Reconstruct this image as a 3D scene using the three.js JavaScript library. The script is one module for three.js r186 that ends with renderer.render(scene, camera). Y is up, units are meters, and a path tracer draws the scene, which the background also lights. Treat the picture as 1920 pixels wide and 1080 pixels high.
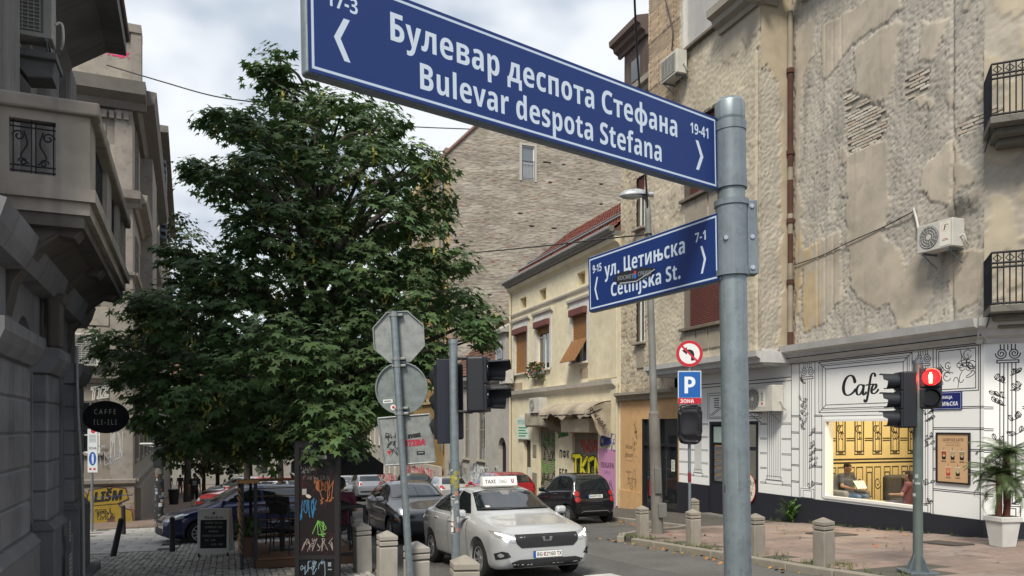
import * as THREE from 'three';
import { mergeGeometries, mergeVertices, toCreasedNormals } from 'three/addons/utils/BufferGeometryUtils.js';
import { RoundedBoxGeometry } from 'three/addons/geometries/RoundedBoxGeometry.js';
import { TessellateModifier } from 'three/addons/modifiers/TessellateModifier.js';
import { Brush, Evaluator, SUBTRACTION } from 'three-bvh-csg';
import { MeshBVH, acceleratedRaycast } from 'three-mesh-bvh';
import { createNoise2D, createNoise3D } from 'simplex-noise';

// ---------- camera, sky, sun, exposure ----------
const scene = new THREE.Scene();
const F = 1423, HY = 800, CAMH = 1.7;                       // focal length and eye level in pixels of the 1920 x 1080 picture, eye height in metres
const camera = new THREE.PerspectiveCamera(2 * Math.atan(800 / F) * 180 / Math.PI, 1.2, 0.1, 600);
camera.setViewOffset(1920, 1600, 0, 0, 1920, 1080);         // a level camera with the lens shifted upwards
camera.position.set(0, CAMH, 0);
camera.updateProjectionMatrix();
scene.add(camera);
const renderer = new THREE.WebGLRenderer({ antialias: true });
renderer.toneMapping = THREE.LinearToneMapping;
renderer.toneMappingExposure = 3.1;
renderer.shadowMap.enabled = true;

function rng(seed) { let a = seed >>> 0; return () => { a = (a + 0x6d2b79f5) | 0; let t = Math.imul(a ^ (a >>> 15), 1 | a); t = (t + Math.imul(t ^ (t >>> 7), 61 | t)) ^ t; return ((t ^ (t >>> 14)) >>> 0) / 4294967296; }; }
const n2 = createNoise2D(rng(11)), n3 = createNoise3D(rng(12));
const fbm = (x, y, o = 4) => { let s = 0, a = 0.5, f = 1; for (let i = 0; i < o; i++) { s += a * n2(x * f + i * 17.3, y * f - i * 9.1); a *= 0.5; f *= 2.03; } return s; };
const fbm3 = (x, y, z, o = 4) => { let s = 0, a = 0.5, f = 1; for (let i = 0; i < o; i++) { s += a * n3(x * f + i * 7.3, y * f, z * f - i * 9.1); a *= 0.5; f *= 2.03; } return s; };
const clamp = (x, a = 0, b = 1) => Math.min(b, Math.max(a, x)), lerp = (a, b, t) => a + (b - a) * t;
const sstep = (a, b, x) => { const t = clamp((x - a) / (b - a)); return t * t * (3 - 2 * t); };

{ // overcast sky with broken pale cloud
  const W = 1024, H = 512, data = new Float32Array(W * H * 4);
  for (let j = 0; j < H; j++) for (let i = 0; i < W; i++) {
    const el = ((j + 0.5) / H - 0.5) * Math.PI, az = ((i + 0.5) / W - 0.5) * 2 * Math.PI, y = Math.sin(el);
    const x = Math.cos(az) * Math.cos(el), z = Math.sin(az) * Math.cos(el), o = (j * W + i) * 4;
    const k = 1 / (Math.max(y, 0) + 0.25);
    const c = clamp(0.5 + 0.75 * fbm3(x * k * 1.3 + 3.1, y * 3.2, z * k * 1.3 + 1.7, 6) + 0.3 * fbm3(x * k * 4.2 + 9, y * 6, z * k * 4.2, 4));
    const grey = [0.175, 0.2, 0.236], white = [0.305, 0.317, 0.334];
    const t = sstep(0.22, 0.74, c);
    for (let q = 0; q < 3; q++) data[o + q] = y < 0 ? 0.2 : lerp(grey[q], white[q], t);
    data[o + 3] = 1;
  }
  const sky = new THREE.DataTexture(data, W, H, THREE.RGBAFormat, THREE.FloatType);
  sky.mapping = THREE.EquirectangularReflectionMapping; sky.magFilter = THREE.LinearFilter; sky.needsUpdate = true;
  scene.background = sky; scene.environment = sky;
}
const sun = new THREE.DirectionalLight(new THREE.Color().setRGB(1, 0.92, 0.78), 1.4);
sun.position.set(-7, 25, 20); sun.target.position.set(0, 0, 0);
sun.castShadow = true; sun.shadow.radius = 30; sun.shadow.mapSize.set(2048, 2048);
Object.assign(sun.shadow.camera, { left: -60, right: 60, top: 60, bottom: -60, near: 1, far: 160 });
scene.add(sun, sun.target);

// ---------- street frames ----------
const rad = Math.PI / 180, TH = 20.4 * rad, TL = 23 * rad, SLOPE = 0.06;      // right-hand and left-hand street lines; the street falls away from the camera
const U = [-Math.sin(TH), -Math.cos(TH)], V = [Math.cos(TH), -Math.sin(TH)];
const sOf = (x, z) => x * U[0] + z * U[1];
const SP = (s, t, th = TH) => [-Math.sin(th) * s + Math.cos(th) * t, -Math.cos(th) * s - Math.sin(th) * t];   // street coordinates to x, z
const gy = (s) => -SLOPE * s, gyAt = (x, z) => gy(sOf(x, z));
// a point of the picture on the vertical plane t = T of a street frame: distance along the street, height, depth
function onT(px, py, T, th = TH) { const a = (px - 960) / F, d = T / (a * Math.cos(th) + Math.sin(th)); return { s: d * (Math.cos(th) - a * Math.sin(th)), y: CAMH + (HY - py) / F * d, d }; }
function onG(px, py, lift = 0) { const a = (px - 960) / F, m = Math.cos(TH) - a * Math.sin(TH), d = (CAMH - lift) / ((py - HY) / F - SLOPE * m); return { x: a * d, z: -d, d, s: d * m, t: d * (a * Math.cos(TH) + Math.sin(TH)) }; }
const at = (px, py, d) => new THREE.Vector3((px - 960) / F * d, CAMH + (HY - py) / F * d, -d);
const RIGHT = TH - Math.PI / 2, LEFT = TL + Math.PI / 2;      // turns of facade frames: x along the facade to the viewer's right, z out of it

// ---------- naming ----------
const taken = {};
const numbered = (name) => { taken[name] = (taken[name] ?? -1) + 1; return taken[name] ? name + '_' + String(taken[name]).padStart(3, '0') : name; };
function tag(o, label, category, group, kind) { if (label) o.userData.label = label; if (category) o.userData.category = category; if (group) o.userData.group = group; if (kind) o.userData.kind = kind; return o; }
function thing(name, label, category, [x, y, z] = [0, 0, 0], turn = 0, group) { const o = new THREE.Group(); o.name = numbered(name); o.position.set(x, y, z); o.rotation.y = turn; scene.add(o); return tag(o, label, category, group); }
function part(name, parent) { const o = new THREE.Group(); o.name = name; parent.add(o); return o; }

// ---------- textures ----------
const hash = (x, y, s) => { let h = Math.imul(x | 0, 374761393) ^ Math.imul(y | 0, 668265263) ^ Math.imul(s | 0, 2246822519); h = Math.imul(h ^ (h >>> 13), 1274126177); return ((h ^ (h >>> 16)) >>> 0) / 4294967296; };
function pnoise(x, y, p, s) { const ix = Math.floor(x), iy = Math.floor(y), fx = x - ix, fy = y - iy, u = fx * fx * (3 - 2 * fx), v = fy * fy * (3 - 2 * fy), m = (a) => ((a % p) + p) % p; return lerp(lerp(hash(m(ix), m(iy), s), hash(m(ix + 1), m(iy), s), u), lerp(hash(m(ix), m(iy + 1), s), hash(m(ix + 1), m(iy + 1), s), u), v); }
const pfbm = (u, v, base, oct, s) => { let a = 0.5, sum = 0, tot = 0; for (let i = 0; i < oct; i++) { const p = base << i; sum += a * pnoise(u * p, v * p, p, s + i); tot += a; a *= 0.55; } return sum / tot; };
function dataTex(size, fn, tile) {
  const d = new Uint8Array(size * size * 4);
  for (let j = 0; j < size; j++) for (let i = 0; i < size; i++) { const c = fn(i / size, j / size), o = (j * size + i) * 4; for (let q = 0; q < 3; q++) d[o + q] = clamp(Array.isArray(c) ? c[q] : c) * 255; d[o + 3] = 255; }
  const t = new THREE.DataTexture(d, size, size); t.wrapS = t.wrapT = THREE.RepeatWrapping; t.magFilter = THREE.LinearFilter; t.repeat.set(1 / tile, 1 / tile); t.needsUpdate = true; return t;
}
const TX = {
  plaster: dataTex(512, (u, v) => { const a = pfbm(u, v, 4, 7, 3), b = pfbm(u, v, 16, 5, 9), c = pfbm(u, v, 3, 4, 21); return 0.62 + 0.3 * a + 0.16 * (b - 0.5) + 0.2 * (c - 0.5) - (c > 0.62 ? 0.06 : 0); }, 3),
  asphalt: dataTex(512, (u, v) => { const a = pfbm(u, v, 4, 4, 5), g = hash(u * 512, v * 512, 8), b = pfbm(u, v, 96, 2, 31); return 0.42 + 0.3 * a + 0.32 * (b - 0.5) + 0.25 * (g - 0.5) + (g > 0.97 ? 0.2 : 0); }, 2.5),
  concrete: dataTex(512, (u, v) => { const a = pfbm(u, v, 4, 6, 15), g = hash(u * 512, v * 512, 4), b = pfbm(u, v, 10, 3, 44); return 0.58 + 0.42 * a + 0.08 * (g - 0.5) - (b > 0.68 ? 0.12 : 0); }, 1.4),
  steel: dataTex(256, (u, v) => { const a = pfbm(u, v, 8, 5, 25), b = pfbm(u, v, 24, 3, 61); const s = pnoise(u * 96, v * 3, 96, 7); return 0.52 + 0.42 * a + 0.2 * (b - 0.5) - (s > 0.86 ? 0.1 : 0) - (b > 0.7 ? 0.12 : 0); }, 0.5),
  wood: dataTex(256, (u, v) => { const w = pfbm(u, v * 0.25, 4, 3, 71), g = 0.5 + 0.5 * Math.sin((u * 14 + w * 3) * 6.283); return 0.66 + 0.2 * g * w + 0.22 * pfbm(u, v, 32, 3, 77); }, 0.4),
  dirt: dataTex(512, (u, v) => { const a = pfbm(u, v, 3, 7, 85), b = pfbm(u, v, 12, 5, 95); const s = pnoise(u * 48, v * 2, 48, 17); return 0.36 + 0.62 * a + 0.36 * (b - 0.5) - 0.14 * sstep(0.6, 0.95, s); }, 4),
  cloth: dataTex(256, (u, v) => { const a = pfbm(u, v, 6, 4, 35); return 0.72 + 0.22 * a + 0.08 * Math.sin(u * 256) * Math.sin(v * 256); }, 0.5),
};
const lin = (c) => (Array.isArray(c) ? new THREE.Color().setRGB(...c) : new THREE.Color(c));
function M(color, { rough = 0.85, metal = 0, t, bump = 0, tint = 1, ...more } = {}) {
  const P = more.clearcoat || more.transmission || more.sheen ? THREE.MeshPhysicalMaterial : THREE.MeshStandardMaterial;
  const m = new P({ color: lin(color), roughness: rough, metalness: metal, side: THREE.DoubleSide, ...more });
  if (t) { if (tint) m.map = TX[t]; if (bump) { m.bumpMap = TX[t]; m.bumpScale = bump; } m.userData.metric = true; }
  return m;
}
function canvasTex(w, h, draw) { const c = document.createElement('canvas'); c.width = w; c.height = h; const g = c.getContext('2d'); draw(g, w, h); const t = new THREE.CanvasTexture(c); t.colorSpace = THREE.SRGBColorSpace; t.magFilter = THREE.LinearFilter; return t; }
const printed = (w, h, draw, o = {}) => new THREE.MeshStandardMaterial({ map: canvasTex(w, h, draw), roughness: o.rough ?? 0.7, metalness: o.metal ?? 0, transparent: !!o.alpha, side: THREE.DoubleSide });

// ---------- geometry helpers ----------
function place(g, x = 0, y = 0, z = 0, rx = 0, ry = 0, rz = 0) { if (rx) g.rotateX(rx); if (ry) g.rotateY(ry); if (rz) g.rotateZ(rz); return g.translate(x, y, z); }
const B = (w, h, d, x = 0, y = 0, z = 0, rx = 0, ry = 0, rz = 0) => place(new THREE.BoxGeometry(w, h, d), x, y, z, rx, ry, rz);
const BB = (x0, y0, z0, x1, y1, z1) => B(Math.abs(x1 - x0), Math.abs(y1 - y0), Math.abs(z1 - z0), (x0 + x1) / 2, (y0 + y1) / 2, (z0 + z1) / 2);
const RB = (w, h, d, r, x = 0, y = 0, z = 0, rx = 0, ry = 0, rz = 0, seg = 2) => place(new RoundedBoxGeometry(w, h, d, seg, r), x, y, z, rx, ry, rz);
const CY = (r0, r1, h, x = 0, y = 0, z = 0, rx = 0, ry = 0, rz = 0, seg = 20) => place(new THREE.CylinderGeometry(r0, r1, h, seg), x, y, z, rx, ry, rz);
const V3 = (p) => (p.isVector3 ? p : new THREE.Vector3(...p));
const TU = (pts, r, seg = 24, rs = 6, closed = false) => new THREE.TubeGeometry(new THREE.CatmullRomCurve3(pts.map(V3), closed), seg, r, rs, closed);
function bar(p, q, r, rs = 6) { p = V3(p); q = V3(q); const g = new THREE.CylinderGeometry(r, r, p.distanceTo(q), rs); g.applyQuaternion(new THREE.Quaternion().setFromUnitVectors(new THREE.Vector3(0, 1, 0), q.clone().sub(p).normalize())); return g.translate((p.x + q.x) / 2, (p.y + q.y) / 2, (p.z + q.z) / 2); }
const shape = (pts, holes = []) => { const s = new THREE.Shape(pts.map(([x, y]) => new THREE.Vector2(x, y))); for (const h of holes) s.holes.push(new THREE.Path(h.map(([x, y]) => new THREE.Vector2(x, y)))); return s; };
const EX = (pts, depth, bevel = 0, holes = [], seg = 1) => new THREE.ExtrudeGeometry(shape(pts, holes), { depth, bevelEnabled: bevel > 0, bevelThickness: bevel, bevelSize: bevel, bevelSegments: seg, curveSegments: 12 });
const rect = (x0, y0, x1, y1) => [[x0, y0], [x1, y0], [x1, y1], [x0, y1]];
const arch = (x0, y0, x1, y1, n = 10) => { const r = (x1 - x0) / 2, cx = (x0 + x1) / 2, p = [[x0, y0], [x1, y0]]; for (let i = 0; i <= n; i++) p.push([cx + r * Math.cos(Math.PI * i / n), y1 - r + r * Math.sin(Math.PI * i / n)]); return p; };
const LA = (pts, seg = 24) => new THREE.LatheGeometry(pts.map(([x, y]) => new THREE.Vector2(x, y)), seg);
// a profile (z out, y up) run along x from x0 to x1
function molding(x0, x1, prof) { const g = EX(prof.map(([z, y]) => [z, y]), x1 - x0); g.applyMatrix4(new THREE.Matrix4().set(0, 0, 1, x0, 0, 1, 0, 0, 1, 0, 0, 0, 0, 0, 0, 1)); return flip(g); }
function flip(g) { g = g.index ? g.toNonIndexed() : g; for (const k in g.attributes) { const a = g.attributes[k], n = a.itemSize; for (let i = 0; i < a.count; i += 3) for (let c = 0; c < n; c++) { const t = a.array[(i + 1) * n + c]; a.array[(i + 1) * n + c] = a.array[(i + 2) * n + c]; a.array[(i + 2) * n + c] = t; } } if (g.attributes.normal) g.computeVertexNormals(); return g; }
function uvM(g) {
  const p = g.attributes.position, uv = new Float32Array(p.count * 2), a = new THREE.Vector3(), b = new THREE.Vector3(), c = new THREE.Vector3();
  for (let i = 0; i + 2 < p.count; i += 3) {
    a.fromBufferAttribute(p, i); b.fromBufferAttribute(p, i + 1); c.fromBufferAttribute(p, i + 2);
    const n = b.clone().sub(a).cross(c.clone().sub(a)), X = Math.abs(n.x), Y = Math.abs(n.y), Z = Math.abs(n.z);
    [a, b, c].forEach((v, k) => { const o = (i + k) * 2; if (X >= Y && X >= Z) { uv[o] = v.z; uv[o + 1] = v.y; } else if (Y >= Z) { uv[o] = v.x; uv[o + 1] = v.z; } else { uv[o] = v.x; uv[o + 1] = v.y; } });
  }
  g.setAttribute('uv', new THREE.BufferAttribute(uv, 2)); return g;
}
function plain(g, colored) { g = g.index ? g.toNonIndexed() : g; for (const k of Object.keys(g.attributes)) if (!['position', 'normal', 'uv', colored ? 'color' : ''].includes(k)) g.deleteAttribute(k); if (!g.attributes.normal) g.computeVertexNormals(); if (!g.attributes.uv) g.setAttribute('uv', new THREE.BufferAttribute(new Float32Array(g.attributes.position.count * 2), 2)); return g; }
const merged = (gs) => (gs.length === 1 ? gs[0] : mergeGeometries(gs.map((g) => plain(g)), false));
function geo(gs, mat) { let g = Array.isArray(gs) ? merged(gs.flat()) : gs; if (mat?.userData.metric) g = uvM(g.index ? g.toNonIndexed() : g); return g; }
function mesh(name, gs, mat, parent, kind) {
  const m = new THREE.Mesh(geo(gs, mat), mat); m.castShadow = m.receiveShadow = true;
  m.name = parent ? name : numbered(name); (parent || scene).add(m); if (kind) m.userData.kind = kind; return m;
}
const struct = (name, gs, mat, parent) => { const m = mesh(name, gs, mat, parent); if (!parent) m.userData.kind = 'structure'; return m; };
function print(name, w, h, mat, parent, x, y, z, ry = 0, rx = 0, rz = 0) { const m = new THREE.Mesh(new THREE.PlaneGeometry(w, h), mat); m.position.set(x, y, z); m.rotation.set(rx, ry, rz); m.name = parent ? name : numbered(name); m.castShadow = m.receiveShadow = true; (parent || scene).add(m); return m; }
const wall = (x0, y0, x1, y1, th, holes = []) => EX(rect(x0, y0, x1, y1), th, 0, holes).translate(0, 0, -th);     // front face at z = 0
// rough wall surface: a grid whose depth and colour are those of the peeling layers
function relief(x0, y0, x1, y1, step, fn, holes = [], stepY = step) {
  const nx = Math.ceil((x1 - x0) / step), ny = Math.ceil((y1 - y0) / stepY), pos = [], col = [], idx = [];
  for (let j = 0; j <= ny; j++) for (let i = 0; i <= nx; i++) { const x = lerp(x0, x1, i / nx), y = lerp(y0, y1, j / ny), [z, r, g, b] = fn(x, y); pos.push(x, y, z); col.push(r, g, b); }
  for (let j = 0; j < ny; j++) for (let i = 0; i < nx; i++) { const x = lerp(x0, x1, (i + 0.5) / nx), y = lerp(y0, y1, (j + 0.5) / ny); if (holes.some(([a, b, c, d]) => x > a && x < c && y > b && y < d)) continue; const p = j * (nx + 1) + i; idx.push(p, p + 1, p + nx + 2, p, p + nx + 2, p + nx + 1); }
  const g = new THREE.BufferGeometry(); g.setAttribute('position', new THREE.Float32BufferAttribute(pos, 3)); g.setAttribute('color', new THREE.Float32BufferAttribute(col, 3)); g.setIndex(idx); g.computeVertexNormals();
  const uv = []; for (let i = 0; i < pos.length; i += 3) uv.push(pos[i], pos[i + 1]); g.setAttribute('uv', new THREE.Float32BufferAttribute(uv, 2)); return g;
}
const reliefMat = new THREE.MeshStandardMaterial({ vertexColors: true, roughness: 0.95, map: TX.plaster, bumpMap: TX.concrete, bumpScale: 0.004, side: THREE.DoubleSide });
const inPoly = (x, y, p) => { let c = false; for (let i = 0, j = p.length - 1; i < p.length; j = i++) if ((p[i][1] > y) !== (p[j][1] > y) && x < (p[j][0] - p[i][0]) * (y - p[i][1]) / (p[j][1] - p[i][1]) + p[i][0]) c = !c; return c; };
// slatted sheet: rolling shutters, blinds
function ribbed(w, h, pitch, depth) { const n = Math.max(2, Math.round(h / pitch)), pts = [[0, 0]]; for (let i = 0; i < n; i++) { const y = i * h / n, p = h / n; pts.push([depth * 0.15, y + p * 0.08], [depth, y + p * 0.3], [depth, y + p * 0.75], [depth * 0.1, y + p * 0.97]); } pts.push([0, h], [-0.012, h], [-0.012, 0]); return molding(-w / 2, w / 2, pts); }
const MT = {
  glass: new THREE.MeshPhysicalMaterial({ color: lin([0.015, 0.02, 0.022]), roughness: 0.04, clearcoat: 1, clearcoatRoughness: 0.02, side: THREE.DoubleSide }),
  carGlass: new THREE.MeshPhysicalMaterial({ color: lin([0.012, 0.016, 0.018]), roughness: 0.03, clearcoat: 1, clearcoatRoughness: 0.02, ior: 1.6, side: THREE.DoubleSide }),
  pane: new THREE.MeshPhysicalMaterial({ color: 0xffffff, roughness: 0.0, transmission: 1, thickness: 0, ior: 1.4, side: THREE.DoubleSide }),
  black: M([0.012, 0.012, 0.014], { rough: 0.5 }), blackMatte: M([0.02, 0.02, 0.022], { rough: 0.85, t: 'plaster' }), iron: M([0.02, 0.021, 0.026], { rough: 0.55, metal: 0.3 }),
  navyBlack: M([0.012, 0.014, 0.022], { rough: 0.45, t: 'plaster', bump: 0.001 }),
  galv: M([0.33, 0.39, 0.42], { rough: 0.42, metal: 0.55, t: 'steel', bump: 0.0004 }), galvDark: M([0.2, 0.24, 0.27], { rough: 0.5, metal: 0.4, t: 'steel', bump: 0.0006 }),
  greyPaint: M([0.24, 0.29, 0.33], { rough: 0.4, metal: 0.2, t: 'steel' }), alu: M([0.55, 0.58, 0.6], { rough: 0.4, metal: 0.5, t: 'steel' }),
  white: M([0.72, 0.72, 0.7], { rough: 0.6, t: 'plaster' }), whitePaint: M([0.76, 0.76, 0.74], { rough: 0.4 }), acWhite: M([0.66, 0.65, 0.6], { rough: 0.45, t: 'plaster' }),
  concrete: M([0.44, 0.4, 0.33], { rough: 0.95, t: 'concrete', bump: 0.004 }), concreteDark: M([0.2, 0.19, 0.17], { rough: 0.95, t: 'concrete', bump: 0.004 }),
  rubber: M([0.012, 0.012, 0.012], { rough: 0.9 }), chrome: M([0.7, 0.7, 0.72], { rough: 0.15, metal: 1 }), woodDark: M([0.1, 0.05, 0.025], { rough: 0.7, t: 'wood', bump: 0.001 }),
  woodOrange: M([0.5, 0.25, 0.09], { rough: 0.55, t: 'wood', bump: 0.001 }), woodDeck: M([0.2, 0.1, 0.05], { rough: 0.7, t: 'wood', bump: 0.001 }), rust: M([0.12, 0.055, 0.038], { rough: 0.95, t: 'dirt', bump: 0.003 }),
  curb: M([0.33, 0.3, 0.25], { rough: 0.95, t: 'concrete', bump: 0.004 }), shutterBrown: M([0.17, 0.055, 0.045], { rough: 0.6, t: 'plaster' }), shutterTan: M([0.4, 0.2, 0.07], { rough: 0.6, t: 'plaster' }),
};
// window: frame, panes; x, y of the lower left corner in a facade frame
function windowSet(parent, x, y, w, h, { depth = 0.16, frame = MT.whitePaint, glass = MT.glass, bars = [0.5], rows = [], fw = 0.06, name = 'window', sill } = {}) {
  const g = part(name, parent); g.position.set(x + w / 2, y, -depth);
  const fs = [B(fw, h, 0.06, -w / 2 + fw / 2, h / 2, 0), B(fw, h, 0.06, w / 2 - fw / 2, h / 2, 0), B(w - 2 * fw, fw, 0.06, 0, fw / 2, 0), B(w - 2 * fw, fw, 0.06, 0, h - fw / 2, 0)];
  for (const b of bars) fs.push(B(fw * 0.9, h - 2 * fw, 0.055, (b - 0.5) * w, h / 2, 0));
  for (const r of rows) fs.push(B(w - 2 * fw, fw * 0.8, 0.05, 0, r * h, 0));
  mesh('frame', fs, frame, g); mesh('pane', [B(w - 2 * fw, h - 2 * fw, 0.012, 0, h / 2, -0.012)], glass, g);
  if (sill) mesh('sill', [RB(w + 0.24, 0.09, depth + 0.16, 0.015, 0, -0.045, depth / 2 + 0.05)], sill, g);
  return g;
}
// outdoor unit of an air conditioner, its front towards +z
function acUnit(label, position, turn, { w = 0.8, h = 0.55, d = 0.3, body = MT.acWhite, grille = 'round', text, fan = M([0.12, 0.125, 0.12], { rough: 0.6 }) } = {}) {
  const o = thing('air_conditioner', label, 'air conditioner', position, turn, 'air conditioner units on the facades');
  mesh('casing', [RB(w, h, d, 0.018, 0, h / 2, d / 2)], body, o);
  const r = h * 0.41, cx = -w / 2 + r + 0.06, ring = [];
  if (grille === 'round') { mesh('fan_opening', [CY(r, r, 0.008, cx, h / 2, d + 0.002, Math.PI / 2, 0, 0, 32)], fan, o); for (let i = 1; i < 5; i++) ring.push(new THREE.TorusGeometry(r * i / 4.4, 0.005, 4, 28).translate(cx, h / 2, d + 0.012)); for (let i = 0; i < 14; i++) { const a = i / 14 * 6.283; ring.push(bar([cx + 0.05 * Math.cos(a), h / 2 + 0.05 * Math.sin(a), d + 0.012], [cx + r * Math.cos(a), h / 2 + r * Math.sin(a), d + 0.012], 0.004, 4)); } ring.push(CY(0.05, 0.05, 0.012, cx, h / 2, d + 0.012, Math.PI / 2)); }
  else { mesh('fan_opening', [BB(-w / 2 + 0.04, 0.06, d - 0.004, w / 2 - 0.1, h - 0.06, d + 0.004)], fan, o); for (let i = 0; i < 14; i++) ring.push(B(w - 0.2, 0.012, 0.016, -0.03, 0.08 + i * (h - 0.16) / 13, d + 0.012)); for (let i = 0; i < 5; i++) ring.push(B(0.012, h - 0.14, 0.012, -w / 2 + 0.1 + i * (w - 0.24) / 4, h / 2, d + 0.008)); }
  mesh('grille', ring, body, o);
  mesh('bracket', [B(0.04, 0.04, d + 0.1, -w * 0.36, -0.02, d / 2 - 0.05), B(0.04, 0.04, d + 0.1, w * 0.36, -0.02, d / 2 - 0.05), bar([-w * 0.36, -0.02, d], [-w * 0.36, -0.3, -0.08], 0.014), bar([w * 0.36, -0.02, d], [w * 0.36, -0.3, -0.08], 0.014)], MT.galvDark, o);
  mesh('pipe', [TU([[w / 2, h * 0.35, d * 0.4], [w / 2 + 0.07, h * 0.4, d * 0.35], [w / 2 + 0.09, h * 0.15, d * 0.2], [w / 2 + 0.05, h * 0.05, -0.05]], 0.018)], MT.white, o);
  if (text) print('badge', text[0], text[1], text[2], o, text[3], text[4], d + 0.006);
  return o;
}
// spray-paint lettering
function tagPaint(g, x, y, w, h, color, lw, seed, n = 5) {
  const r = rng(seed); g.strokeStyle = color; g.lineWidth = lw; g.lineCap = g.lineJoin = 'round';
  for (let i = 0; i < n; i++) { const cx = x + w * (i + 0.5) / n, q = w / n * 0.62; const P = () => [cx + (((r() * 3) | 0) - 1) * q * 0.85 + (r() - 0.5) * q * 0.3, y + h * (0.06 + 0.44 * ((r() * 3) | 0)) + (r() - 0.5) * h * 0.12]; g.beginPath(); g.moveTo(...P()); for (let k = 0, m = 3 + ((r() * 3) | 0); k < m; k++) { const e = P(); if (r() < 0.45) g.lineTo(...e); else { const c = P(); g.quadraticCurveTo(...c, ...e); } } g.stroke(); if (r() < 0.4) { const e = P(); g.beginPath(); g.ellipse(e[0], e[1], q * 0.3, h * 0.14, r(), 0, 5.4); g.stroke(); } }
}
function wordPaint(g, text, x, y, size, color, { lw = size * 0.1, fill, skew = -0.12, squeeze = 1, font = 'bold', stroke } = {}) { g.save(); g.translate(x, y); g.transform(squeeze, skew, -0.15, 1, 0, 0); g.font = `${font} ${size}px sans-serif`; g.lineJoin = 'round'; g.lineWidth = lw; if (fill) { g.fillStyle = fill; g.fillText(text, 0, 0); } if (stroke !== false) { g.strokeStyle = color; g.strokeText(text, 0, 0); } else { g.fillStyle = color; g.fillText(text, 0, 0); } g.restore(); }
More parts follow.
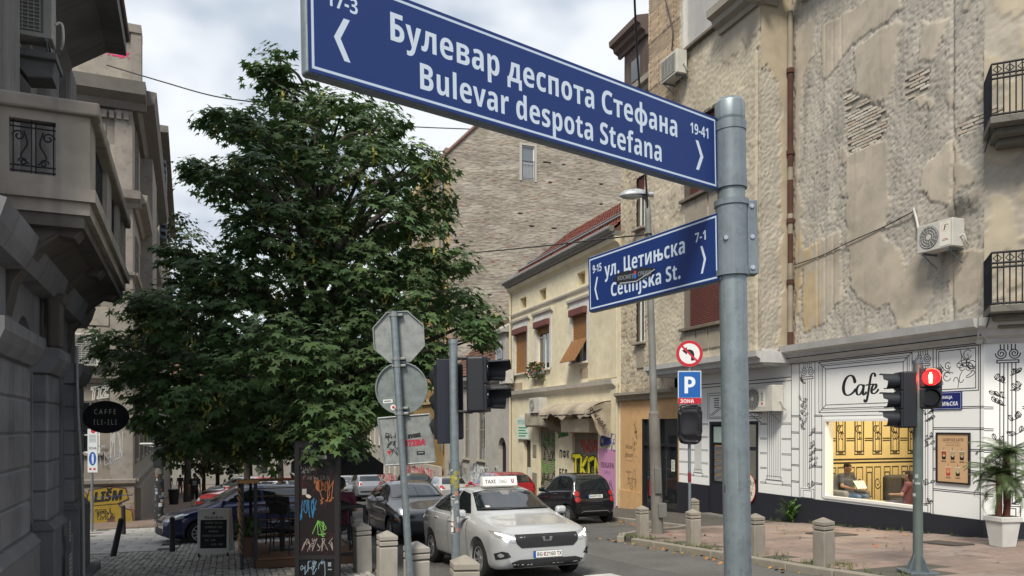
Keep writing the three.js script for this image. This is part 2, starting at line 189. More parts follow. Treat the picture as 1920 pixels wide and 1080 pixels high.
// ---------- ground ----------
function streetPrism(poly, lift0, lift1, th = TH) {
  const g = EX(poly.map(([s, t]) => [t, s]), lift1 - lift0), p = g.attributes.position;
  for (let i = 0; i < p.count; i++) { const t = p.getX(i), s = p.getY(i), h = p.getZ(i), [x, z] = SP(s, t, th); p.setXYZ(i, x, gyAt(x, z) + lift0 + h, z); }
  g.computeVertexNormals(); return g;
}
const onStreet = (s, t, lift = 0) => { const [x, z] = SP(s, t); return [x, gy(s) + lift, z]; };
const LP = 0.08, RP = 0.12;                                   // lifts of the left and right pavements
{
  const asphalt = M([0.165, 0.162, 0.158], { rough: 0.92, t: 'asphalt', bump: 0.006 });
  struct('road', [streetPrism([[-60, -160], [-60, 160], [300, 160], [300, -160]], -0.6, 0)], asphalt);
  const patchM = M([0.19, 0.186, 0.178], { rough: 0.95, t: 'asphalt', bump: 0.005 }), patchD = M([0.075, 0.074, 0.074], { rough: 0.9, t: 'asphalt', bump: 0.006 });
  struct('road_patch', [streetPrism([[8, 6.9], [8.3, 8.2], [14.8, 8.25], [15.6, 7.6], [15.2, 6.6], [11, 6.5]], -0.01, 0.004)], patchM);
  struct('road_patch', [streetPrism([[17.8, 5.8], [18, 8.9], [26, 8.8], [26, 6]], -0.01, 0.004)], patchD);
  struct('road_patch', [streetPrism([[13, 2.5], [13, 3.4], [30, 3.3], [30, 2.5]], -0.01, 0.005)], patchM);
  const paint = M([0.62, 0.62, 0.6], { rough: 0.8, t: 'dirt' });
  for (const k of [0.5, 1.5, 2.5]) struct('crossing_stripe', [streetPrism([[7.4, 2.7 + k], [7.4, 3.2 + k], [10.8, 3.2 + k], [10.8, 2.7 + k]], -0.01, 0.008)], paint);
  // pavements
  const sub = M([0.11, 0.1, 0.085], { rough: 0.95, t: 'concrete', bump: 0.004 }), subD = M([0.1, 0.095, 0.09], { rough: 0.95, t: 'dirt', bump: 0.01 });
  const rightPave = struct('right_pavement', [streetPrism([[2, 8.46], [15.3, 8.46], [16.2, 8.9], [17.4, 11.5], [140, 11.5], [140, 17], [8, 17], [8, 45], [2, 45]], -0.4, RP - 0.012)], sub);
  const leftPave = struct('left_pavement', [streetPrism([[-3, -14], [-3, 2.25], [150, 2.25], [150, -14]], -0.4, LP - 0.02)], subD);
  // red slabs of the right corner
  const slabMs = [[0.3, 0.225, 0.19], [0.34, 0.25, 0.21], [0.26, 0.2, 0.17], [0.33, 0.265, 0.23]].map((c) => M(c, { rough: 0.92, t: 'concrete', bump: 0.003 }));
  const r = rng(5), shear = (g) => g;
  const slabGs = [0, 1, 2].map((k) => uvM(RB(0.978, 0.05, 0.478, 0.012, k * 0.7, 0, k * 0.31, 0, 0, 0, 1)).translate(-k * 0.7, 0, -k * 0.31));
  const tilt = new THREE.Matrix4().makeRotationAxis(new THREE.Vector3(...[V[0], 0, V[1]]), -Math.atan(SLOPE));
  const qTurn = new THREE.Quaternion().setFromRotationMatrix(tilt).multiply(new THREE.Quaternion().setFromAxisAngle(new THREE.Vector3(0, 1, 0), TH));
  const slopeQ = qTurn;
  for (let i = 0; i < 22; i++) for (let j = 0; j < 6; j++) {
    const s = 6.0 + i * 0.5, t = 9.05 + j + (i % 2) * 0.5; if (t > 14.1 || (s > 16 && t < 10.9) || (s > 15.4 && t < 9.4)) continue; if (Math.abs(s - 8.1) < 0.5 && Math.abs(t - 9.14) < 0.6) continue;
    const m = new THREE.Mesh(slabGs[(r() * 3) | 0], slabMs[(r() * 4) | 0]); m.name = 'paving_slab'; m.castShadow = m.receiveShadow = true;
    m.position.set(...onStreet(s, t, RP - 0.026 + (r() - 0.5) * 0.008)); m.quaternion.copy(slopeQ); m.rotateX((r() - 0.5) * 0.008); m.rotateZ((r() - 0.5) * 0.008); rightPave.add(m);
  }
  // kerbstones
  const kg = RB(0.17, 0.3, 0.97, 0.02, 0, 0, 0, 0, 0, 0, 1), kgu = uvM(kg);
  const kerb = (parent, s, t, turn, lift) => { const m = new THREE.Mesh(kgu, MT.curb); m.name = 'kerbstone'; m.castShadow = m.receiveShadow = true; m.position.set(...onStreet(s, t, lift - 0.146 + (r() - 0.5) * 0.012)); m.quaternion.copy(slopeQ); m.rotateY(turn + (r() - 0.5) * 0.02); parent.add(m); };
  for (let s = 3; s < 15; s++) kerb(rightPave, s + 0.3, 8.38, 0, RP);
  [[15.75, 8.6, -0.55], [16.4, 9.3, -1.05], [16.75, 10.2, -1.2], [17.15, 11.1, -1.0]].forEach(([s, t, a]) => kerb(rightPave, s, t, a, RP));
  for (let s = 18; s < 60; s++) kerb(rightPave, s, 11.42, 0, RP);
  for (let s = 4; s < 60; s++) kerb(leftPave, s, 2.33, 0, LP);
  // light slabs beside the left-hand houses
  const ls = [[0.42, 0.41, 0.39], [0.47, 0.46, 0.435], [0.37, 0.365, 0.35]].map((c) => M(c, { rough: 0.9, t: 'concrete', bump: 0.003 }));
  const lg = RB(0.79, 0.05, 0.59, 0.01, 0, 0, 0, 0, 0, 0, 1), lgu = uvM(lg);
  for (let i = 0; i < 14; i++) for (let j = 0; j < 3; j++) { const m = new THREE.Mesh(lgu, ls[(r() * 3) | 0]); m.name = 'paving_slab'; m.receiveShadow = m.castShadow = true; m.position.set(...onStreet(18.6 + i * 0.6, -3.5 + j * 0.8 + (i % 2) * 0.4, LP - 0.02 + (r() - 0.5) * 0.01)); m.quaternion.copy(slopeQ); leftPave.add(m); }
  // brown slabs further down the left pavement
  const bs = M([0.22, 0.16, 0.125], { rough: 0.95, t: 'concrete', bump: 0.004 });
  struct('path_surface', [streetPrism([[27.2, -6], [27.2, 0.4], [140, 0.4], [140, -6]], 0, LP - 0.004)], bs);
  // cobbles
  const cg = RB(0.1, 0.06, 0.1, 0.016, 0, 0, 0, 0, 0, 0, 1), spots = [];
  for (let s = 8.5; s < 27; s += 0.108) for (let t = -4.6; t < 2.2; t += 0.108) {
    if (s > 18.3 && t > -3.95 && t < -1.1 && s < 27) continue; if (s > 21.5 && t > 0.4) continue; if (s > 13.7 && s < 17.3 && t > 0.5) continue; if (s < 12.6 && t < -2.6) continue;
    spots.push([s + (r() - 0.5) * 0.02 + Math.sin(t * 3) * 0.03, t + (r() - 0.5) * 0.02, r()]);
  }
  const cob = new THREE.InstancedMesh(cg, M([1, 1, 1], { rough: 0.85 }), spots.length), dm = new THREE.Matrix4(), dq = new THREE.Quaternion(), col = new THREE.Color();
  spots.forEach(([s, t, v], i) => { dq.copy(slopeQ).multiply(new THREE.Quaternion().setFromEuler(new THREE.Euler((r() - 0.5) * 0.12, (r() - 0.5) * 0.25, (r() - 0.5) * 0.12))); dm.compose(new THREE.Vector3(...onStreet(s, t, LP - 0.032 + (v - 0.5) * 0.012)), dq, new THREE.Vector3(0.9 + 0.16 * r(), 1, 0.9 + 0.16 * r())); cob.setMatrixAt(i, dm); const b = 0.2 + 0.2 * r() + 0.03 * fbm(s * 0.5, t * 0.5); cob.setColorAt(i, col.setRGB(b * 1.03, b, b * 0.95)); });
  cob.name = 'cobbles'; cob.castShadow = cob.receiveShadow = true; scene.add(tag(cob, 'grey granite cobbles covering the left pavement', 'cobbles', null, 'stuff'));
  // grass tufts in the joints and along the kerb, dry leaves in the gutter
  const blade = new THREE.BufferGeometry(); { const p = []; for (let k = 0; k < 7; k++) { const a = k * 0.9, q = 0.03 + 0.02 * (k % 3), h = 0.06 + 0.035 * ((k * 7) % 4); p.push(Math.cos(a + 1.5) * 0.006, 0, Math.sin(a + 1.5) * 0.006, -Math.cos(a + 1.5) * 0.006, 0, -Math.sin(a + 1.5) * 0.006, Math.cos(a) * q, h, Math.sin(a) * q); } blade.setAttribute('position', new THREE.Float32BufferAttribute(p, 3)); blade.computeVertexNormals(); }
  const tufts = []; for (let i = 0; i < 340; i++) { const q = r(); let s, t; if (q < 0.3) { s = 4 + 12 * r(); t = 8.5 + 0.16 * r() * r(); } else if (q < 0.6) { const b = [15, 12.9, 10.94, 9.3][(r() * 4) | 0]; s = b + (r() - 0.5) * 0.9; t = 8.65 + (r() - 0.5) * 0.5; } else if (q < 0.85) { s = 11 + 9 * r(); t = 14.22 - 0.2 * r() * r(); } else { s = 6 + 0.5 * Math.floor(22 * r()) - 0.25; t = 8.7 + 5 * r(); } tufts.push([s, t]); }
  const gr = new THREE.InstancedMesh(blade, M([0.1, 0.15, 0.03], { rough: 0.9 }), tufts.length); tufts.forEach(([s, t], i) => { dq.setFromEuler(new THREE.Euler(0, r() * 6, 0)); const k = 0.35 + 0.75 * r() * r(); dm.compose(new THREE.Vector3(...onStreet(s, t, RP - 0.01)), dq, new THREE.Vector3(k * 1.3, k, k * 1.3)); gr.setMatrixAt(i, dm); gr.setColorAt(i, col.setRGB(0.7 + 0.6 * r(), 0.8 + 0.3 * r(), 0.8)); });
  gr.name = 'grass_tufts'; scene.add(tag(gr, 'small grass tufts growing in the joints of the right pavement', 'grass', null, 'stuff'));
  const lf = new THREE.PlaneGeometry(0.07, 0.05).rotateX(-Math.PI / 2), leaves = new THREE.InstancedMesh(lf, M([0.3, 0.17, 0.07], { rough: 0.9 }), 260);
  for (let i = 0; i < 260; i++) { const left = r() < 0.35, s = left ? 9 + 14 * r() : 9 + 12 * r(), t = left ? 2.45 + r() * r() * 0.8 : (s > 16.6 ? 11.3 - r() * r() * 1.3 : (r() < 0.6 ? 8.28 - 0.5 * r() * r() : 9 + 5 * r())); dq.setFromEuler(new THREE.Euler((r() - 0.5) * 0.8, r() * 6, (r() - 0.5) * 0.8)); dm.compose(new THREE.Vector3(...onStreet(s, t, (!left && t > 8.45 && s < 16.4 ? RP : 0) + 0.02)), dq, new THREE.Vector3(1, 1, 1).multiplyScalar(0.6 + r() * 0.7)); leaves.setMatrixAt(i, dm); leaves.setColorAt(i, col.setRGB(0.6 + 0.8 * r(), 0.6 + 0.7 * r(), 0.7)); }
  leaves.name = 'fallen_leaves'; scene.add(tag(leaves, 'dry fallen leaves scattered in the gutters and on the pavement', 'leaves', null, 'stuff'));
  // manhole covers set in the right pavement
  for (const [s, t, w, d] of [[13.2, 12.4, 0.95, 0.6], [10.6, 12.7, 0.8, 0.5]]) { const c = mesh('manhole_cover', [RB(w, 0.04, d, 0.008, 0, 0, 0, 0, 0, 0, 1)], M([0.1, 0.085, 0.075], { rough: 0.8, t: 'dirt', bump: 0.006 })); c.position.set(...onStreet(s, t, RP + 0.006)); c.quaternion.copy(slopeQ); c.rotateY(Math.PI / 2); tag(c, s > 12 ? 'dark metal cover in the red pavement under the cafe window' : 'dark metal cover in the red pavement under the drinks poster', 'manhole cover', 'covers in the pavement'); }
  globalThis.slopeQ = slopeQ;
}
// ---------- corner house with the cafe ----------
const T0 = 14.3, CAFE_S = 16.67, CORNER_S = 11.06, ORIEL_T = 13.29, ORIEL_S = 22.5, END_S = 26.3;
const rw = (px, py, T = T0, s0 = CAFE_S) => { const q = onT(px, py, T); return [s0 - q.s, q.y]; };     // picture point to facade coordinates
{
  const house = thing('apartment_house', 'tall old corner house with peeling plaster above the white cafe front', 'building', [...SP(CAFE_S, T0).slice(0, 1), 0, SP(CAFE_S, T0)[1]], RIGHT);
  const X1 = CAFE_S - CORNER_S, XO = CAFE_S - ORIEL_S, XE = CAFE_S - END_S, OZ = T0 - ORIEL_T, TOP = 17, Y1 = 3.86;
  const core = M([0.36, 0.32, 0.26], { rough: 0.95, t: 'plaster', bump: 0.004 });
  // recessed main wall above the cafe
  const P = (l) => l.map(([a, b]) => rw(a, b));
  const smooth = [
    P([[1600, 92], [1662, 48], [1690, 40], [1678, 130], [1662, 196], [1640, 190], [1606, 172]]), P([[1585, 292], [1640, 268], [1664, 262], [1668, 400], [1650, 440], [1690, 470], [1588, 470]]),
    P([[1730, 42], [1778, 38], [1766, 70], [1746, 116], [1720, 112]]), P([[1728, 318], [1744, 300], [1762, 285], [1782, 262], [1800, 276], [1800, 300], [1830, 325], [1822, 352], [1800, 352], [1778, 384], [1748, 378], [1725, 355]]),
    P([[1845, 330], [1884, 310], [1884, 392], [1862, 372], [1848, 362]]), P([[1490, 60], [1532, 30], [1524, 100], [1504, 150], [1498, 330], [1506, 480], [1490, 660]]), P([[1505, 470], [1575, 430], [1578, 560], [1540, 610], [1505, 625]]),
    P([[1540, 50], [1690, -40], [1690, 20], [1600, 80], [1548, 150], [1540, 150]]), P([[1660, 560], [1720, 470], [1740, 500], [1735, 590], [1690, 620]]), P([[1775, 500], [1800, 470], [1850, 470], [1840, 560], [1790, 590]]), P([[1590, 470], [1690, 470], [1705, 540], [1640, 580], [1596, 545]]),
  ];
  const brickZones = [P([[1586, 160], [1606, 178], [1610, 250], [1600, 288], [1588, 292]]), P([[1588, 190], [1612, 184], [1655, 202], [1662, 232], [1650, 262], [1590, 292]]), P([[1695, 140], [1742, 128], [1738, 172], [1700, 190]]), P([[1792, 236], [1868, 192], [1876, 214], [1800, 252]]), P([[1850, 560], [1878, 552], [1878, 606], [1842, 606]])];
  const mouldX = [1533, 1548, 1563, 1578].map((p) => rw(p, 100)[0]), darkAc = rw(1800, 405);
  const wallFn = (x, y) => {
    const jx = x + 0.09 * fbm(x * 2.2, y * 2.2) + 0.03 * fbm(x * 9, y * 9, 2), jy = y + 0.09 * fbm(x * 2.2 + 9, y * 2.2) + 0.03 * fbm(x * 9 + 5, y * 9, 2);
    const lumps = fbm(x * 10, y * 10, 3), fine = fbm(x * 22, y * 22, 2), big = fbm(x * 0.5, y * 0.5, 3), big2 = fbm(x * 0.9 + 30, y * 0.35, 3);
    let z, c;
    const inSm = smooth.some((p) => inPoly(jx, jy, p)) || fbm(x * 0.55 + 40, y * 0.45 + 7, 3) > 0.44, inBr = brickZones.some((p) => inPoly(jx, jy, p));
    if (inBr) { z = -0.04 + 0.005 * fine; c = [0.36, 0.33, 0.285]; }
    else if (inSm) {
      z = 0.008 + 0.002 * fine + 0.004 * big; c = [0.53, 0.47, 0.385].map((v) => v * (1 + 0.18 * big + 0.05 * fine));
      if (x < 1.05 && y < 6.9 && fbm(x * 3, y * 0.7, 3) > -0.1) c = [0.58, 0.46, 0.29].map((v) => v * (1 + 0.15 * big + 0.08 * fine));
      for (const m of mouldX) { const dd = Math.abs(x - m); if (dd < 0.022) z -= 0.02; }
    } else { z = -0.014 + 0.013 * lumps + 0.007 * fine + (lumps < -0.34 ? -0.016 : 0) - (n2(x * 12, y * 12) > 0.7 ? 0.022 : 0); c = [0.5, 0.465, 0.405].map((v) => v * (1 + 0.24 * big2 + 0.1 * lumps + 0.08 * fine)); if (fbm(x * 1.6 + 60, y * 0.9, 3) > 0.33) c = c.map((v, k) => v * [0.86, 0.88, 0.9][k]); }
    { const st = fbm(x * 2.6 + 12, y * 0.16, 3) + 0.25 * fbm(x * 9, y * 0.8, 2); if (st > 0.2) c = c.map((v) => v * (1 - 0.45 * Math.min(0.4, st - 0.2))); const gr = fbm(x * 1.3 + 77, y * 1.1, 4); if (gr > 0.25) c = c.map((v, k) => v * [0.9, 0.91, 0.93][k]); }
    const crackX = X1 - 0.72 + 0.05 * fbm(y * 1.4, 3.3, 3); if (!inBr && Math.abs(x - crackX) < 0.035) z -= 0.035;
    const soot = Math.hypot((x - darkAc[0]) / 0.5, (y - darkAc[1] - 0.15) / 0.32) + 0.35 * fbm(x * 5, y * 5, 3); if (soot < 1) c = c.map((v) => v * lerp(0.35, 1, sstep(0.35, 1, soot)));
    return [z, ...c];
  };
  mesh('wall', relief(0, Y1 - 0.05, X1, TOP, 0.034, wallFn), reliefMat, house);
  mesh('wall_core', [BB(0, Y1, -0.5, X1 - 0.01, TOP, -0.12)], core, house);
  // exposed bricks, one by one
  {
    const r = rng(77), bg = RB(0.245, 0.064, 0.06, 0.01, 0, 0, 0, 0, 0, 0, 1), bm = [[0.56, 0.52, 0.45], [0.5, 0.46, 0.39], [0.6, 0.56, 0.49], [0.52, 0.44, 0.36]].map((c) => M(c, { rough: 0.95, t: 'concrete', bump: 0.006 })), bgu = [0, 1, 2].map((k) => uvM(bg.clone().translate(k, k * 0.37, 0)).translate(-k, -k * 0.37, 0));
    let n = 0;
    for (let row = 0; row < 140; row++) for (let k = 0; k < 24; k++) { const x = k * 0.262 + (row % 2) * 0.13, y = Y1 + row * 0.078; if (n > 260 || !brickZones.some((p) => inPoly(x, y, p)) || r() < 0.07) continue; n++; const m = new THREE.Mesh(bgu[(r() * 3) | 0], bm[(r() * 4) | 0]); m.name = 'brick'; m.position.set(x + (r() - 0.5) * 0.02, y + (r() - 0.5) * 0.008, -0.046 + r() * 0.016); m.rotation.set((r() - 0.5) * 0.06, (r() - 0.5) * 0.08, (r() - 0.5) * 0.05); m.castShadow = m.receiveShadow = true; house.add(m); }
  }
  // oriel: its street side and its near end
  const yO = 3.76;
  const oFn = (x, y) => {
    const lumps = fbm(x * 6, y * 6, 4), fine = fbm(x * 20, y * 20, 2), big = fbm(x * 0.6 + 5, y * 0.5, 3), jx = x + 0.12 * fbm(x * 3, y * 3);
    let z = -0.016 + 0.024 * lumps + 0.01 * fine, c = [0.56, 0.5, 0.39].map((v) => v * (1 + 0.24 * big + 0.12 * lumps));
    if (y > 11.4 + 0.6 * fbm(x, 3) && jx < XO + 1.9) { const row = Math.floor(y / 0.078), fx = ((x + (row % 2) * 0.13) / 0.26) % 1, fy = (y / 0.078) % 1; const j = fy < 0.2 || ((fx + 1) % 1) < 0.07; z = (j ? -0.05 : -0.015 + 0.012 * hash(row, Math.floor((x + (row % 2) * 0.13) / 0.26), 3)); c = j ? [0.36, 0.31, 0.24] : [0.5, 0.38, 0.26].map((v) => v * (0.8 + 0.35 * hash(row, Math.floor((x + (row % 2) * 0.13) / 0.26), 7))); }
    else if (y > 6.9 && y < 9.5 && fbm(x * 1.5, y * 1.1 + 9, 3) > 0.05) { z = 0.005 + 0.003 * fine + (Math.abs(((x * 1.7) % 1 + 1) % 1 - 0.5) < 0.04 ? -0.012 : 0); c = [0.6, 0.53, 0.42].map((v) => v * (1 + 0.15 * big)); }
    if (y > 12.2 + 0.5 * fbm(x * 1.4, 7.7) && x > -1.7) { z = 0.01; c = [0.46, 0.41, 0.33].map((v) => v * (1 + 0.15 * big)); }
    if (Math.abs(x + 0.18 + 0.03 * fbm(y * 5, 1)) < 0.04 && y < 11.9) z -= 0.045;
    return [z, ...c];
  };
  const oHoles = [[...rw(1281, 0, ORIEL_T).slice(0, 1), 13.4, rw(1358, 0, ORIEL_T)[0], 16], [rw(1284, 0, ORIEL_T)[0], 8.75, rw(1352, 0, ORIEL_T)[0], 11.1], [rw(1284, 0, ORIEL_T)[0], 4.75, rw(1352, 0, ORIEL_T)[0], 7.15]];
  const oriel = part('oriel', house); oriel.position.set(0, 0, OZ);
  mesh('wall', relief(XO, yO, 0, TOP, 0.04, oFn, oHoles), reliefMat, oriel);
  const endFn = (x, y) => { const lumps = fbm(x * 7 + 50, y * 7, 4), fine = fbm(x * 22, y * 22 + 9, 2), big = fbm(x * 0.8 + 70, y * 0.5, 3); let z = -0.02 + 0.025 * lumps + 0.008 * fine, c = [0.48, 0.445, 0.385].map((v) => v * (1 + 0.22 * big + 0.1 * lumps)); if (y > 11.2 + 0.9 * fbm(x * 1.5 + 3, y * 0.3) || x > 0.62 + 0.22 * fbm(y * 1.1, 4.4, 3)) { z = 0.008 + 0.002 * fine; c = [0.5, 0.43, 0.32].map((v) => v * (1 + 0.15 * big)); } return [z, ...c]; };
  const end = mesh('end_wall', relief(0, yO, OZ, TOP, 0.036, endFn), reliefMat, oriel); end.rotation.y = Math.PI / 2;
  mesh('soffit', [BB(XO, yO - 0.14, -OZ + 0.01, -0.01, yO + 0.04, -0.03)], MT.white, oriel);
  // windows of the oriel
  const ow = (h, mat, label, frameM) => { const [x0, y0, x1, y1] = h, w = x1 - x0, hh = y1 - y0, g = part('window', oriel); g.position.set((x0 + x1) / 2, y0, -0.2);
    mesh('reveal', [BB(-w / 2 - 0.05, 0, -0.02, -w / 2, hh, 0.19), BB(w / 2, 0, -0.02, w / 2 + 0.05, hh, 0.19), BB(-w / 2, hh, -0.02, w / 2, hh + 0.05, 0.19)], frameM, g); mesh('shutter', [ribbed(w - 0.1, hh - 0.06, 0.052, 0.016).translate(0, 0.03, 0.02)], mat, g); mesh('sill', [RB(w + 0.3, 0.1, 0.42, 0.015, 0, -0.05, 0.13)], M([0.2, 0.17, 0.13], { rough: 0.9, t: 'dirt', bump: 0.004 }), g); mesh('backing', [BB(-w / 2 - 0.04, -0.02, -0.06, w / 2 + 0.04, hh + 0.04, -0.03)], MT.blackMatte, g); return g; };
  ow(oHoles[0], MT.white, '', MT.white); ow(oHoles[1], MT.shutterBrown, '', M([0.1, 0.09, 0.08], { rough: 0.8 })); ow(oHoles[2], MT.shutterBrown, '', M([0.16, 0.14, 0.12], { rough: 0.9 }));
  for (const [h, y] of [[oHoles[1], 7.9], [oHoles[2], 4.0]]) { const w = h[2] - h[0], g = part('spandrel', oriel); g.position.set((h[0] + h[2]) / 2, 0, 0); for (let k = 0; k < 3; k++) mesh('panel', [RB(w / 3 - 0.07, h[1] - y - 0.16, 0.05, 0.012, (k - 1) * w / 3, (h[1] + y) / 2 - 0.06, 0.0)], core, g); if (y > 5) mesh('ledge', [RB(w + 0.24, 0.1, 0.16, 0.02, 0, y - 0.05, 0.02)], MT.blackMatte, g); }
  mesh('jamb', [BB(oHoles[2][2] + 0.05, 4.75, -0.16, oHoles[2][2] + 0.36, 7.15, 0.03)], MT.white, oriel);
  // upper cornice round the oriel's near corner and along the main wall
  const corn = M([0.36, 0.33, 0.28], { rough: 0.9, t: 'plaster', bump: 0.004 });
  const yC = rw(1427, 15, ORIEL_T)[1] + 0.1, cp = (o, y) => [[0, y], [0.1, y], [0.14, y + 0.12], [0.3, y + 0.2], [0.34, y + 0.34], [0.5, y + 0.4], [0.52, y + 0.6], [0, y + 0.75]].map(([z, yy]) => [z + o, yy]);
  mesh('cornice', [molding(-1.75, 0.42, cp(0, yC)), place(molding(-OZ + 0.42, 0.5, cp(0, yC)), 0, 0, 0, 0, Math.PI / 2).translate(0.002, 0.003, 0)], corn, oriel);
  mesh('cornice', [molding(0.45, X1, cp(0, yC))], corn, house);
  // strip beyond the oriel
  const sFn = (x, y) => { const l = fbm(x * 6 + 8, y * 6, 4), big = fbm(x * 0.7, y * 0.5 + 4, 3), br = fbm(x * 1.4, y * 0.8 + 20, 3) > 0.12; let z = -0.02 + 0.035 * l, c = [0.57, 0.5, 0.38].map((v) => v * (1 + 0.2 * big + 0.12 * l)); if (br) { const row = Math.floor(y / 0.078), fx = (((x + (row % 2) * 0.13) / 0.26) % 1 + 1) % 1, j = ((y / 0.078) % 1) < 0.2 || fx < 0.07; z = j ? -0.05 : -0.02; c = j ? [0.38, 0.32, 0.25] : [0.5, 0.41, 0.3]; } return [z, ...c]; };
  const sx = rw(1193, 0)[0], sx1 = rw(1208, 0)[0], sHoles = [[sx, 4.85, sx1, 7.2], [sx, 9.1, sx1, 11]];
  mesh('wall', relief(XE, 2.6, XO + 0.02, 14.2, 0.045, sFn, sHoles), reliefMat, house);
  for (const h of sHoles) { windowSet(house, h[0], h[1], h[2] - h[0], h[3] - h[1], { depth: 0.2, bars: [0.5], rows: [0.7] }); mesh('shutter', [ribbed(h[2] - h[0], 0.5, 0.05, 0.015).translate((h[0] + h[2]) / 2, h[3] - 0.52, -0.1)], MT.shutterBrown, house); mesh('sill', [RB(h[2] - h[0] + 0.2, 0.09, 0.3, 0.015, (h[0] + h[2]) / 2, h[1] - 0.06, 0.03)], corn, house); mesh('sill_panel', [RB(h[2] - h[0] - 0.1, 0.75, 0.06, 0.02, (h[0] + h[2]) / 2, h[1] - 0.6, 0.0)], core, house); }
  mesh('cornice', [molding(XE - 0.15, XO - 0.02, cp(0, 13.6))], corn, house);
  mesh('wall_core', [BB(XE, 2.6, -6, XO, 14.2, -0.3), BB(XO, yO + 0.04, -6, -0.02, TOP, -0.13), BB(0, Y1, -7, X1 - 0.3, TOP, -0.5)], core, house);
  // brown attic bay beyond
  const ab = part('attic_bay', house); const ay0 = 14.3, ay1 = 16.2; mesh('cladding', [BB(XE + 0.5, ay0, -1.2, XE + 2.2, ay1, 0.1), ...Array.from({ length: 6 }, (_, k) => BB(XE + 0.55 + k * 0.3, ay0, 0.1, XE + 0.59 + k * 0.3, ay1 - 0.7, 0.13))], M([0.12, 0.085, 0.075], { rough: 0.8, t: 'plaster' }), ab); mesh('eaves', [molding(XE + 0.2, XE + 2.3, cp(0.1, ay1 - 0.3))], M([0.11, 0.08, 0.07], { rough: 0.8 }), ab); mesh('window_pane', [BB(XE + 1.1, 14.6, 0.1, XE + 1.75, 15.4, 0.14)], MT.glass, ab);
  // ground floor: white drawn wall, plinth, cornice
  const yP = -0.19, yC1 = 3.4, lineW = (g, w) => { g.lineWidth = w; };
  const K = 340, cw = Math.round(X1 * K), ch = Math.round((yC1 - yP) * K);
  const X = (x) => x * K, Y = (y) => (yC1 - y) * K;
  function leafSprig(g, x, y, s, a) { g.save(); g.translate(x, y); g.rotate(a); g.beginPath(); g.moveTo(0, 0); g.bezierCurveTo(s * 0.5, -s * 0.5, s, -s * 0.3, s * 1.2, 0); g.bezierCurveTo(s, s * 0.35, s * 0.5, s * 0.4, 0, 0); g.moveTo(0, 0); g.lineTo(s * 1.1, 0); g.stroke(); g.restore(); }
  function pilaster(g, x0, x1, y0, y1, seed, k = K) {
    const r = rng(seed), w = x1 - x0, cx = (x0 + x1) / 2; g.lineWidth = 5;
    for (let i = 0; i <= 4; i++) { const x = x0 + w * (0.18 + 0.16 * i); g.beginPath(); g.moveTo(x, y0 + w * 0.9); g.lineTo(x + (r() - 0.5) * 4, y1 - w * 0.6); g.stroke(); }
    g.lineWidth = 6; for (const q of [-1, 1]) { g.beginPath(); for (let a = 0; a < 13; a += 0.25) { const rr = w * 0.27 * (1 - a / 15); const px = cx + q * (w * 0.26 + rr * Math.cos(a) * 0.9), py = y0 + w * 0.42 + rr * Math.sin(a); a ? g.lineTo(px, py) : g.moveTo(px, py); } g.stroke(); }
    g.strokeRect(x0 + w * 0.06, y0 + w * 0.74, w * 0.88, w * 0.12); for (let i = 0; i < 5; i++) { g.beginPath(); g.moveTo(x0 + w * (0.2 + 0.15 * i), y0); g.lineTo(x0 + w * (0.2 + 0.15 * i), y0 + w * 0.25); g.stroke(); }
    g.lineWidth = 4; for (let y = y0 + w * 1.1; y < y1 - w * 0.4; y += w * 0.36) { if (r() < 0.25) continue; const q = r() < 0.5 ? -1 : 1; g.beginPath(); g.moveTo(cx + q * w * 0.1, y); g.quadraticCurveTo(cx + q * w * 0.5, y - w * 0.1, cx + q * w * 0.55, y - w * 0.3); g.stroke(); for (let i = 0; i < 3; i++) leafSprig(g, cx + q * w * (0.2 + 0.15 * i), y - i * w * 0.08, w * 0.26, -Math.PI / 2 + (r() - 0.5) * 2.6); }
    g.lineWidth = 5; g.strokeRect(x0, y1 - w * 0.5, w, w * 0.5); g.strokeRect(x0 + w * 0.18, y1 - w * 0.4, w * 0.64, w * 0.4);
  }
  const ink = '#17181f', paper = '#e6e8e8', block = (g, x0, y0, x1, y1) => { g.beginPath(); g.moveTo(x0, y0); g.lineTo(x1, y0 + 2); g.moveTo(x0, y0 + 12); g.lineTo(x1, y0 + 13); g.stroke(); };
  const wx0 = rw(1545, 0)[0], wx1 = rw(1724, 0)[0], wy0 = -0.13, wy1 = 1.9;
  const mural = (g, w, h) => {
    g.fillStyle = paper; g.fillRect(0, 0, w, h); g.strokeStyle = ink; g.lineWidth = 6; g.lineCap = 'round';
    for (let y = 2.0; y > -0.1; y -= 0.44) { block(g, 0, Y(y), X(0.3), 0); block(g, X(0.86), Y(y), X(wx0 - 0.07), 0); block(g, X(4.42), Y(y) - 40, X(X1), 0); }
    g.lineWidth = 7; g.beginPath(); g.moveTo(X(0.3), Y(3.4)); g.lineTo(X(0.3), h); g.moveTo(X(0.88), Y(3.4)); g.lineTo(X(0.88), h); g.moveTo(X(4.42), 0); g.lineTo(X(4.42), h); g.moveTo(X(5.52), 0); g.lineTo(X(5.52), h); g.stroke();
    pilaster(g, X(0.36), X(0.84), Y(3.37), Y(-0.18), 3); pilaster(g, X(3.97), X(4.36), Y(3.37), Y(-0.18), 6);
    for (const o of [0, 0.08, 0.13, 0.24]) { g.lineWidth = o === 0.08 ? 4 : 6; g.strokeRect(X(1.02 + o), Y(3.36 - o * 0.8), X(2.86 - 2 * o), X(1.3 - 1.6 * o)); }
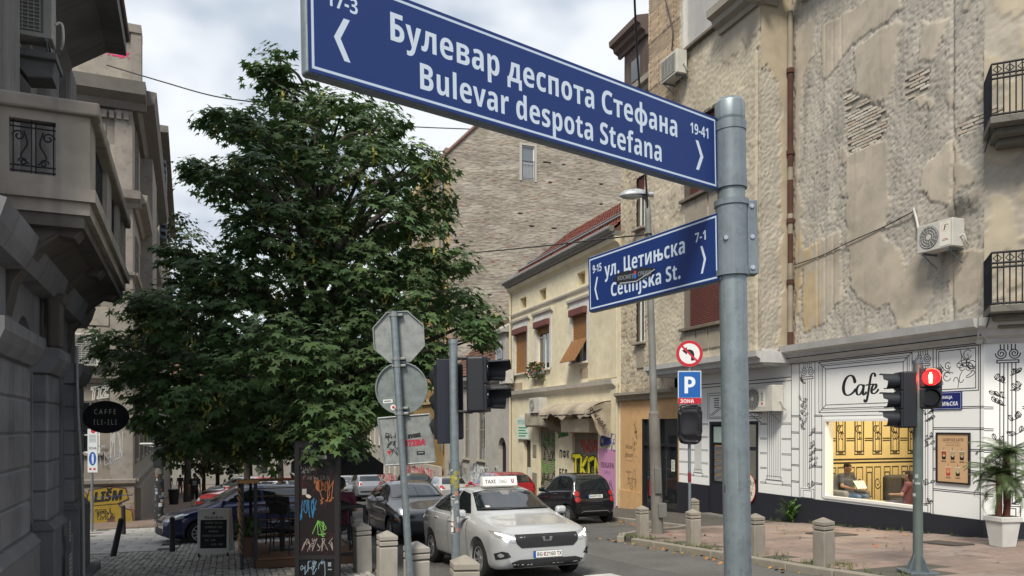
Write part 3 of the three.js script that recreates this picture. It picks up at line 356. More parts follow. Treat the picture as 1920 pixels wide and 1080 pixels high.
    g.beginPath(); for (const [a, b, c, d] of [[1.02, 3.36, 1.26, 3.17], [3.88, 3.36, 3.64, 3.17], [1.02, 2.06, 1.26, 2.25], [3.88, 2.06, 3.64, 2.25]]) { g.moveTo(X(a), Y(b)); g.lineTo(X(c), Y(d)); } g.stroke();
    // the word over the window, in pen strokes of swelling width
    const pen = (pts, w0, w1) => { for (let i = 0; i + 3 < pts.length; i += 3) { const [p0, p1, p2, p3] = pts.slice(i, i + 4); for (let k = 0; k <= 60; k++) { const t = k / 60, u = 1 - t, b = [u * u * u, 3 * u * u * t, 3 * u * t * t, t * t * t]; const x = p0[0] * b[0] + p1[0] * b[1] + p2[0] * b[2] + p3[0] * b[3], y = p0[1] * b[0] + p1[1] * b[1] + p2[1] * b[2] + p3[1] * b[3]; const dx = 3 * (u * u * (p1[0] - p0[0]) + 2 * u * t * (p2[0] - p1[0]) + t * t * (p3[0] - p2[0])), dy = 3 * (u * u * (p1[1] - p0[1]) + 2 * u * t * (p2[1] - p1[1]) + t * t * (p3[1] - p2[1])); const down = Math.abs(dy) / (Math.hypot(dx, dy) + 1e-6); g.beginPath(); g.arc(X(1.82) + x * 1.16, Y(2.98) + y * 1.16, lerp(w0, w1, down * down), 0, 7); g.fill(); } } };
    g.fillStyle = '#14151c';
    pen([[118, 52], [112, 20], [92, 4], [70, 8], [18, 16], [-10, 112], [30, 142], [58, 160], [100, 138], [122, 112]], 6, 17);
    pen([[196, 92], [180, 70], [150, 72], [136, 110], [128, 140], [146, 158], [166, 146], [186, 130], [196, 106], [200, 88], [194, 116], [190, 140], [196, 148], [202, 154], [212, 146], [220, 136]], 5, 13);
    pen([[300, 22], [296, -2], [272, -4], [262, 30], [250, 78], [240, 150], [226, 190], [220, 206], [208, 204], [206, 192]], 5, 12); pen([[218, 84], [240, 82], [262, 82], [284, 80]], 5, 5);
    pen([[272, 124], [296, 118], [316, 100], [308, 86], [298, 74], [272, 88], [268, 122], [266, 152], [300, 156], [326, 122]], 5, 13);
    // ornament panel
    g.lineWidth = 6; g.strokeStyle = ink; g.strokeRect(X(4.5), Y(3.36), X(0.98), X(0.92)); g.strokeRect(X(4.56), Y(3.31), X(0.86), X(0.82)); const r = rng(41); g.lineWidth = 5;
    for (let k = 0; k < 15; k++) { let x = X(4.62 + 0.75 * r()), y = Y(3.26 - 0.7 * r()); g.beginPath(); g.moveTo(x, y); const a = r() * 6.3, l = 40 + 50 * r(); g.bezierCurveTo(x + l * Math.cos(a), y + l * Math.sin(a), x + l * Math.cos(a + 1), y + l * Math.sin(a + 1), clamp(x + l * Math.cos(a + 2.4), X(4.57), X(5.4)), clamp(y + l * Math.sin(a + 2.4), Y(3.3), Y(2.52))); g.stroke(); if (k % 2) { g.beginPath(); g.arc(x, y, 18 + 14 * r(), 0.4, 5.6); g.stroke(); } }
    g.strokeRect(X(wx0 - 0.08), Y(wy1 + 0.07), X(wx1 - wx0 + 0.16), X(wy1 - wy0 + 0.07));
  };
  const gf = part('ground_floor', house);
  { // wall sheet with the window opening, print laid out in wall coordinates
    const g = wall(0, yP, X1, yC1, 0.3, [rect(wx0, wy0, wx1, wy1)]), p = g.attributes.position, uv = []; for (let i = 0; i < p.count; i++) uv.push(clamp(p.getX(i) / X1, 0.001, 0.999), clamp((p.getY(i) - yP) / (yC1 - yP), 0.001, 0.999)); g.setAttribute('uv', new THREE.Float32BufferAttribute(uv, 2));
    const m = printed(Math.min(2048, cw), Math.min(2048, ch), (c) => { c.scale(Math.min(2048, cw) / cw, Math.min(2048, ch) / ch); mural(c, cw, ch); }); m.bumpMap = TX.plaster; m.bumpScale = 0.0; mesh('cafe_wall', g, m, gf);
  }
  const w = part('cafe_window', gf); mesh('frame', [BB(wx0, wy0, -0.1, wx0 + 0.07, wy1, 0.025), BB(wx1 - 0.07, wy0, -0.1, wx1, wy1, 0.025), BB(wx0 + 0.07, wy1 - 0.07, -0.1, wx1 - 0.07, wy1, 0.025), BB(wx0 + 0.07, wy0, -0.1, wx1 - 0.07, wy0 + 0.07, 0.03)], MT.whitePaint, w); mesh('pane', [BB(wx0 + 0.07, wy0 + 0.07, -0.06, wx1 - 0.07, wy1 - 0.07, -0.055)], MT.pane, w);
  const plinthM = M([0.018, 0.021, 0.032], { rough: 0.6, t: 'plaster', bump: 0.002 });
  const doorX0 = rw(1331, 0)[0], doorX1 = rw(1422, 0)[0];
  for (const g of [BB(0, -2.2, -0.3, X1 + 0.02, yP, 0.05), BB(doorX1 + 0.02, -2.2, -0.3, 0, yP, 0.052), BB(-5.5, -2.2, -0.3, doorX0 - 0.02, yP + 0.02, 0.05)]) mesh('plinth', [g], plinthM, gf);
  const cpr = (y) => [[-0.3, y - 0.02], [0.06, y - 0.02], [0.08, y + 0.06], [0.2, y + 0.12], [0.24, y + 0.24], [0.4, y + 0.3], [0.44, y + 0.46], [-0.3, y + 0.52]];
  const wcorn = M([0.62, 0.62, 0.62], { rough: 0.7, t: 'plaster', bump: 0.002 });
  mesh('cornice', [molding(0.02, X1 + 0.1, cpr(yC1))], wcorn, gf);
  mesh('drawn_line', [BB(0.05, yC1 + 0.125, 0.19, X1 + 0.1, yC1 + 0.145, 0.222), BB(0.02, yC1 - 0.012, 0.05, X1 + 0.05, yC1 + 0.006, 0.067)], MT.black, gf);
  // wall under the oriel
  const ux0 = -5.5, mural2 = (g, W2, H2) => { const k = W2 / 5.5, XX = (x) => (x - ux0) * k, YY = (y) => (3.72 - y) * k; g.fillStyle = paper; g.fillRect(0, 0, W2, H2); g.strokeStyle = ink; g.lineCap = 'round'; g.lineWidth = 5; g.strokeRect(XX(doorX0 - 0.12), YY(2.75), XX(doorX1 + 0.12) - XX(doorX0 - 0.12), YY(1.95) - YY(2.75)); g.strokeRect(XX(doorX0 - 0.04), YY(2.68), XX(doorX1 + 0.04) - XX(doorX0 - 0.04), YY(2.0) - YY(2.68)); g.beginPath(); g.moveTo(XX(doorX0), YY(2.05)); g.lineTo(XX((doorX0 + doorX1) / 2), YY(2.62)); g.lineTo(XX(doorX1), YY(2.05)); g.moveTo(XX(doorX0 + 0.12), YY(2.05)); g.lineTo(XX((doorX0 + doorX1) / 2), YY(2.56)); g.lineTo(XX(doorX1 - 0.12), YY(2.05)); g.stroke();
    g.fillStyle = '#3a3d42'; for (let i = 0; i < 5; i++) g.fillRect(XX(doorX0 + 0.22), YY(2.6 - i * 0.07), 0.26 * k, 0.03 * k);
    g.lineWidth = 4; for (let y = 1.8; y > -0.1; y -= 0.42) for (const [a, b] of [[ux0, doorX0 - 0.85], [doorX0 - 0.45, doorX0 - 0.1], [doorX1 + 0.08, doorX1 + 0.36], [-0.4, 0]]) { g.beginPath(); g.moveTo(XX(a), YY(y)); g.lineTo(XX(b), YY(y)); g.moveTo(XX(a), YY(y - 0.035)); g.lineTo(XX(b), YY(y - 0.035)); g.stroke(); }
    for (const [a, b, y1] of [[doorX0 - 0.82, doorX0 - 0.48, 3.0], [doorX1 + 0.4, -0.46, 2.15]]) { g.lineWidth = 4; for (let i = 0; i <= 6; i++) { const x = lerp(a, b, i / 6); g.beginPath(); g.moveTo(XX(x), YY(y1)); g.lineTo(XX(x), YY(0.25)); g.stroke(); } for (const [o, yy] of [[0.04, 0.22], [0.1, 0.1]]) g.strokeRect(XX(a - o), YY(yy + 0.09), XX(b + o) - XX(a - o), 0.1 * k); }
    g.lineWidth = 6; g.beginPath(); g.moveTo(0, YY(2.95)); g.lineTo(W2, YY(2.95)); g.moveTo(0, YY(3.05)); g.lineTo(W2, YY(3.05)); g.moveTo(W2 - 4, 0); g.lineTo(W2 - 4, H2); g.stroke(); };
  { const g = wall(ux0, yP, 0, 3.72, 0.3, [rect(doorX0, -0.18, doorX1, 1.86)]), p = g.attributes.position, uv = []; for (let i = 0; i < p.count; i++) uv.push(clamp((p.getX(i) - ux0) / -ux0, 0.001, 0.999), clamp((p.getY(i) - yP) / (3.72 - yP), 0.001, 0.999)); g.setAttribute('uv', new THREE.Float32BufferAttribute(uv, 2)); mesh('drawn_wall', g, printed(1500, Math.round(1500 * 3.91 / 5.5), mural2), gf); }
  mesh('oriel_cornice', [molding(XO, 0.02, [[OZ - 0.1, 3.42], [OZ + 0.02, 3.42], [OZ + 0.04, 3.52], [OZ + 0.16, 3.58], [OZ + 0.18, 3.72], [OZ - 0.1, 3.74]]), BB(-0.02, 3.42, 0.05, 0.06, 3.72, OZ), BB(XO, 3.36, 0, -0.03, 3.44, OZ - 0.1)], wcorn, gf);
  // dark door and menu board
  const door = part('cafe_door', gf); const dm2 = (doorX0 + doorX1) / 2 + 0.25, dY0 = -1.0;
  mesh('frame', [BB(doorX0, dY0, -0.22, doorX0 + 0.09, 1.86, 0.02), BB(doorX1 - 0.09, dY0, -0.22, doorX1, 1.86, 0.02), BB(doorX0 + 0.09, 1.76, -0.22, doorX1 - 0.09, 1.86, 0.02), BB(dm2 - 0.06, dY0, -0.22, dm2 + 0.06, 1.76, 0.015), BB(doorX0 + 0.09, dY0, -0.2, dm2 - 0.06, -0.1, 0.012), BB(dm2 + 0.06, dY0, -0.2, doorX1 - 0.09, 0.15, -0.02), BB(dm2 + 0.06, 1.0, -0.2, doorX1 - 0.09, 1.1, -0.02)], plinthM, door);
  mesh('pane', [BB(dm2 + 0.06, 0.15, -0.08, doorX1 - 0.09, 1.76, -0.07)], MT.pane, door);
  print('menu_board', dm2 - doorX0 - 0.15, 1.86, printed(360, 640, (g, W2, H2) => { g.fillStyle = '#0c0d12'; g.fillRect(0, 0, W2, H2); g.fillStyle = '#9fb4ae'; g.fillRect(20, 20, W2 - 40, 170); const r = rng(9); let y = 220; g.font = '17px sans-serif'; for (let i = 0; i < 30; i++, y += 13) { if (i % 6 === 0) { g.fillStyle = '#b98a3c'; g.fillRect(40, y, 90 + 60 * r(), 8); } else { g.fillStyle = '#9a9da2'; g.fillRect(30, y, 110 + 90 * r(), 5); } } }), door, (doorX0 + 0.09 + dm2 - 0.06) / 2, 0.83, -0.03);
  print('round_logo', 0.72, 0.9, printed(300, 375, (g, W2, H2) => { g.clearRect(0, 0, W2, H2); g.fillStyle = '#b5333d'; g.beginPath(); g.ellipse(W2 / 2, H2 / 2, W2 / 2 - 2, H2 / 2 - 2, 0, 0, 7); g.fill(); g.fillStyle = '#dcd3c0'; g.beginPath(); g.ellipse(W2 / 2, H2 / 2, W2 / 2 - 16, H2 / 2 - 16, 0, 0, 7); g.fill(); g.fillStyle = '#17181f'; g.font = 'italic bold 78px serif'; g.textAlign = 'center'; g.fillText('Lucky', W2 / 2, 150); g.font = '40px sans-serif'; g.fillText('TO', W2 / 2, 205); g.font = 'bold 62px sans-serif'; g.fillText('LATTE', W2 / 2 - 4, 275); g.fillStyle = '#b5333d'; g.beginPath(); g.arc(226, 196, 10, 0, 7); g.fill(); }, { alpha: true }), door, dm2 + 0.5, -0.1, 0.03);
  mesh('step', [BB(doorX0, -2, 0, doorX1, -1.02, 0.4)], MT.concreteDark, gf);
  // orange part with the wine bar door
  const orangeM = M([0.66, 0.41, 0.2], { rough: 0.85, t: 'plaster', bump: 0.003 }), wy = 1.98, wd0 = rw(1203, 0)[0], wd1 = -5.56;
  const wine = part('wine_bar_front', house);
  mesh('wall', [wall(XE, -2.6, -5.51, 2.75, 0.3, [rect(wd0, -2.59, wd1 - 0.02, wy)])], orangeM, wine);
  mesh('ledge', [molding(XE - 0.02, XO + 0.3, [[-0.2, 2.7], [0.12, 2.7], [0.16, 2.82], [0.3, 2.9], [0.3, 3.0], [-0.2, 3.05]])], core, wine);
  mesh('base_course', [BB(XE, -2.6, 0, wd0, -0.75, 0.05)], orangeM, wine);
  const wdo = part('bar_door', wine), wm = (wd0 + wd1) / 2; mesh('frame', [BB(wd0, -1.5, -0.2, wd0 + 0.09, wy, -0.02), BB(wd1 - 0.1, -1.5, -0.2, wd1 - 0.02, wy, -0.02), BB(wm - 0.07, -1.5, -0.2, wm + 0.07, wy, -0.03), BB(wd0 + 0.09, 1.0, -0.2, wm - 0.07, 1.1, -0.03), BB(wm + 0.07, 1.0, -0.2, wd1 - 0.1, 1.1, -0.03), BB(wd0 + 0.09, -1.5, -0.2, wm - 0.07, -1.15, -0.03), BB(wm + 0.07, -1.5, -0.2, wd1 - 0.1, -1.15, -0.03)], MT.black, wdo); mesh('pane', [BB(wd0 + 0.09, -1.15, -0.12, wm - 0.07, wy, -0.11), BB(wm + 0.07, -1.15, -0.12, wd1 - 0.1, wy, -0.11)], MT.glass, wdo); mesh('handle', [CY(0.022, 0.022, 1.5, wm + 0.02, 0.0, 0.06), B(0.03, 0.03, 0.1, wm + 0.02, 0.6, 0.02), B(0.03, 0.03, 0.1, wm + 0.02, -0.6, 0.02)], MT.alu, wdo);
  print('notice', 0.22, 0.4, printed(64, 110, (g) => { g.fillStyle = '#cfd0c4'; g.fillRect(0, 0, 64, 110); g.fillStyle = '#555'; for (let i = 0; i < 8; i++) g.fillRect(8, 14 + i * 11, 46 - (i % 3) * 8, 4); }), wdo, wm + 0.75, 0.35, -0.1);
  print('wine_decal', 0.62, 1.1, printed(200, 356, (g) => { g.clearRect(0, 0, 200, 356); g.fillStyle = '#a81e2c'; g.beginPath(); g.moveTo(40, 20); g.lineTo(58, 20); g.lineTo(58, 110); g.quadraticCurveTo(84, 140, 80, 330); g.lineTo(18, 330); g.quadraticCurveTo(14, 140, 40, 110); g.fill(); g.beginPath(); g.ellipse(140, 190, 34, 46, 0, 0, 7); g.fill(); g.fillRect(136, 230, 8, 70); g.fillRect(116, 296, 48, 8); }, { alpha: true }), wdo, (wd0 + wm) / 2 + 0.03, -0.35, -0.1);
  print('wine_bar_lettering', 1.25, 2.9, printed(360, 836, (g) => { g.clearRect(0, 0, 360, 836); g.strokeStyle = '#2c2418'; g.lineWidth = 3; g.lineCap = 'round'; g.fillStyle = '#2c2418'; g.font = 'italic 62px serif'; g.fillText('Wine', 40, 330); g.fillText('Room', 40, 420); g.font = '20px sans-serif'; g.fillText('SHOP & BAR', 70, 470); const r = rng(17); g.strokeStyle = '#4d4a2a'; for (let k = 0; k < 46; k++) { const x = 200 + 100 * r(), y = k < 26 ? 20 + 420 * r() : 640 + 170 * r(); g.beginPath(); g.ellipse(x + (k > 25 ? -120 * r() : 0), y, 7 + 8 * r(), 5 + 4 * r(), r() * 3, 0, 7); g.stroke(); if (k % 4 === 0) { g.beginPath(); g.moveTo(x, y); g.bezierCurveTo(x + 30, y + 20, x - 40, y + 50, x + 10, y + 90); g.stroke(); } } g.strokeStyle = '#3a3122'; g.lineWidth = 4; g.beginPath(); g.ellipse(120, 585, 60, 10, 0, 0, 7); g.moveTo(120, 590); g.lineTo(120, 720); g.moveTo(120, 700); g.lineTo(80, 740); g.moveTo(120, 700); g.lineTo(160, 740); g.moveTo(215, 590); g.lineTo(215, 740); g.moveTo(215, 660); g.lineTo(270, 660); g.lineTo(270, 740); g.moveTo(270, 660); g.lineTo(265, 560); g.quadraticCurveTo(240, 540, 215, 590); g.stroke(); }, { alpha: true }), wine, (XE + wd0) / 2 + 0.05, 0.55, 0.004);
  // corner side: 45 degree face with door and balconies
  const ch2 = part('corner_face', house); ch2.position.set(X1, 0, 0); ch2.rotation.y = Math.PI / 4;
  const cFn = (x, y) => { const l = fbm(x * 7 + 90, y * 7, 4), big = fbm(x * 0.6 + 9, y * 0.5 + 33, 3); let z = -0.02 + 0.022 * l, c = [0.44, 0.4, 0.34].map((v) => v * (1 + 0.2 * big + 0.1 * l)); if (fbm(x * 0.9 + 3, y * 0.6, 3) > -0.05) { z = 0.01; c = [0.5, 0.44, 0.34].map((v) => v * (1 + 0.15 * big)); } return [z, ...c]; };
  mesh('wall', relief(0, 3.86, 4, TOP, 0.05, cFn, [[0.78, 4.1, 2.0, 6.7], [0.78, 7.7, 2.0, 10.4]]), reliefMat, ch2); mesh('wall_core', [BB(0, 3.86, -0.9, 4, TOP, -0.35)], core, ch2);
  for (const y of [4.1, 7.7]) { windowSet(ch2, 0.78, y, 1.22, 2.6, { depth: 0.25, name: 'balcony_door', rows: [0.3, 0.75] }); mesh('shutter', [ribbed(1.2, 1.2, 0.05, 0.016).translate(1.39, y + 1.4, -0.16)], MT.shutterBrown, ch2); }
  for (const [y, lab] of [[4.02, 'low'], [7.62, 'high']]) {
    const b = part('balcony', ch2); b.position.set(-0.02, y, 0); mesh('slab', [RB(3, 0.14, 0.95, 0.02, 1.5, -0.07, 0.48), RB(2.8, 0.14, 0.7, 0.05, 1.5, -0.19, 0.34), RB(2.6, 0.14, 0.4, 0.05, 1.5, -0.31, 0.2)], MT.concreteDark, b);
    const rg = []; for (let k = 0; k <= 10; k++) rg.push(bar([0.02, 0, 0.05 + k * 0.088], [0.02, 1.0, 0.05 + k * 0.088], 0.013, 4)); for (let k = 0; k <= 30; k++) rg.push(bar([0.02 + k * 0.1, 0, 0.93], [0.02 + k * 0.1, 1.0, 0.93], 0.013, 4)); for (const h of [0.03, 0.72, 0.8, 1.0]) rg.push(bar([0.02, h, 0], [0.02, h, 0.93], 0.014, 4), bar([0.02, h, 0.93], [2.98, h, 0.93], 0.022, 4)); for (let k = 0; k < 7; k++) rg.push(new THREE.TorusGeometry(0.07, 0.012, 4, 4).translate(0.12 + k * 0.2, 0.89, 0.93)); rg.push(TU([[0.02, 0, 0.9], [0.02, -0.25, 0.6], [0.02, -0.4, 0.1]], 0.012)); mesh('railing', rg, MT.iron, b);
  }
  const muralC = (g, W2, H2) => { const k = W2 / 4; g.fillStyle = paper; g.fillRect(0, 0, W2, H2); g.strokeStyle = ink; g.lineWidth = 5; g.lineCap = 'round'; pilaster(g, 0.2 * k, 0.62 * k, 0.06 * k, 3.5 * k, 12); for (let y = 1.3; y < 3.5; y += 0.44) { block(g, 0, y * k, 0.16 * k); block(g, 0.66 * k, y * k, 0.78 * k); } g.strokeRect(0.86 * k, 0.1 * k, 1.5 * k, 0.6 * k); g.strokeRect(0.92 * k, 0.16 * k, 1.38 * k, 0.48 * k); };
  { const g = wall(0, yP, 4, yC1, 0.3, [rect(0.8, yP + 0.001, 2.3, 2.5)]), p = g.attributes.position, uv = []; for (let i = 0; i < p.count; i++) uv.push(clamp(p.getX(i) / 4, 0.001, 0.999), clamp((p.getY(i) - yP) / (yC1 - yP), 0.001, 0.999)); g.setAttribute('uv', new THREE.Float32BufferAttribute(uv, 2)); mesh('cafe_wall', g, printed(1200, Math.round(1200 * 3.59 / 4), muralC), ch2); }
  mesh('cornice', [molding(-0.14, 4, cpr(yC1))], wcorn, ch2); mesh('plinth', [BB(-0.02, -2, -0.3, 0.8, yP, 0.05)], plinthM, ch2); mesh('plinth', [BB(2.3, -2, -0.3, 4, yP, 0.05)], plinthM, ch2);
  const cd = part('corner_door', ch2); mesh('frame', [BB(0.8, -1, -0.2, 0.9, 2.5, 0), BB(2.2, -1, -0.2, 2.3, 2.5, 0), BB(0.9, 2.4, -0.2, 2.2, 2.5, 0), BB(0.9, 1.2, -0.2, 2.2, 1.32, 0), BB(0.9, -1, -0.2, 2.2, -0.5, 0)], MT.navyBlack, cd); mesh('pane', [BB(0.9, -0.5, -0.1, 2.2, 2.4, -0.09)], MT.pane, cd);
  print('no_smoking_notice', 0.42, 0.34, printed(128, 104, (g) => { g.fillStyle = '#dfe0e0'; g.fillRect(0, 0, 128, 104); g.strokeStyle = '#c22a3a'; g.lineWidth = 9; g.beginPath(); g.arc(64, 52, 36, 0, 7); g.moveTo(40, 27); g.lineTo(88, 77); g.stroke(); g.fillStyle = '#222'; g.fillRect(48, 50, 34, 7); }), cd, 1.2, 0.62, -0.03);
  // room behind the window
  const yellow = (W2, H2, seed) => printed(W2, H2, (g) => { g.fillStyle = '#ead8a4'; g.fillRect(0, 0, W2, H2); const r = rng(seed); g.strokeStyle = '#2b2418'; g.lineWidth = 5; g.lineCap = 'round'; const k = W2 / 6; for (let i = 0; i < 6; i++) { const x = i * k; for (let y = 40; y < H2 * 0.62; y += 110) { g.beginPath(); g.moveTo(x + 4, y); g.lineTo(x + k * 0.42, y); g.moveTo(x + 4, y + 9); g.lineTo(x + k * 0.42, y + 9); g.stroke(); } g.strokeRect(x + k * 0.46, 24, k * 0.5, H2 * 0.54); g.strokeRect(x + k * 0.5, 34, k * 0.42, H2 * 0.5); g.beginPath(); g.arc(x + k * 0.71, 90, 34, 0, 7); g.stroke(); g.beginPath(); g.arc(x + k * 0.71, 90, 26, 0, 7); g.stroke(); g.strokeRect(x + k * 0.6, 170, k * 0.22, 150); for (let q = 0; q < 4; q++) { g.beginPath(); g.arc(x + k * (0.62 + 0.06 * q), 220 + 30 * (q % 2), 14, r() * 3, 5 + r()); g.stroke(); } g.strokeRect(x + k * 0.1, H2 * 0.68, k * 0.34, H2 * 0.26); g.strokeRect(x + k * 0.15, H2 * 0.72, k * 0.24, H2 * 0.18); g.strokeRect(x + k * 0.56, H2 * 0.68, k * 0.34, H2 * 0.26); g.beginPath(); for (let a = 0; a < 9; a += 0.3) g.lineTo(x + k * 0.73 + (28 - a * 2.4) * Math.cos(a), H2 * 0.8 + (28 - a * 2.4) * Math.sin(a)); g.stroke(); } g.lineWidth = 7; for (const y of [0.62, 0.645]) { g.beginPath(); g.moveTo(0, H2 * y); g.lineTo(W2, H2 * y); g.stroke(); } }, { rough: 0.8 });
  const room = part('cafe_room', house); const fl = -0.62, cl = 3.1, D = -4.2;
  mesh('floor', [BB(-5.8, fl - 0.1, D, X1 + 0.3, fl, -0.3)], M([0.32, 0.22, 0.12], { rough: 0.5, t: 'wood' }), room); mesh('ceiling', [BB(-5.8, cl, D, X1 + 0.3, cl + 0.15, -0.3)], M([0.55, 0.45, 0.25], { rough: 0.9 }), room);
  print('back_wall', 11.5, cl - fl, yellow(2000, 640, 5), room, 0, (cl + fl) / 2, D + 0.02); mesh('back_wall_core', [BB(-5.8, fl, D - 0.2, X1 + 0.3, cl, D)], core, room);
  print('side_wall', -D - 0.3, cl - fl, yellow(900, 560, 8), room, X1 - 0.35, (cl + fl) / 2, D / 2 - 0.15, -Math.PI / 2); print('side_wall', -D - 0.3, cl - fl, yellow(900, 560, 13), room, 0.3, (cl + fl) / 2, D / 2 - 0.15, Math.PI / 2); mesh('side_wall_core', [BB(X1 - 0.33, fl, D, X1 - 0.2, cl, -0.3), BB(0.15, fl, D, 0.29, cl, -0.3)], core, room);
  mesh('shelf_unit', [BB(0.9, fl, D + 0.1, 1.2, 2.0, D + 0.6), BB(4.0, 0.6, D + 0.05, 4.5, 2.4, D + 0.3)], MT.black, room);
  const lampG = thing('added_ceiling_light', 'added unseen glowing panel brightening the cafe room from its ceiling', 'lamp', (() => { const v = new THREE.Vector3(2.9, cl - 0.06, -2.1).applyAxisAngle(new THREE.Vector3(0, 1, 0), RIGHT).add(house.position); return [v.x, v.y, v.z]; })(), RIGHT);
  mesh('added_light_panel', [RB(2.4, 0.05, 1.2, 0.01)], new THREE.MeshStandardMaterial({ color: 0x888888, emissive: lin([1, 0.84, 0.55]), emissiveIntensity: 0.7 }), lampG);
  const ra = new THREE.RectAreaLight(lin([1, 0.84, 0.55]), 6.5, 2.3, 1.1); ra.position.set(0, -0.04, 0); ra.rotation.x = -Math.PI / 2; lampG.add(ra);  // unseen ceiling panel and area light, added to brighten the cafe interior
  globalThis.house = house; globalThis.toHouse = (x, y, z) => { const v = new THREE.Vector3(x, y, z).applyAxisAngle(new THREE.Vector3(0, 1, 0), RIGHT).add(house.position); return [v.x, v.y, v.z]; };
  // things on the walls
  const drain = thing('drainpipe', 'rusty dark drainpipe running down the inner corner of the corner house', 'pipe', toHouse(0.09, 3.7, 0.12), RIGHT); mesh('pipe', [CY(0.07, 0.07, 2.4, 0, 1.2, 0), CY(0.07, 0.07, 6, 0, 6.2, 0)], M([0.42, 0.36, 0.28], { rough: 0.8, t: 'dirt', bump: 0.002 }), drain); mesh('rusty_pipe', [CY(0.068, 0.068, 1.15, 0, 2.9, 0), CY(0.075, 0.075, 0.5, 0, 0.3, 0), CY(0.074, 0.074, 2.6, 0, 6.3, 0), CY(0.076, 0.076, 0.9, 0, 4.2, 0.001)], MT.rust, drain); mesh('collar', [1.9, 3.55, 5.4, 7.6].map((y) => CY(0.1, 0.1, 0.12, 0, y, 0)), MT.rust, drain);
  const acf = rw(1785, 470); acUnit('white air conditioner with a round fan grille and F badge on the peeling wall', toHouse(acf[0] - 0.02, acf[1] - 0.02, 0.14), RIGHT, { w: 0.86, h: 0.58, d: 0.34, fan: M([0.16, 0.165, 0.17], { rough: 0.6 }), text: [0.26, 0.5, printed(128, 246, (g) => { g.fillStyle = '#d8d5cb'; g.fillRect(0, 0, 128, 246); g.fillStyle = '#1a1a1a'; g.font = 'italic bold 74px serif'; g.fillText('F', 38, 88); g.strokeStyle = '#c9a878'; g.lineWidth = 4; g.beginPath(); g.arc(62, 62, 44, 0, 7); g.stroke(); g.fillStyle = '#b03030'; g.fillRect(36, 176, 56, 7); g.fillStyle = '#444'; g.fillRect(26, 190, 76, 6); }), 0.26, 0.29] });
  const acv = rw(1448, 772); acUnit('white air conditioner with red and black badge above the cafe door', toHouse(acv[0], acv[1], 0.12), RIGHT, { w: 1.2, h: 0.72, d: 0.36, text: [0.3, 0.5, printed(128, 214, (g) => { g.fillStyle = '#d8d6ce'; g.fillRect(0, 0, 128, 214); g.save(); g.translate(84, 150); g.rotate(-Math.PI / 2); g.fillStyle = '#111'; g.font = 'bold 52px sans-serif'; g.fillText('VOX', 0, 0); g.restore(); g.fillStyle = '#b92020'; g.beginPath(); g.arc(66, 178, 16, 0, 7); g.fill(); }), 0.16, 0.38] });
  const aco = rw(1280, 150, ORIEL_T); acUnit('white air conditioner with a square slatted grille high on the oriel', toHouse(aco[0] - 0.05, aco[1], OZ + 0.12), RIGHT, { w: 0.95, h: 0.72, d: 0.36, grille: 'square' });
  const cab = (label, pts, r, mat) => { const m = mesh('cable', [TU(pts.map(([px, py, o, T]) => { const [x, y] = rw(px, py, T ?? T0); return toHouse(x, y, (T ? OZ : 0) + (o ?? 0.03)); }), r, 60, 5)], mat); tag(m, label, 'cable'); };
  cab('black cable slung across the peeling wall from the drainpipe to the air conditioner', [[1490, 498, 0.06], [1540, 480], [1600, 452, 0.05], [1660, 425], [1718, 396, 0.06]], 0.013, MT.black);
  cab('white cable bending down the wall to the air conditioner', [[1716, 390, 0.06], [1720, 410], [1728, 440, 0.05], [1745, 462, 0.1]], 0.03, MT.white);
  cab('thin black cable hanging down the brickwork beside the upper window', [[1250, 0, 0.05, ORIEL_T], [1258, 30, 0.05, ORIEL_T], [1264, 60, 0.05, ORIEL_T], [1262, 95, 0.05, ORIEL_T]], 0.02, MT.black);
  // poster and street plate
  const pc = rw(1788, 859), po = thing('poster', 'framed brown poster of five iced drinks on the cafe wall', 'poster', toHouse(pc[0], pc[1], 0.006), RIGHT);
  mesh('frame', [BB(-0.4, -0.54, 0, -0.365, 0.54, 0.035), BB(0.365, -0.54, 0, 0.4, 0.54, 0.035), BB(-0.365, 0.505, 0, 0.365, 0.54, 0.035), BB(-0.365, -0.54, 0, 0.365, -0.505, 0.035)], MT.black, po); mesh('backing', [BB(-0.365, -0.505, 0, 0.365, 0.505, 0.012)], MT.black, po);
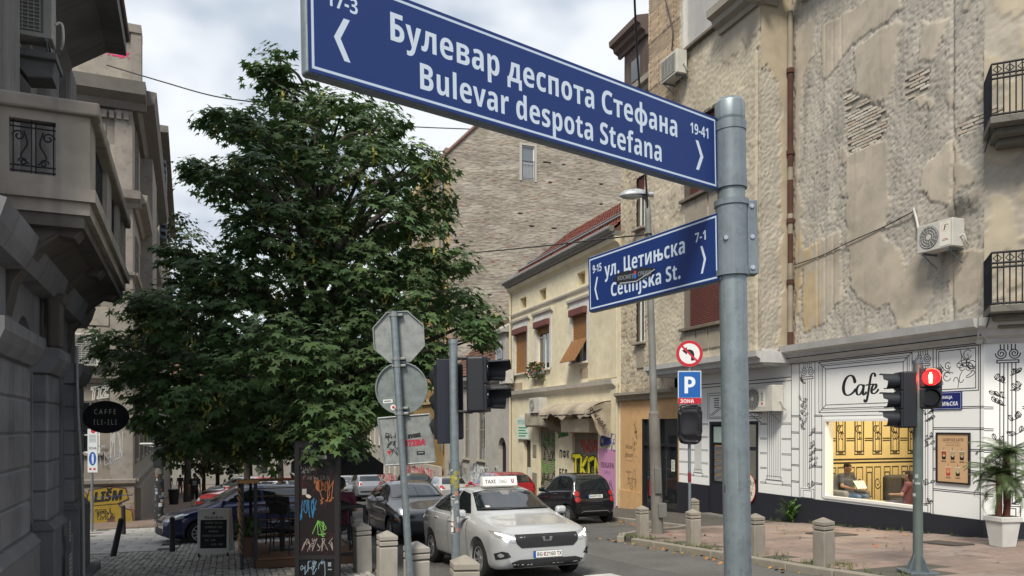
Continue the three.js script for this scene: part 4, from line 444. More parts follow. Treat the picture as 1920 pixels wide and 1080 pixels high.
  print('print', 0.73, 1.01, printed(730, 1010, (g) => { g.fillStyle = '#c6a37e'; g.fillRect(0, 0, 730, 1010); g.fillStyle = '#1c1713'; g.textAlign = 'center'; g.font = 'bold 76px sans-serif'; g.save(); g.translate(365, 150); g.scale(0.82, 1.1); g.fillText('LUCKY ICE LATTE', 0, 0); g.restore(); g.fillStyle = '#4a3c30'; g.fillRect(190, 180, 350, 8); g.font = '40px sans-serif'; g.fillText('SIGNATURE SERIES', 365, 250); const cup = (x, y, c0, c1) => { g.strokeStyle = '#2a2220'; g.lineWidth = 8; g.beginPath(); g.moveTo(x, y - 70); g.lineTo(x - 4, y); g.stroke(); g.fillStyle = '#d8cdbd'; g.fillRect(x - 66, y - 2, 132, 16); g.fillStyle = c0; g.beginPath(); g.moveTo(x - 60, y + 14); g.lineTo(x + 60, y + 14); g.lineTo(x + 50, y + 110); g.lineTo(x - 50, y + 110); g.fill(); g.fillStyle = c1; g.beginPath(); g.moveTo(x - 50, y + 110); g.lineTo(x + 50, y + 110); g.lineTo(x + 42, y + 190); g.lineTo(x - 42, y + 190); g.fill(); g.fillStyle = '#c8b090'; g.beginPath(); g.arc(x, y + 110, 26, 0, 7); g.fill(); g.fillStyle = '#3a2c22'; g.fillRect(x - 50, y + 212, 100, 9); g.fillRect(x - 60, y + 232, 120, 13); }; cup(150, 350, '#9c4a38', '#1d1512'); cup(360, 350, '#a99a7c', '#17130f'); cup(575, 350, '#8d8462', '#15161c'); cup(255, 690, '#c87f5e', '#b3302c'); cup(480, 690, '#b5a684', '#241d16'); }, { rough: 0.35 }), po, 0, 0, 0.016);
  const sp = rw(1763, 752), st = thing('street_plate', 'small dark blue street name plate on the cafe wall', 'street sign', toHouse(sp[0] + 0.16, sp[1], 0.004), RIGHT); mesh('plate', [RB(0.74, 0.38, 0.02, 0.006, 0, 0, 0.01)], M([0.01, 0.02, 0.16], { rough: 0.3 }), st); print('lettering', 0.72, 0.36, printed(512, 256, (g) => { g.fillStyle = '#1a2368'; g.fillRect(0, 0, 512, 256); g.strokeStyle = '#c8d0dd'; g.lineWidth = 5; g.strokeRect(9, 9, 494, 238); g.fillStyle = '#e4e8ee'; g.textAlign = 'center'; g.font = 'bold 62px sans-serif'; g.fillText('УЛИЦА', 256, 98); g.save(); g.translate(256, 204); g.scale(0.92, 1.1); g.font = 'bold 80px sans-serif'; g.fillText('ЦЕТИЊСКА', 0, 0); g.restore(); }, { rough: 0.3 }), st, 0, 0, 0.022);
}
// ---------- houses further down the right side ----------
const onS = (px, py, S, th = TH) => { const a = (px - 960) / F, d = S / (Math.cos(th) - a * Math.sin(th)); return { t: d * (a * Math.cos(th) + Math.sin(th)), y: CAMH + (HY - py) / F * d, d }; };
const roofTile = M([0.26, 0.075, 0.045], { rough: 0.85, t: 'dirt', bump: 0.004 }), roofOld = M([0.17, 0.085, 0.06], { rough: 0.9, t: 'dirt', bump: 0.006 });
// pantiled slope over x0..x1, from the eaves (y0, z0) to the ridge (y1, z1)
function tiles(x0, x1, y0, z0, y1, z1, pw = 0.24, pl = 0.34) {
  const L = Math.hypot(y1 - y0, z1 - z0), nr = Math.round(L / pl), pos = [], idx = [], nc = Math.round((x1 - x0) / pw) * 4, dy = (y1 - y0) / L, dz = (z1 - z0) / L, ny = -dz, nz = dy;
  for (let r = 0; r < nr; r++) for (const e of [0, 1]) for (let c = 0; c <= nc; c++) { const q = (r + e) * L / nr, h = 0.035 * Math.abs(Math.sin(c / 4 * Math.PI)) + (e ? 0 : 0.035) + 0.008 * hash(c >> 2, r, 5), up = Math.sign(ny) || 1; pos.push(lerp(x0, x1, c / nc), y0 + dy * q + Math.abs(ny) * h, z0 + dz * q + nz * up * h); }
  const w = nc + 1; for (let r = 0; r < nr * 2 - 1; r++) for (let c = 0; c < nc; c++) { const p = r * w + c; idx.push(p, p + 1, p + w + 1, p, p + w + 1, p + w); }
  const g = new THREE.BufferGeometry(); g.setAttribute('position', new THREE.Float32BufferAttribute(pos, 3)); g.setIndex(idx); return toCreasedNormals(g, 0.6);
}
const graff = (g, w, h, seed, colors, n) => { const r = rng(seed); for (let i = 0; i < n; i++) { const ww = w * (0.1 + 0.16 * r()), hh = h * (0.35 + 0.5 * r()); tagPaint(g, r() * (w - ww), r() * (h - hh), ww, hh, colors[(r() * colors.length) | 0], 2 + 5 * r(), seed * 31 + i, 3 + ((r() * 4) | 0)); } };
{ // cream house
  const S0 = 38.6, W = S0 - END_S, o = SP(S0, T0), house = thing('townhouse', 'two storey cream house with red tiled roof and bakery awning', 'building', [o[0], 0, o[1]], RIGHT);
  const c = (px, py) => { const q = onT(px, py, T0); return [S0 - q.s, q.y]; }, cx = (px) => c(px, 0)[0];
  const cream = M([0.84, 0.76, 0.55], { rough: 0.85, t: 'plaster', bump: 0.002 }), creamL = M([0.77, 0.69, 0.5], { rough: 0.85, t: 'plaster', bump: 0.002 }), trim = M([0.72, 0.68, 0.6], { rough: 0.8, t: 'plaster', bump: 0.002 });
  const wins = [[966, 989], [1006, 1031], [1073, 1101]].map(([a, b]) => [cx(a), 4.5, cx(b), 6.85]), att = [[975, 987], [1011, 1024], [1082, 1097]].map(([a, b]) => [cx(a), 7.85, cx(b), 8.42]);
  const sh1 = [cx(1010), -2.0, cx(1041), 1.75], sh2 = [cx(1073), -1.6, cx(1121), 1.55], dr = [cx(981), -2.4, cx(995), 1.0];
  const holes = [...wins, ...att, sh1, sh2, dr].map((h) => rect(...h));
  mesh('wall', [wall(0, -3, W, 9.3, 0.35, holes)], cream, house); mesh('wall_core', [BB(0, -3, -8, W, 9.2, -0.5)], cream, house);
  for (const h of att) mesh('attic_opening', [BB(h[0], h[1], -0.3, h[2], h[3], -0.28)], M([0.42, 0.3, 0.14], { rough: 0.9 }), house);
  const mld = (y, k = 1, b = 0.01) => [[-0.1, y], [b, y], [b + 0.06 * k, y + 0.1 * k], [b + 0.16 * k, y + 0.16 * k], [b + 0.2 * k, y + 0.3 * k], [-0.1, y + 0.32 * k]];
  mesh('string_course', [molding(0, W - 0.4, mld(7.55, 0.5))], trim, house); mesh('frieze', [molding(0, W, mld(8.75, 1.3))], creamL, house); mesh('mid_cornice', [molding(-0.1, W - 0.3, mld(3.2, 1.25))], trim, house); mesh('pilaster', [BB(W - 0.75, -3, 0, W - 0.1, 3.2, 0.06), BB(W - 2.8, 3.66, 0, W - 0.3, 7.5, 0.03)], creamL, house);
  wins.forEach((h, i) => { const w = h[2] - h[0], hh = h[3] - h[1], m = (h[0] + h[2]) / 2; windowSet(house, h[0], h[1], w, hh, { depth: 0.16, rows: [0.68], sill: trim });
    mesh('surround', [BB(h[0] - 0.22, h[1], 0, h[0], h[3] + 0.3, 0.035), BB(h[2], h[1], 0, h[2] + 0.22, h[3] + 0.3, 0.035), BB(h[0], h[3], 0, h[2], h[3] + 0.3, 0.035)], MT.white, house); mesh('shutter_box', [RB(w + 0.1, 0.32, 0.3, 0.04, m, h[3] - 0.14, 0.05)], MT.shutterBrown, house); mesh('hood', [molding(h[0] - 0.4, h[2] + 0.4, mld(7.13 - (i > 1 ? 0.02 : 0), 0.7))], trim, house);
    if (i === 0) mesh('shutter', [ribbed(w - 0.06, hh - 0.3, 0.07, 0.02).translate(m, h[1], -0.08)], MT.shutterTan, house); if (i === 1) mesh('shutter', [ribbed(w - 0.06, 0.35, 0.07, 0.02).translate(m, h[3] - 0.6, -0.08)], MT.shutterTan, house);
    if (i === 2) { mesh('shutter', [ribbed(w - 0.06, hh * 0.5, 0.07, 0.02).translate(m, h[1] + hh * 0.42, -0.06)], MT.shutterTan, house); mesh('propped_shutter', [place(ribbed(w + 0.02, hh * 0.5, 0.07, 0.02).translate(0, -hh * 0.5, 0), m, h[1] + hh * 0.43, 0, -0.55)], MT.shutterTan, house); }
  });
  mesh('eaves_gutter', [place(CY(0.13, 0.13, W + 0.1, 0, 0, 0, 0, 0, Math.PI / 2), W / 2, 9.42, 0.42), molding(0, W, [[-0.1, 9.17], [0.36, 9.17], [0.42, 9.34], [-0.1, 9.36]])], M([0.3, 0.3, 0.29], { rough: 0.5, metal: 0.4, t: 'steel' }), house);
  const roof = part('roof', house); mesh('roof_tiles', [tiles(0.05, W, 9.42, 0.36, 12.6, -3.6)], roofTile, roof, 'stuff'); mesh('roof_core', [molding(0.06, W - 0.02, [[0.3, 9.36], [-3.6, 12.5], [-7.5, 9.3]])], roofOld, roof); mesh('snow_guard', [bar([0.2, 10.15, -0.35], [W, 10.15, -0.35], 0.05), bar([0.2, 10.55, -0.85], [W, 10.55, -0.85], 0.03), B(0.12, 0.1, 5.1, 0.05, 11.1, -1.7, 0.68)], MT.galv, roof);
  mesh('downpipe', [CY(0.06, 0.06, 11.4, 0.12, 3.6, 0.1), CY(0.055, 0.055, 4.8, W - 0.12, 1, 0.09)], M([0.5, 0.45, 0.33], { rough: 0.7 }), house);
  // shop fronts
  const roll = (h, seed, colors, name, draw) => { const w = h[2] - h[0], hh = h[3] - h[1], m = mesh(name, [ribbed(w, hh, 0.09, 0.025).translate((h[0] + h[2]) / 2, h[1], -0.14)], M([0.4, 0.36, 0.28], { rough: 0.6, metal: 0.3, t: 'dirt' }), house); print('graffiti', w, hh * 0.95, printed(512, Math.round(512 * hh / w), (g, a, b) => { g.clearRect(0, 0, a, b); draw(g, a, b); }, { alpha: true }), house, (h[0] + h[2]) / 2, (h[1] + h[3]) / 2, -0.105); return m; };
  roll(sh1, 3, [], 'rolling_shutter', (g, a, b) => { g.globalAlpha = 0.85; for (let i = 0; i < 5; i++) tagPaint(g, 20, 60 + i * b * 0.18, a - 40, b * 0.2, ['#3f7a2a', '#1c2a14', '#74b04a', '#20301a', '#3c6b2a'][i], 14, 91 + i, 4); });
  roll(sh2, 4, [], 'rolling_shutter', (g, a, b) => { tagPaint(g, a * 0.25, b * 0.12, a * 0.3, b * 0.2, '#c02a2a', 9, 11, 3); tagPaint(g, a * 0.58, b * 0.12, a * 0.4, b * 0.22, '#c02a2a', 11, 12, 3); g.fillStyle = '#c02a2a'; g.beginPath(); g.arc(a * 0.8, b * 0.14, 16, 0, 7); g.fill(); });
  print('graffiti', 3.4, 1.55, printed(900, 410, (g, a, b) => { g.clearRect(0, 0, a, b); g.lineJoin = 'round'; for (const [lw, st] of [[70, '#1a2410'], [46, '#cdc51c']]) { g.lineWidth = lw; g.strokeStyle = st; g.lineCap = 'round'; for (const l of [[[60, 90], [260, 80], [150, 90], [150, 330]], [[300, 100], [290, 320], [310, 210], [450, 90], [320, 210], [460, 330]], [[600, 90], [490, 120], [500, 300], [610, 320]], [[650, 330], [660, 100], [740, 220], [820, 100], [840, 330]]]) { g.beginPath(); l.forEach(([x, y], i) => (i ? g.lineTo(x, y) : g.moveTo(x, y))); g.stroke(); } } g.strokeStyle = '#14180e'; g.lineWidth = 7; tagPaint(g, 60, 90, 780, 240, '#2b2f12', 6, 77, 6); }, { alpha: true }), house, (sh2[0] + sh2[2]) / 2 + 0.25, -0.05, -0.09 + 0.1);
  print('graffiti', 1.3, 2.9, printed(300, 670, (g) => { g.clearRect(0, 0, 300, 670); wordPaint(g, 'SAMIR', 10, 110, 88, '#1f7a3a', { lw: 9, squeeze: 0.95 }); g.font = 'bold 120px sans-serif'; g.fillStyle = '#17181c'; g.fillText('ПФК', 40, 320); g.fillText('БГД', 30, 520); }, { alpha: true }), house, (sh1[2] + sh2[0]) / 2 + 0.02, 0.2, 0.012);
  print('graffiti', 1.7, 1.0, printed(420, 250, (g) => { g.clearRect(0, 0, 420, 250); wordPaint(g, 'CVIZ', 20, 160, 130, '#1c2f80', { lw: 16, squeeze: 0.9 }); tagPaint(g, 180, 20, 220, 190, '#22357f', 9, 5, 3); }, { alpha: true }), house, cx(1143), 1.05, 0.064);
  print('bakery_panel', 1.55, 2.3, printed(384, 570, (g, a, b) => { g.fillStyle = '#b783a8'; g.fillRect(0, 0, a, b); g.fillStyle = '#3a2540'; g.font = 'bold 76px sans-serif'; g.textAlign = 'center'; g.fillText('ПЕКАРА', a / 2, 190); g.font = '44px sans-serif'; g.fillText('TOPLO', a / 2, 250); tagPaint(g, 90, 300, 220, 210, '#3a1f48', 8, 61, 3); }), house, cx(1141), -0.35, 0.062);
  print('graffiti', 1.1, 1.0, printed(200, 180, (g) => { g.clearRect(0, 0, 200, 180); tagPaint(g, 10, 10, 180, 160, '#5f86a8', 6, 15, 3); }, { alpha: true }), house, cx(1150), -1.35, 0.064);
  const sg = part('clinic_sign', house); mesh('board', [BB(cx(973), 1.05, 0.02, cx(995), 2.2, 0.1)], MT.white, sg); print('lettering', cx(995) - cx(973) - 0.06, 1.1, printed(400, 280, (g) => { g.fillStyle = '#c9d6cd'; g.fillRect(0, 0, 400, 280); g.fillStyle = '#3f7f86'; g.font = 'bold 84px serif'; g.fillText('PHYSICAL', 6, 92, 388); g.fillStyle = '#2c8a6a'; for (let i = 0; i < 4; i++) g.fillRect(40, 128 + i * 36, 320 - (i % 2) * 60, 18); }), sg, (cx(973) + cx(995)) / 2, 1.63, 0.104);
  const d2 = part('entrance_door', house); mesh('leaf', [BB(dr[0], dr[1], -0.3, dr[2], dr[3], -0.22)], M([0.05, 0.04, 0.035], { rough: 0.6 }), d2); mesh('panel', [BB(dr[0] + 0.12, -2.1, -0.22, dr[0] + 0.5, -0.4, -0.19), BB(dr[2] - 0.5, -2.1, -0.22, dr[2] - 0.12, -0.4, -0.19)], MT.white, d2);
  mesh('shutter_housing', [RB(sh1[2] - sh1[0] + 0.7, 0.75, 0.6, 0.12, (sh1[0] + sh1[2]) / 2 - 0.1, 2.05, 0.3)], M([0.55, 0.5, 0.4], { rough: 0.7, t: 'dirt' }), house); mesh('shutter_housing', [RB(sh2[2] - sh2[0] + 0.3, 0.6, 0.5, 0.05, (sh2[0] + sh2[2]) / 2, 1.75, 0.25)], creamL, house);
  mesh('meter_box', [BB(cx(1000), -1.8, 0, cx(1007), -0.6, 0.06), BB(cx(1000), 0.2, 0, cx(1006), 0.8, 0.04)], M([0.22, 0.2, 0.16], { rough: 0.6 }), house);
  for (const [px, y, w] of [[1110, 4.0, 2.2], [1010, 3.95, 1.3], [973, 3.8, 1.0]]) mesh('bare_patch', [B(w, 0.42, 0.02, cx(px), y, 0.004)], M([0.45, 0.36, 0.26], { rough: 0.95, t: 'concrete', bump: 0.006 }), house);
  const toW = (x, y, z) => { const v = new THREE.Vector3(x, y, z).applyAxisAngle(new THREE.Vector3(0, 1, 0), RIGHT).add(house.position); return [v.x, v.y, v.z]; };
  acUnit('white air conditioner at the far edge of the cream house', toW(cx(962), 4.0, 0.15), RIGHT, { w: 1.0, h: 0.72, d: 0.45 }); acUnit('dusty air conditioner standing above the bakery awning', toW(cx(1027), 2.35, 0.3), RIGHT, { w: 1.3, h: 0.72, d: 0.4 });
  // awning
  const aw = thing('bakery_awning', 'dirty cream bakery awning sagging over the rolling shutters', 'awning', toW(cx(1084), 1.6, 0), RIGHT); const ax0 = cx(1047) - cx(1084), ax1 = cx(1148) - cx(1084), ao = 1.0;
  const sheetG = (fn, nu, nv) => { const pos = [], idx = [], uv = []; for (let j = 0; j <= nv; j++) for (let i = 0; i <= nu; i++) { pos.push(...fn(i / nu, j / nv)); uv.push(i / nu, j / nv); } for (let j = 0; j < nv; j++) for (let i = 0; i < nu; i++) { const p = j * (nu + 1) + i; idx.push(p, p + 1, p + nu + 2, p, p + nu + 2, p + nu + 1); } const g = new THREE.BufferGeometry(); g.setAttribute('position', new THREE.Float32BufferAttribute(pos, 3)); g.setAttribute('uv', new THREE.Float32BufferAttribute(uv, 2)); g.setIndex(idx); g.computeVertexNormals(); return g; };
  globalThis.sheetG = sheetG;
  const cloth = M([0.5, 0.43, 0.33], { rough: 0.9, t: 'dirt', bump: 0.004 });
  mesh('canopy', [sheetG((u, v) => [lerp(ax0, ax1, u), 1.15 - 0.5 * Math.pow(v, 1.9) + 0.05 * Math.sin(u * 17 + v * 3) * v - 0.05 * Math.sin(u * Math.PI * 5) * v, ao * Math.sin(v * 1.5)], 40, 14)], cloth, aw);
  mesh('valance', [sheetG((u, v) => [lerp(ax0, ax1, u), 0.65 + 0.05 * Math.sin(u * 17 + 3) - 0.05 * Math.sin(u * Math.PI * 5) - v * (0.12 + 0.05 * Math.sin(u * 40)), ao + 0.03 * Math.sin(u * 30) + 0.02], 40, 3)], cloth, aw);
  mesh('side_flap', [sheetG((u, v) => [ax1 + 0.04 * Math.sin(v * 9 + u * 5), lerp(1.1 - 0.48 * Math.pow(u, 1.9), -0.35 + 0.2 * u, v), ao * Math.sin(u * 1.5) * (1 - 0.35 * v) + 0.06 * Math.sin(u * 12)], 14, 8)], cloth, aw); mesh('side_flap', [sheetG((u, v) => [ax0 + 0.35 * v + 0.04 * Math.sin(v * 9 + u * 5), lerp(1.1 - 0.48 * Math.pow(u, 1.9), -0.25 + 0.3 * u, v), ao * Math.sin(u * 1.5) * (1 - 0.4 * v) + 0.06 * Math.sin(u * 12)], 14, 8)], cloth, aw);
  print('lettering', 1.35, 0.32, printed(460, 102, (g) => { g.clearRect(0, 0, 460, 102); g.font = 'bold 92px sans-serif'; g.fillStyle = '#3a2e28'; g.fillText('ПЕКАРА', 10, 84, 440); }, { alpha: true }), aw, ax1 + 0.07, 0.35, ao * 0.62, Math.PI * 0.4, 0, -0.9);
  mesh('frame_bar', [bar([ax0, 0.6, ao], [ax1, 0.6, ao], 0.02), bar([ax1 - 0.02, 0.6, ao], [ax1 - 0.02, 1.0, 0], 0.02), bar([ax0 + 0.02, 0.6, ao], [ax0 + 0.02, 1.0, 0], 0.02)], MT.iron, aw);
  // flower box
  const fb = thing('flower_box', 'window box with red and green flowers on the middle window of the cream house', 'flower box', toW(cx(1013), 4.35, 0.2), RIGHT); mesh('trough', [RB(1.5, 0.22, 0.24, 0.03, 0, 0, 0)], M([0.2, 0.2, 0.2], { rough: 0.7 }), fb); { const r = rng(8), lg = [], fl = []; for (let i = 0; i < 260; i++) { const x = (r() - 0.5) * 1.7, y = 0.1 + r() * 0.45 - Math.abs(x) * 0.15, z = (r() - 0.3) * 0.4, q = 0.06 + 0.05 * r(); (r() < 0.16 ? fl : lg).push(place(new THREE.PlaneGeometry(q, q), x, y - (r() < 0.2 ? 0.4 : 0), z, r() * 3, r() * 6, r() * 3)); } mesh('foliage', lg, M([0.06, 0.1, 0.03], { rough: 0.9 }), fb, 'stuff'); mesh('flowers', fl, M([0.5, 0.08, 0.06], { rough: 0.8 }), fb, 'stuff'); }
}
{ // blank gable
  const S1 = 52, o = SP(S1, T0), house = thing('gable_house', 'tall house with a blank weathered brick gable and one small window', 'building', [o[0], 0, o[1]], TH);
  const roofY = (t) => (t < 6.7 ? 20.9 + t * 1.02 : 27.7 - (t - 6.7) * 0.3), wc = onS(990, 337, S1), wx = wc.t - T0;
  const fn = (x, y) => {
    const yy = (y - 2.95) / 0.085 + 0.25, row = Math.floor(yy), fy = yy - row, b = Math.floor((x + (row % 2) * 0.15) / 0.3), big = fbm(x * 0.12, y * 0.3, 4), rowTone = hash(row, 3, 1), wave = fbm(x * 0.35, y * 1.6 + 7, 4), patch = fbm(x * 0.25 + 9, y * 0.8 + 4, 4);
    let z = (fy < 0.5 ? -0.022 : 0) + 0.01 * fbm(x * 1.6, y * 2.6 + 7, 3) + 0.012 * fbm(x * 5, y * 8, 2) + 0.03 * hash(b, row, 2), c = [0.42, 0.375, 0.315].map((v) => v * (0.92 + 0.05 * rowTone + 0.16 * big + 0.16 * fbm(x * 2.2, y * 5, 3) + 0.3 * (hash(b, row, 9) - 0.5)));
    if (fy < 0.5) c = c.map((v) => v * (0.94 + 0.2 * (hash(b, row, 31) - 0.5)));
    if (patch > 0.16) { z += 0.004; c = [0.46, 0.42, 0.36].map((v) => v * (0.95 + 0.2 * wave + 0.08 * rowTone)); }
    const band = Math.abs(y - 7.9 - 0.2 * fbm(x * 0.3, 2)) < 0.22 || Math.abs(y - 5.2 - 0.2 * fbm(x * 0.4, 8)) < 0.12; if (band && fbm(x * 0.6, y * 2 + 3, 3) > -0.1) c = [0.43, 0.31, 0.25].map((v) => v * (0.9 + 0.2 * rowTone)); if (Math.abs(y - 7.3) < 0.4 && wave > -0.15) c = [0.48, 0.455, 0.41].map((v) => v * (0.95 + 0.15 * wave));
    if (hash(b, row, 77) > 0.993) { c = [0.36, 0.2, 0.14]; } if (hash(b, row, 17) > 0.9985) { z -= 0.12; c = [0.1, 0.08, 0.06]; }
    return [z, ...c];
  };
  const g = relief(0, 2.95, 17, 28.11, 0.09, fn, [[wx - 0.55, wc.y, wx + 0.55, wc.y + 2.55]], 0.0425), p = g.attributes.position, keep = []; for (let i = 0; i < g.index.count; i += 3) { const a = g.index.array[i]; if (p.getY(a) < roofY(p.getX(a))) keep.push(g.index.array[i], g.index.array[i + 1], g.index.array[i + 2]); } g.setIndex(keep);
  mesh('gable_wall', g, reliefMat, house); mesh('wall_core', [EX([[0, -4], [30, -4], [30, 20.7], [6.7, 27.4], [0, 20.6]], 13.6).translate(0, 0, -13.9)], M([0.4, 0.34, 0.25], { rough: 0.95 }), house);
  mesh('roof_edge', [bar([-0.4, 20.6, 0.02], [6.75, 27.85, 0.02], 0.14), B(9.6, 0.1, 14, 3.2, 24.35, -7, 0, 0, 0.795)], M([0.16, 0.09, 0.07], { rough: 0.8 }), house); mesh('chimney', [BB(0.4, 21.3, -2.2, 1.0, 22.0, -1.4)], M([0.3, 0.24, 0.2], { rough: 0.9, t: 'concrete' }), house);
  const w = windowSet(house, wx - 0.5, wc.y, 1.0, 2.5, { depth: 0.1, bars: [], rows: [0.56], glass: new THREE.MeshPhysicalMaterial({ color: lin([0.12, 0.15, 0.18]), roughness: 0.05, clearcoat: 1 }) }); mesh('reveal', [BB(-0.68, -0.12, 0.02, -0.5, 2.65, 0.16), BB(0.5, -0.12, 0.02, 0.68, 2.65, 0.16), BB(-0.5, 2.5, 0.02, 0.5, 2.65, 0.16)], M([0.42, 0.4, 0.36], { rough: 0.9 }), w); const rl = []; for (let k = 0; k <= 8; k++) rl.push(bar([-0.45 + k * 0.1125, 0.12, 0.16], [-0.45 + k * 0.1125, 1.35, 0.16], 0.015, 4)); rl.push(bar([-0.5, 1.35, 0.16], [0.5, 1.35, 0.16], 0.03), bar([-0.5, 0.1, 0.16], [0.5, 0.1, 0.16], 0.025)); mesh('railing', rl, M([0.12, 0.14, 0.18], { rough: 0.5 }), w); mesh('curtain', [BB(-0.4, 0.1, -0.02, 0.4, 1.3, 0)], M([0.4, 0.42, 0.45], { rough: 0.9 }), w);
  // its street face
  const yf = part('street_front', house); yf.rotation.y = -Math.PI / 2; const ochre = M([0.6, 0.38, 0.12], { rough: 0.85, t: 'plaster', bump: 0.003 }), hs = [];
  for (const y of [4.6, 9, 13.4, 17.2]) for (const x of [-3, -6.4, -9.8, -13]) hs.push([x, y, x + 1.3, y + 2.3]);
  mesh('wall', [wall(-14, -4, 0, 20.4, 0.4, hs.map((h) => rect(...h)))], ochre, yf); for (const h of hs) windowSet(yf, h[0], h[1], 1.3, 2.3, { depth: 0.12, rows: [0.7], sill: MT.white }); mesh('cornice', [molding(-14, 0.1, [[0, 19.7], [0.2, 19.9], [0.5, 20.2], [0.55, 20.6], [0, 20.8]]), molding(-14, 0, [[0, 3.4], [0.15, 3.4], [0.2, 3.7], [0, 3.75]])], M([0.55, 0.42, 0.22], { rough: 0.85 }), yf); mesh('downpipe', [CY(0.09, 0.09, 20, -0.3, 10, 0.14)], MT.galv, yf);
}
{ // grey house with arched door
  const S0 = 52, W = 52 - 38.62, o = SP(S0, T0), house = thing('cottage', 'low grey rendered house with arched door and silver graffiti', 'building', [o[0], 0, o[1]], RIGHT), cx = (px) => S0 - onT(px, 0, T0).s;
  const grey = M([0.5, 0.485, 0.45], { rough: 0.9, t: 'plaster', bump: 0.003 }), ws = [[cx(895), -0.35, cx(909), 2.75], [cx(869), -0.35, cx(880), 2.75], [cx(846), -0.35, cx(856), 2.75]], dr = [cx(934), -2.6, cx(949), 1.1];
  mesh('wall', [wall(0, -4, W, 4.5, 0.35, [...ws.map((h) => rect(...h)), arch(...dr)])], grey, house); mesh('wall_core', [BB(0, -4, -8, W, 4.4, -0.5)], grey, house);
  for (const h of ws) { windowSet(house, h[0], h[1], h[2] - h[0], h[3] - h[1], { depth: 0.14, rows: [0.6], frame: M([0.3, 0.28, 0.24], { rough: 0.8 }), sill: MT.concrete }); }
  const d = part('arched_door', house); mesh('leaf', [BB(dr[0], dr[1], -0.36, dr[2], dr[3], -0.3)], M([0.1, 0.06, 0.05], { rough: 0.7 }), d); mesh('grille', Array.from({ length: 7 }, (_, k) => CY(0.02, 0.02, 3.6, lerp(dr[0] + 0.1, dr[2] - 0.1, k / 6), -0.8, -0.26)), MT.iron, d);
  mesh('cornice', [molding(-0.1, W, [[0, 4.2], [0.14, 4.25], [0.2, 4.5], [0.42, 4.6], [0.45, 4.8], [-0.2, 4.85]])], grey, house);
  const roof = part('roof', house); mesh('roof_tiles', [tiles(0, W - 0.05, 4.85, 0.4, 9.4, -4.4, 0.26, 0.36)], roofOld, roof, 'stuff'); mesh('roof_core', [molding(0.01, W - 0.06, [[0.3, 4.8], [-4.4, 9.3], [-8, 4.8]])], roofOld, roof); mesh('verge', [bar([W - 0.02, 4.85, 0.42], [W - 0.02, 9.45, -4.4], 0.1)], M([0.08, 0.08, 0.09], { rough: 0.7 }), roof); const dm = part('dormer', roof); mesh('front', [BB(W - 2.3, 5.2, -0.6, W - 0.6, 6.9, 0.1)], grey, dm); mesh('window_pane', [BB(W - 1.9, 5.5, 0.1, W - 1.0, 6.4, 0.13)], MT.glass, dm); mesh('hood', [molding(W - 2.5, W - 0.4, [[-0.6, 6.9], [0.3, 6.9], [0.3, 7.1], [-0.6, 7.6]])], grey, dm);
  print('graffiti', W - 0.3, 2.1, printed(1400, 230, (g, a, b) => { g.clearRect(0, 0, a, b); graff(g, a, b, 23, ['#1d2024', '#b9c1c6', '#2b3036', '#dfe4e6', '#5c7a94'], 34); }, { alpha: true }), house, W / 2 - 1.2, -1.55, 0.008);
}
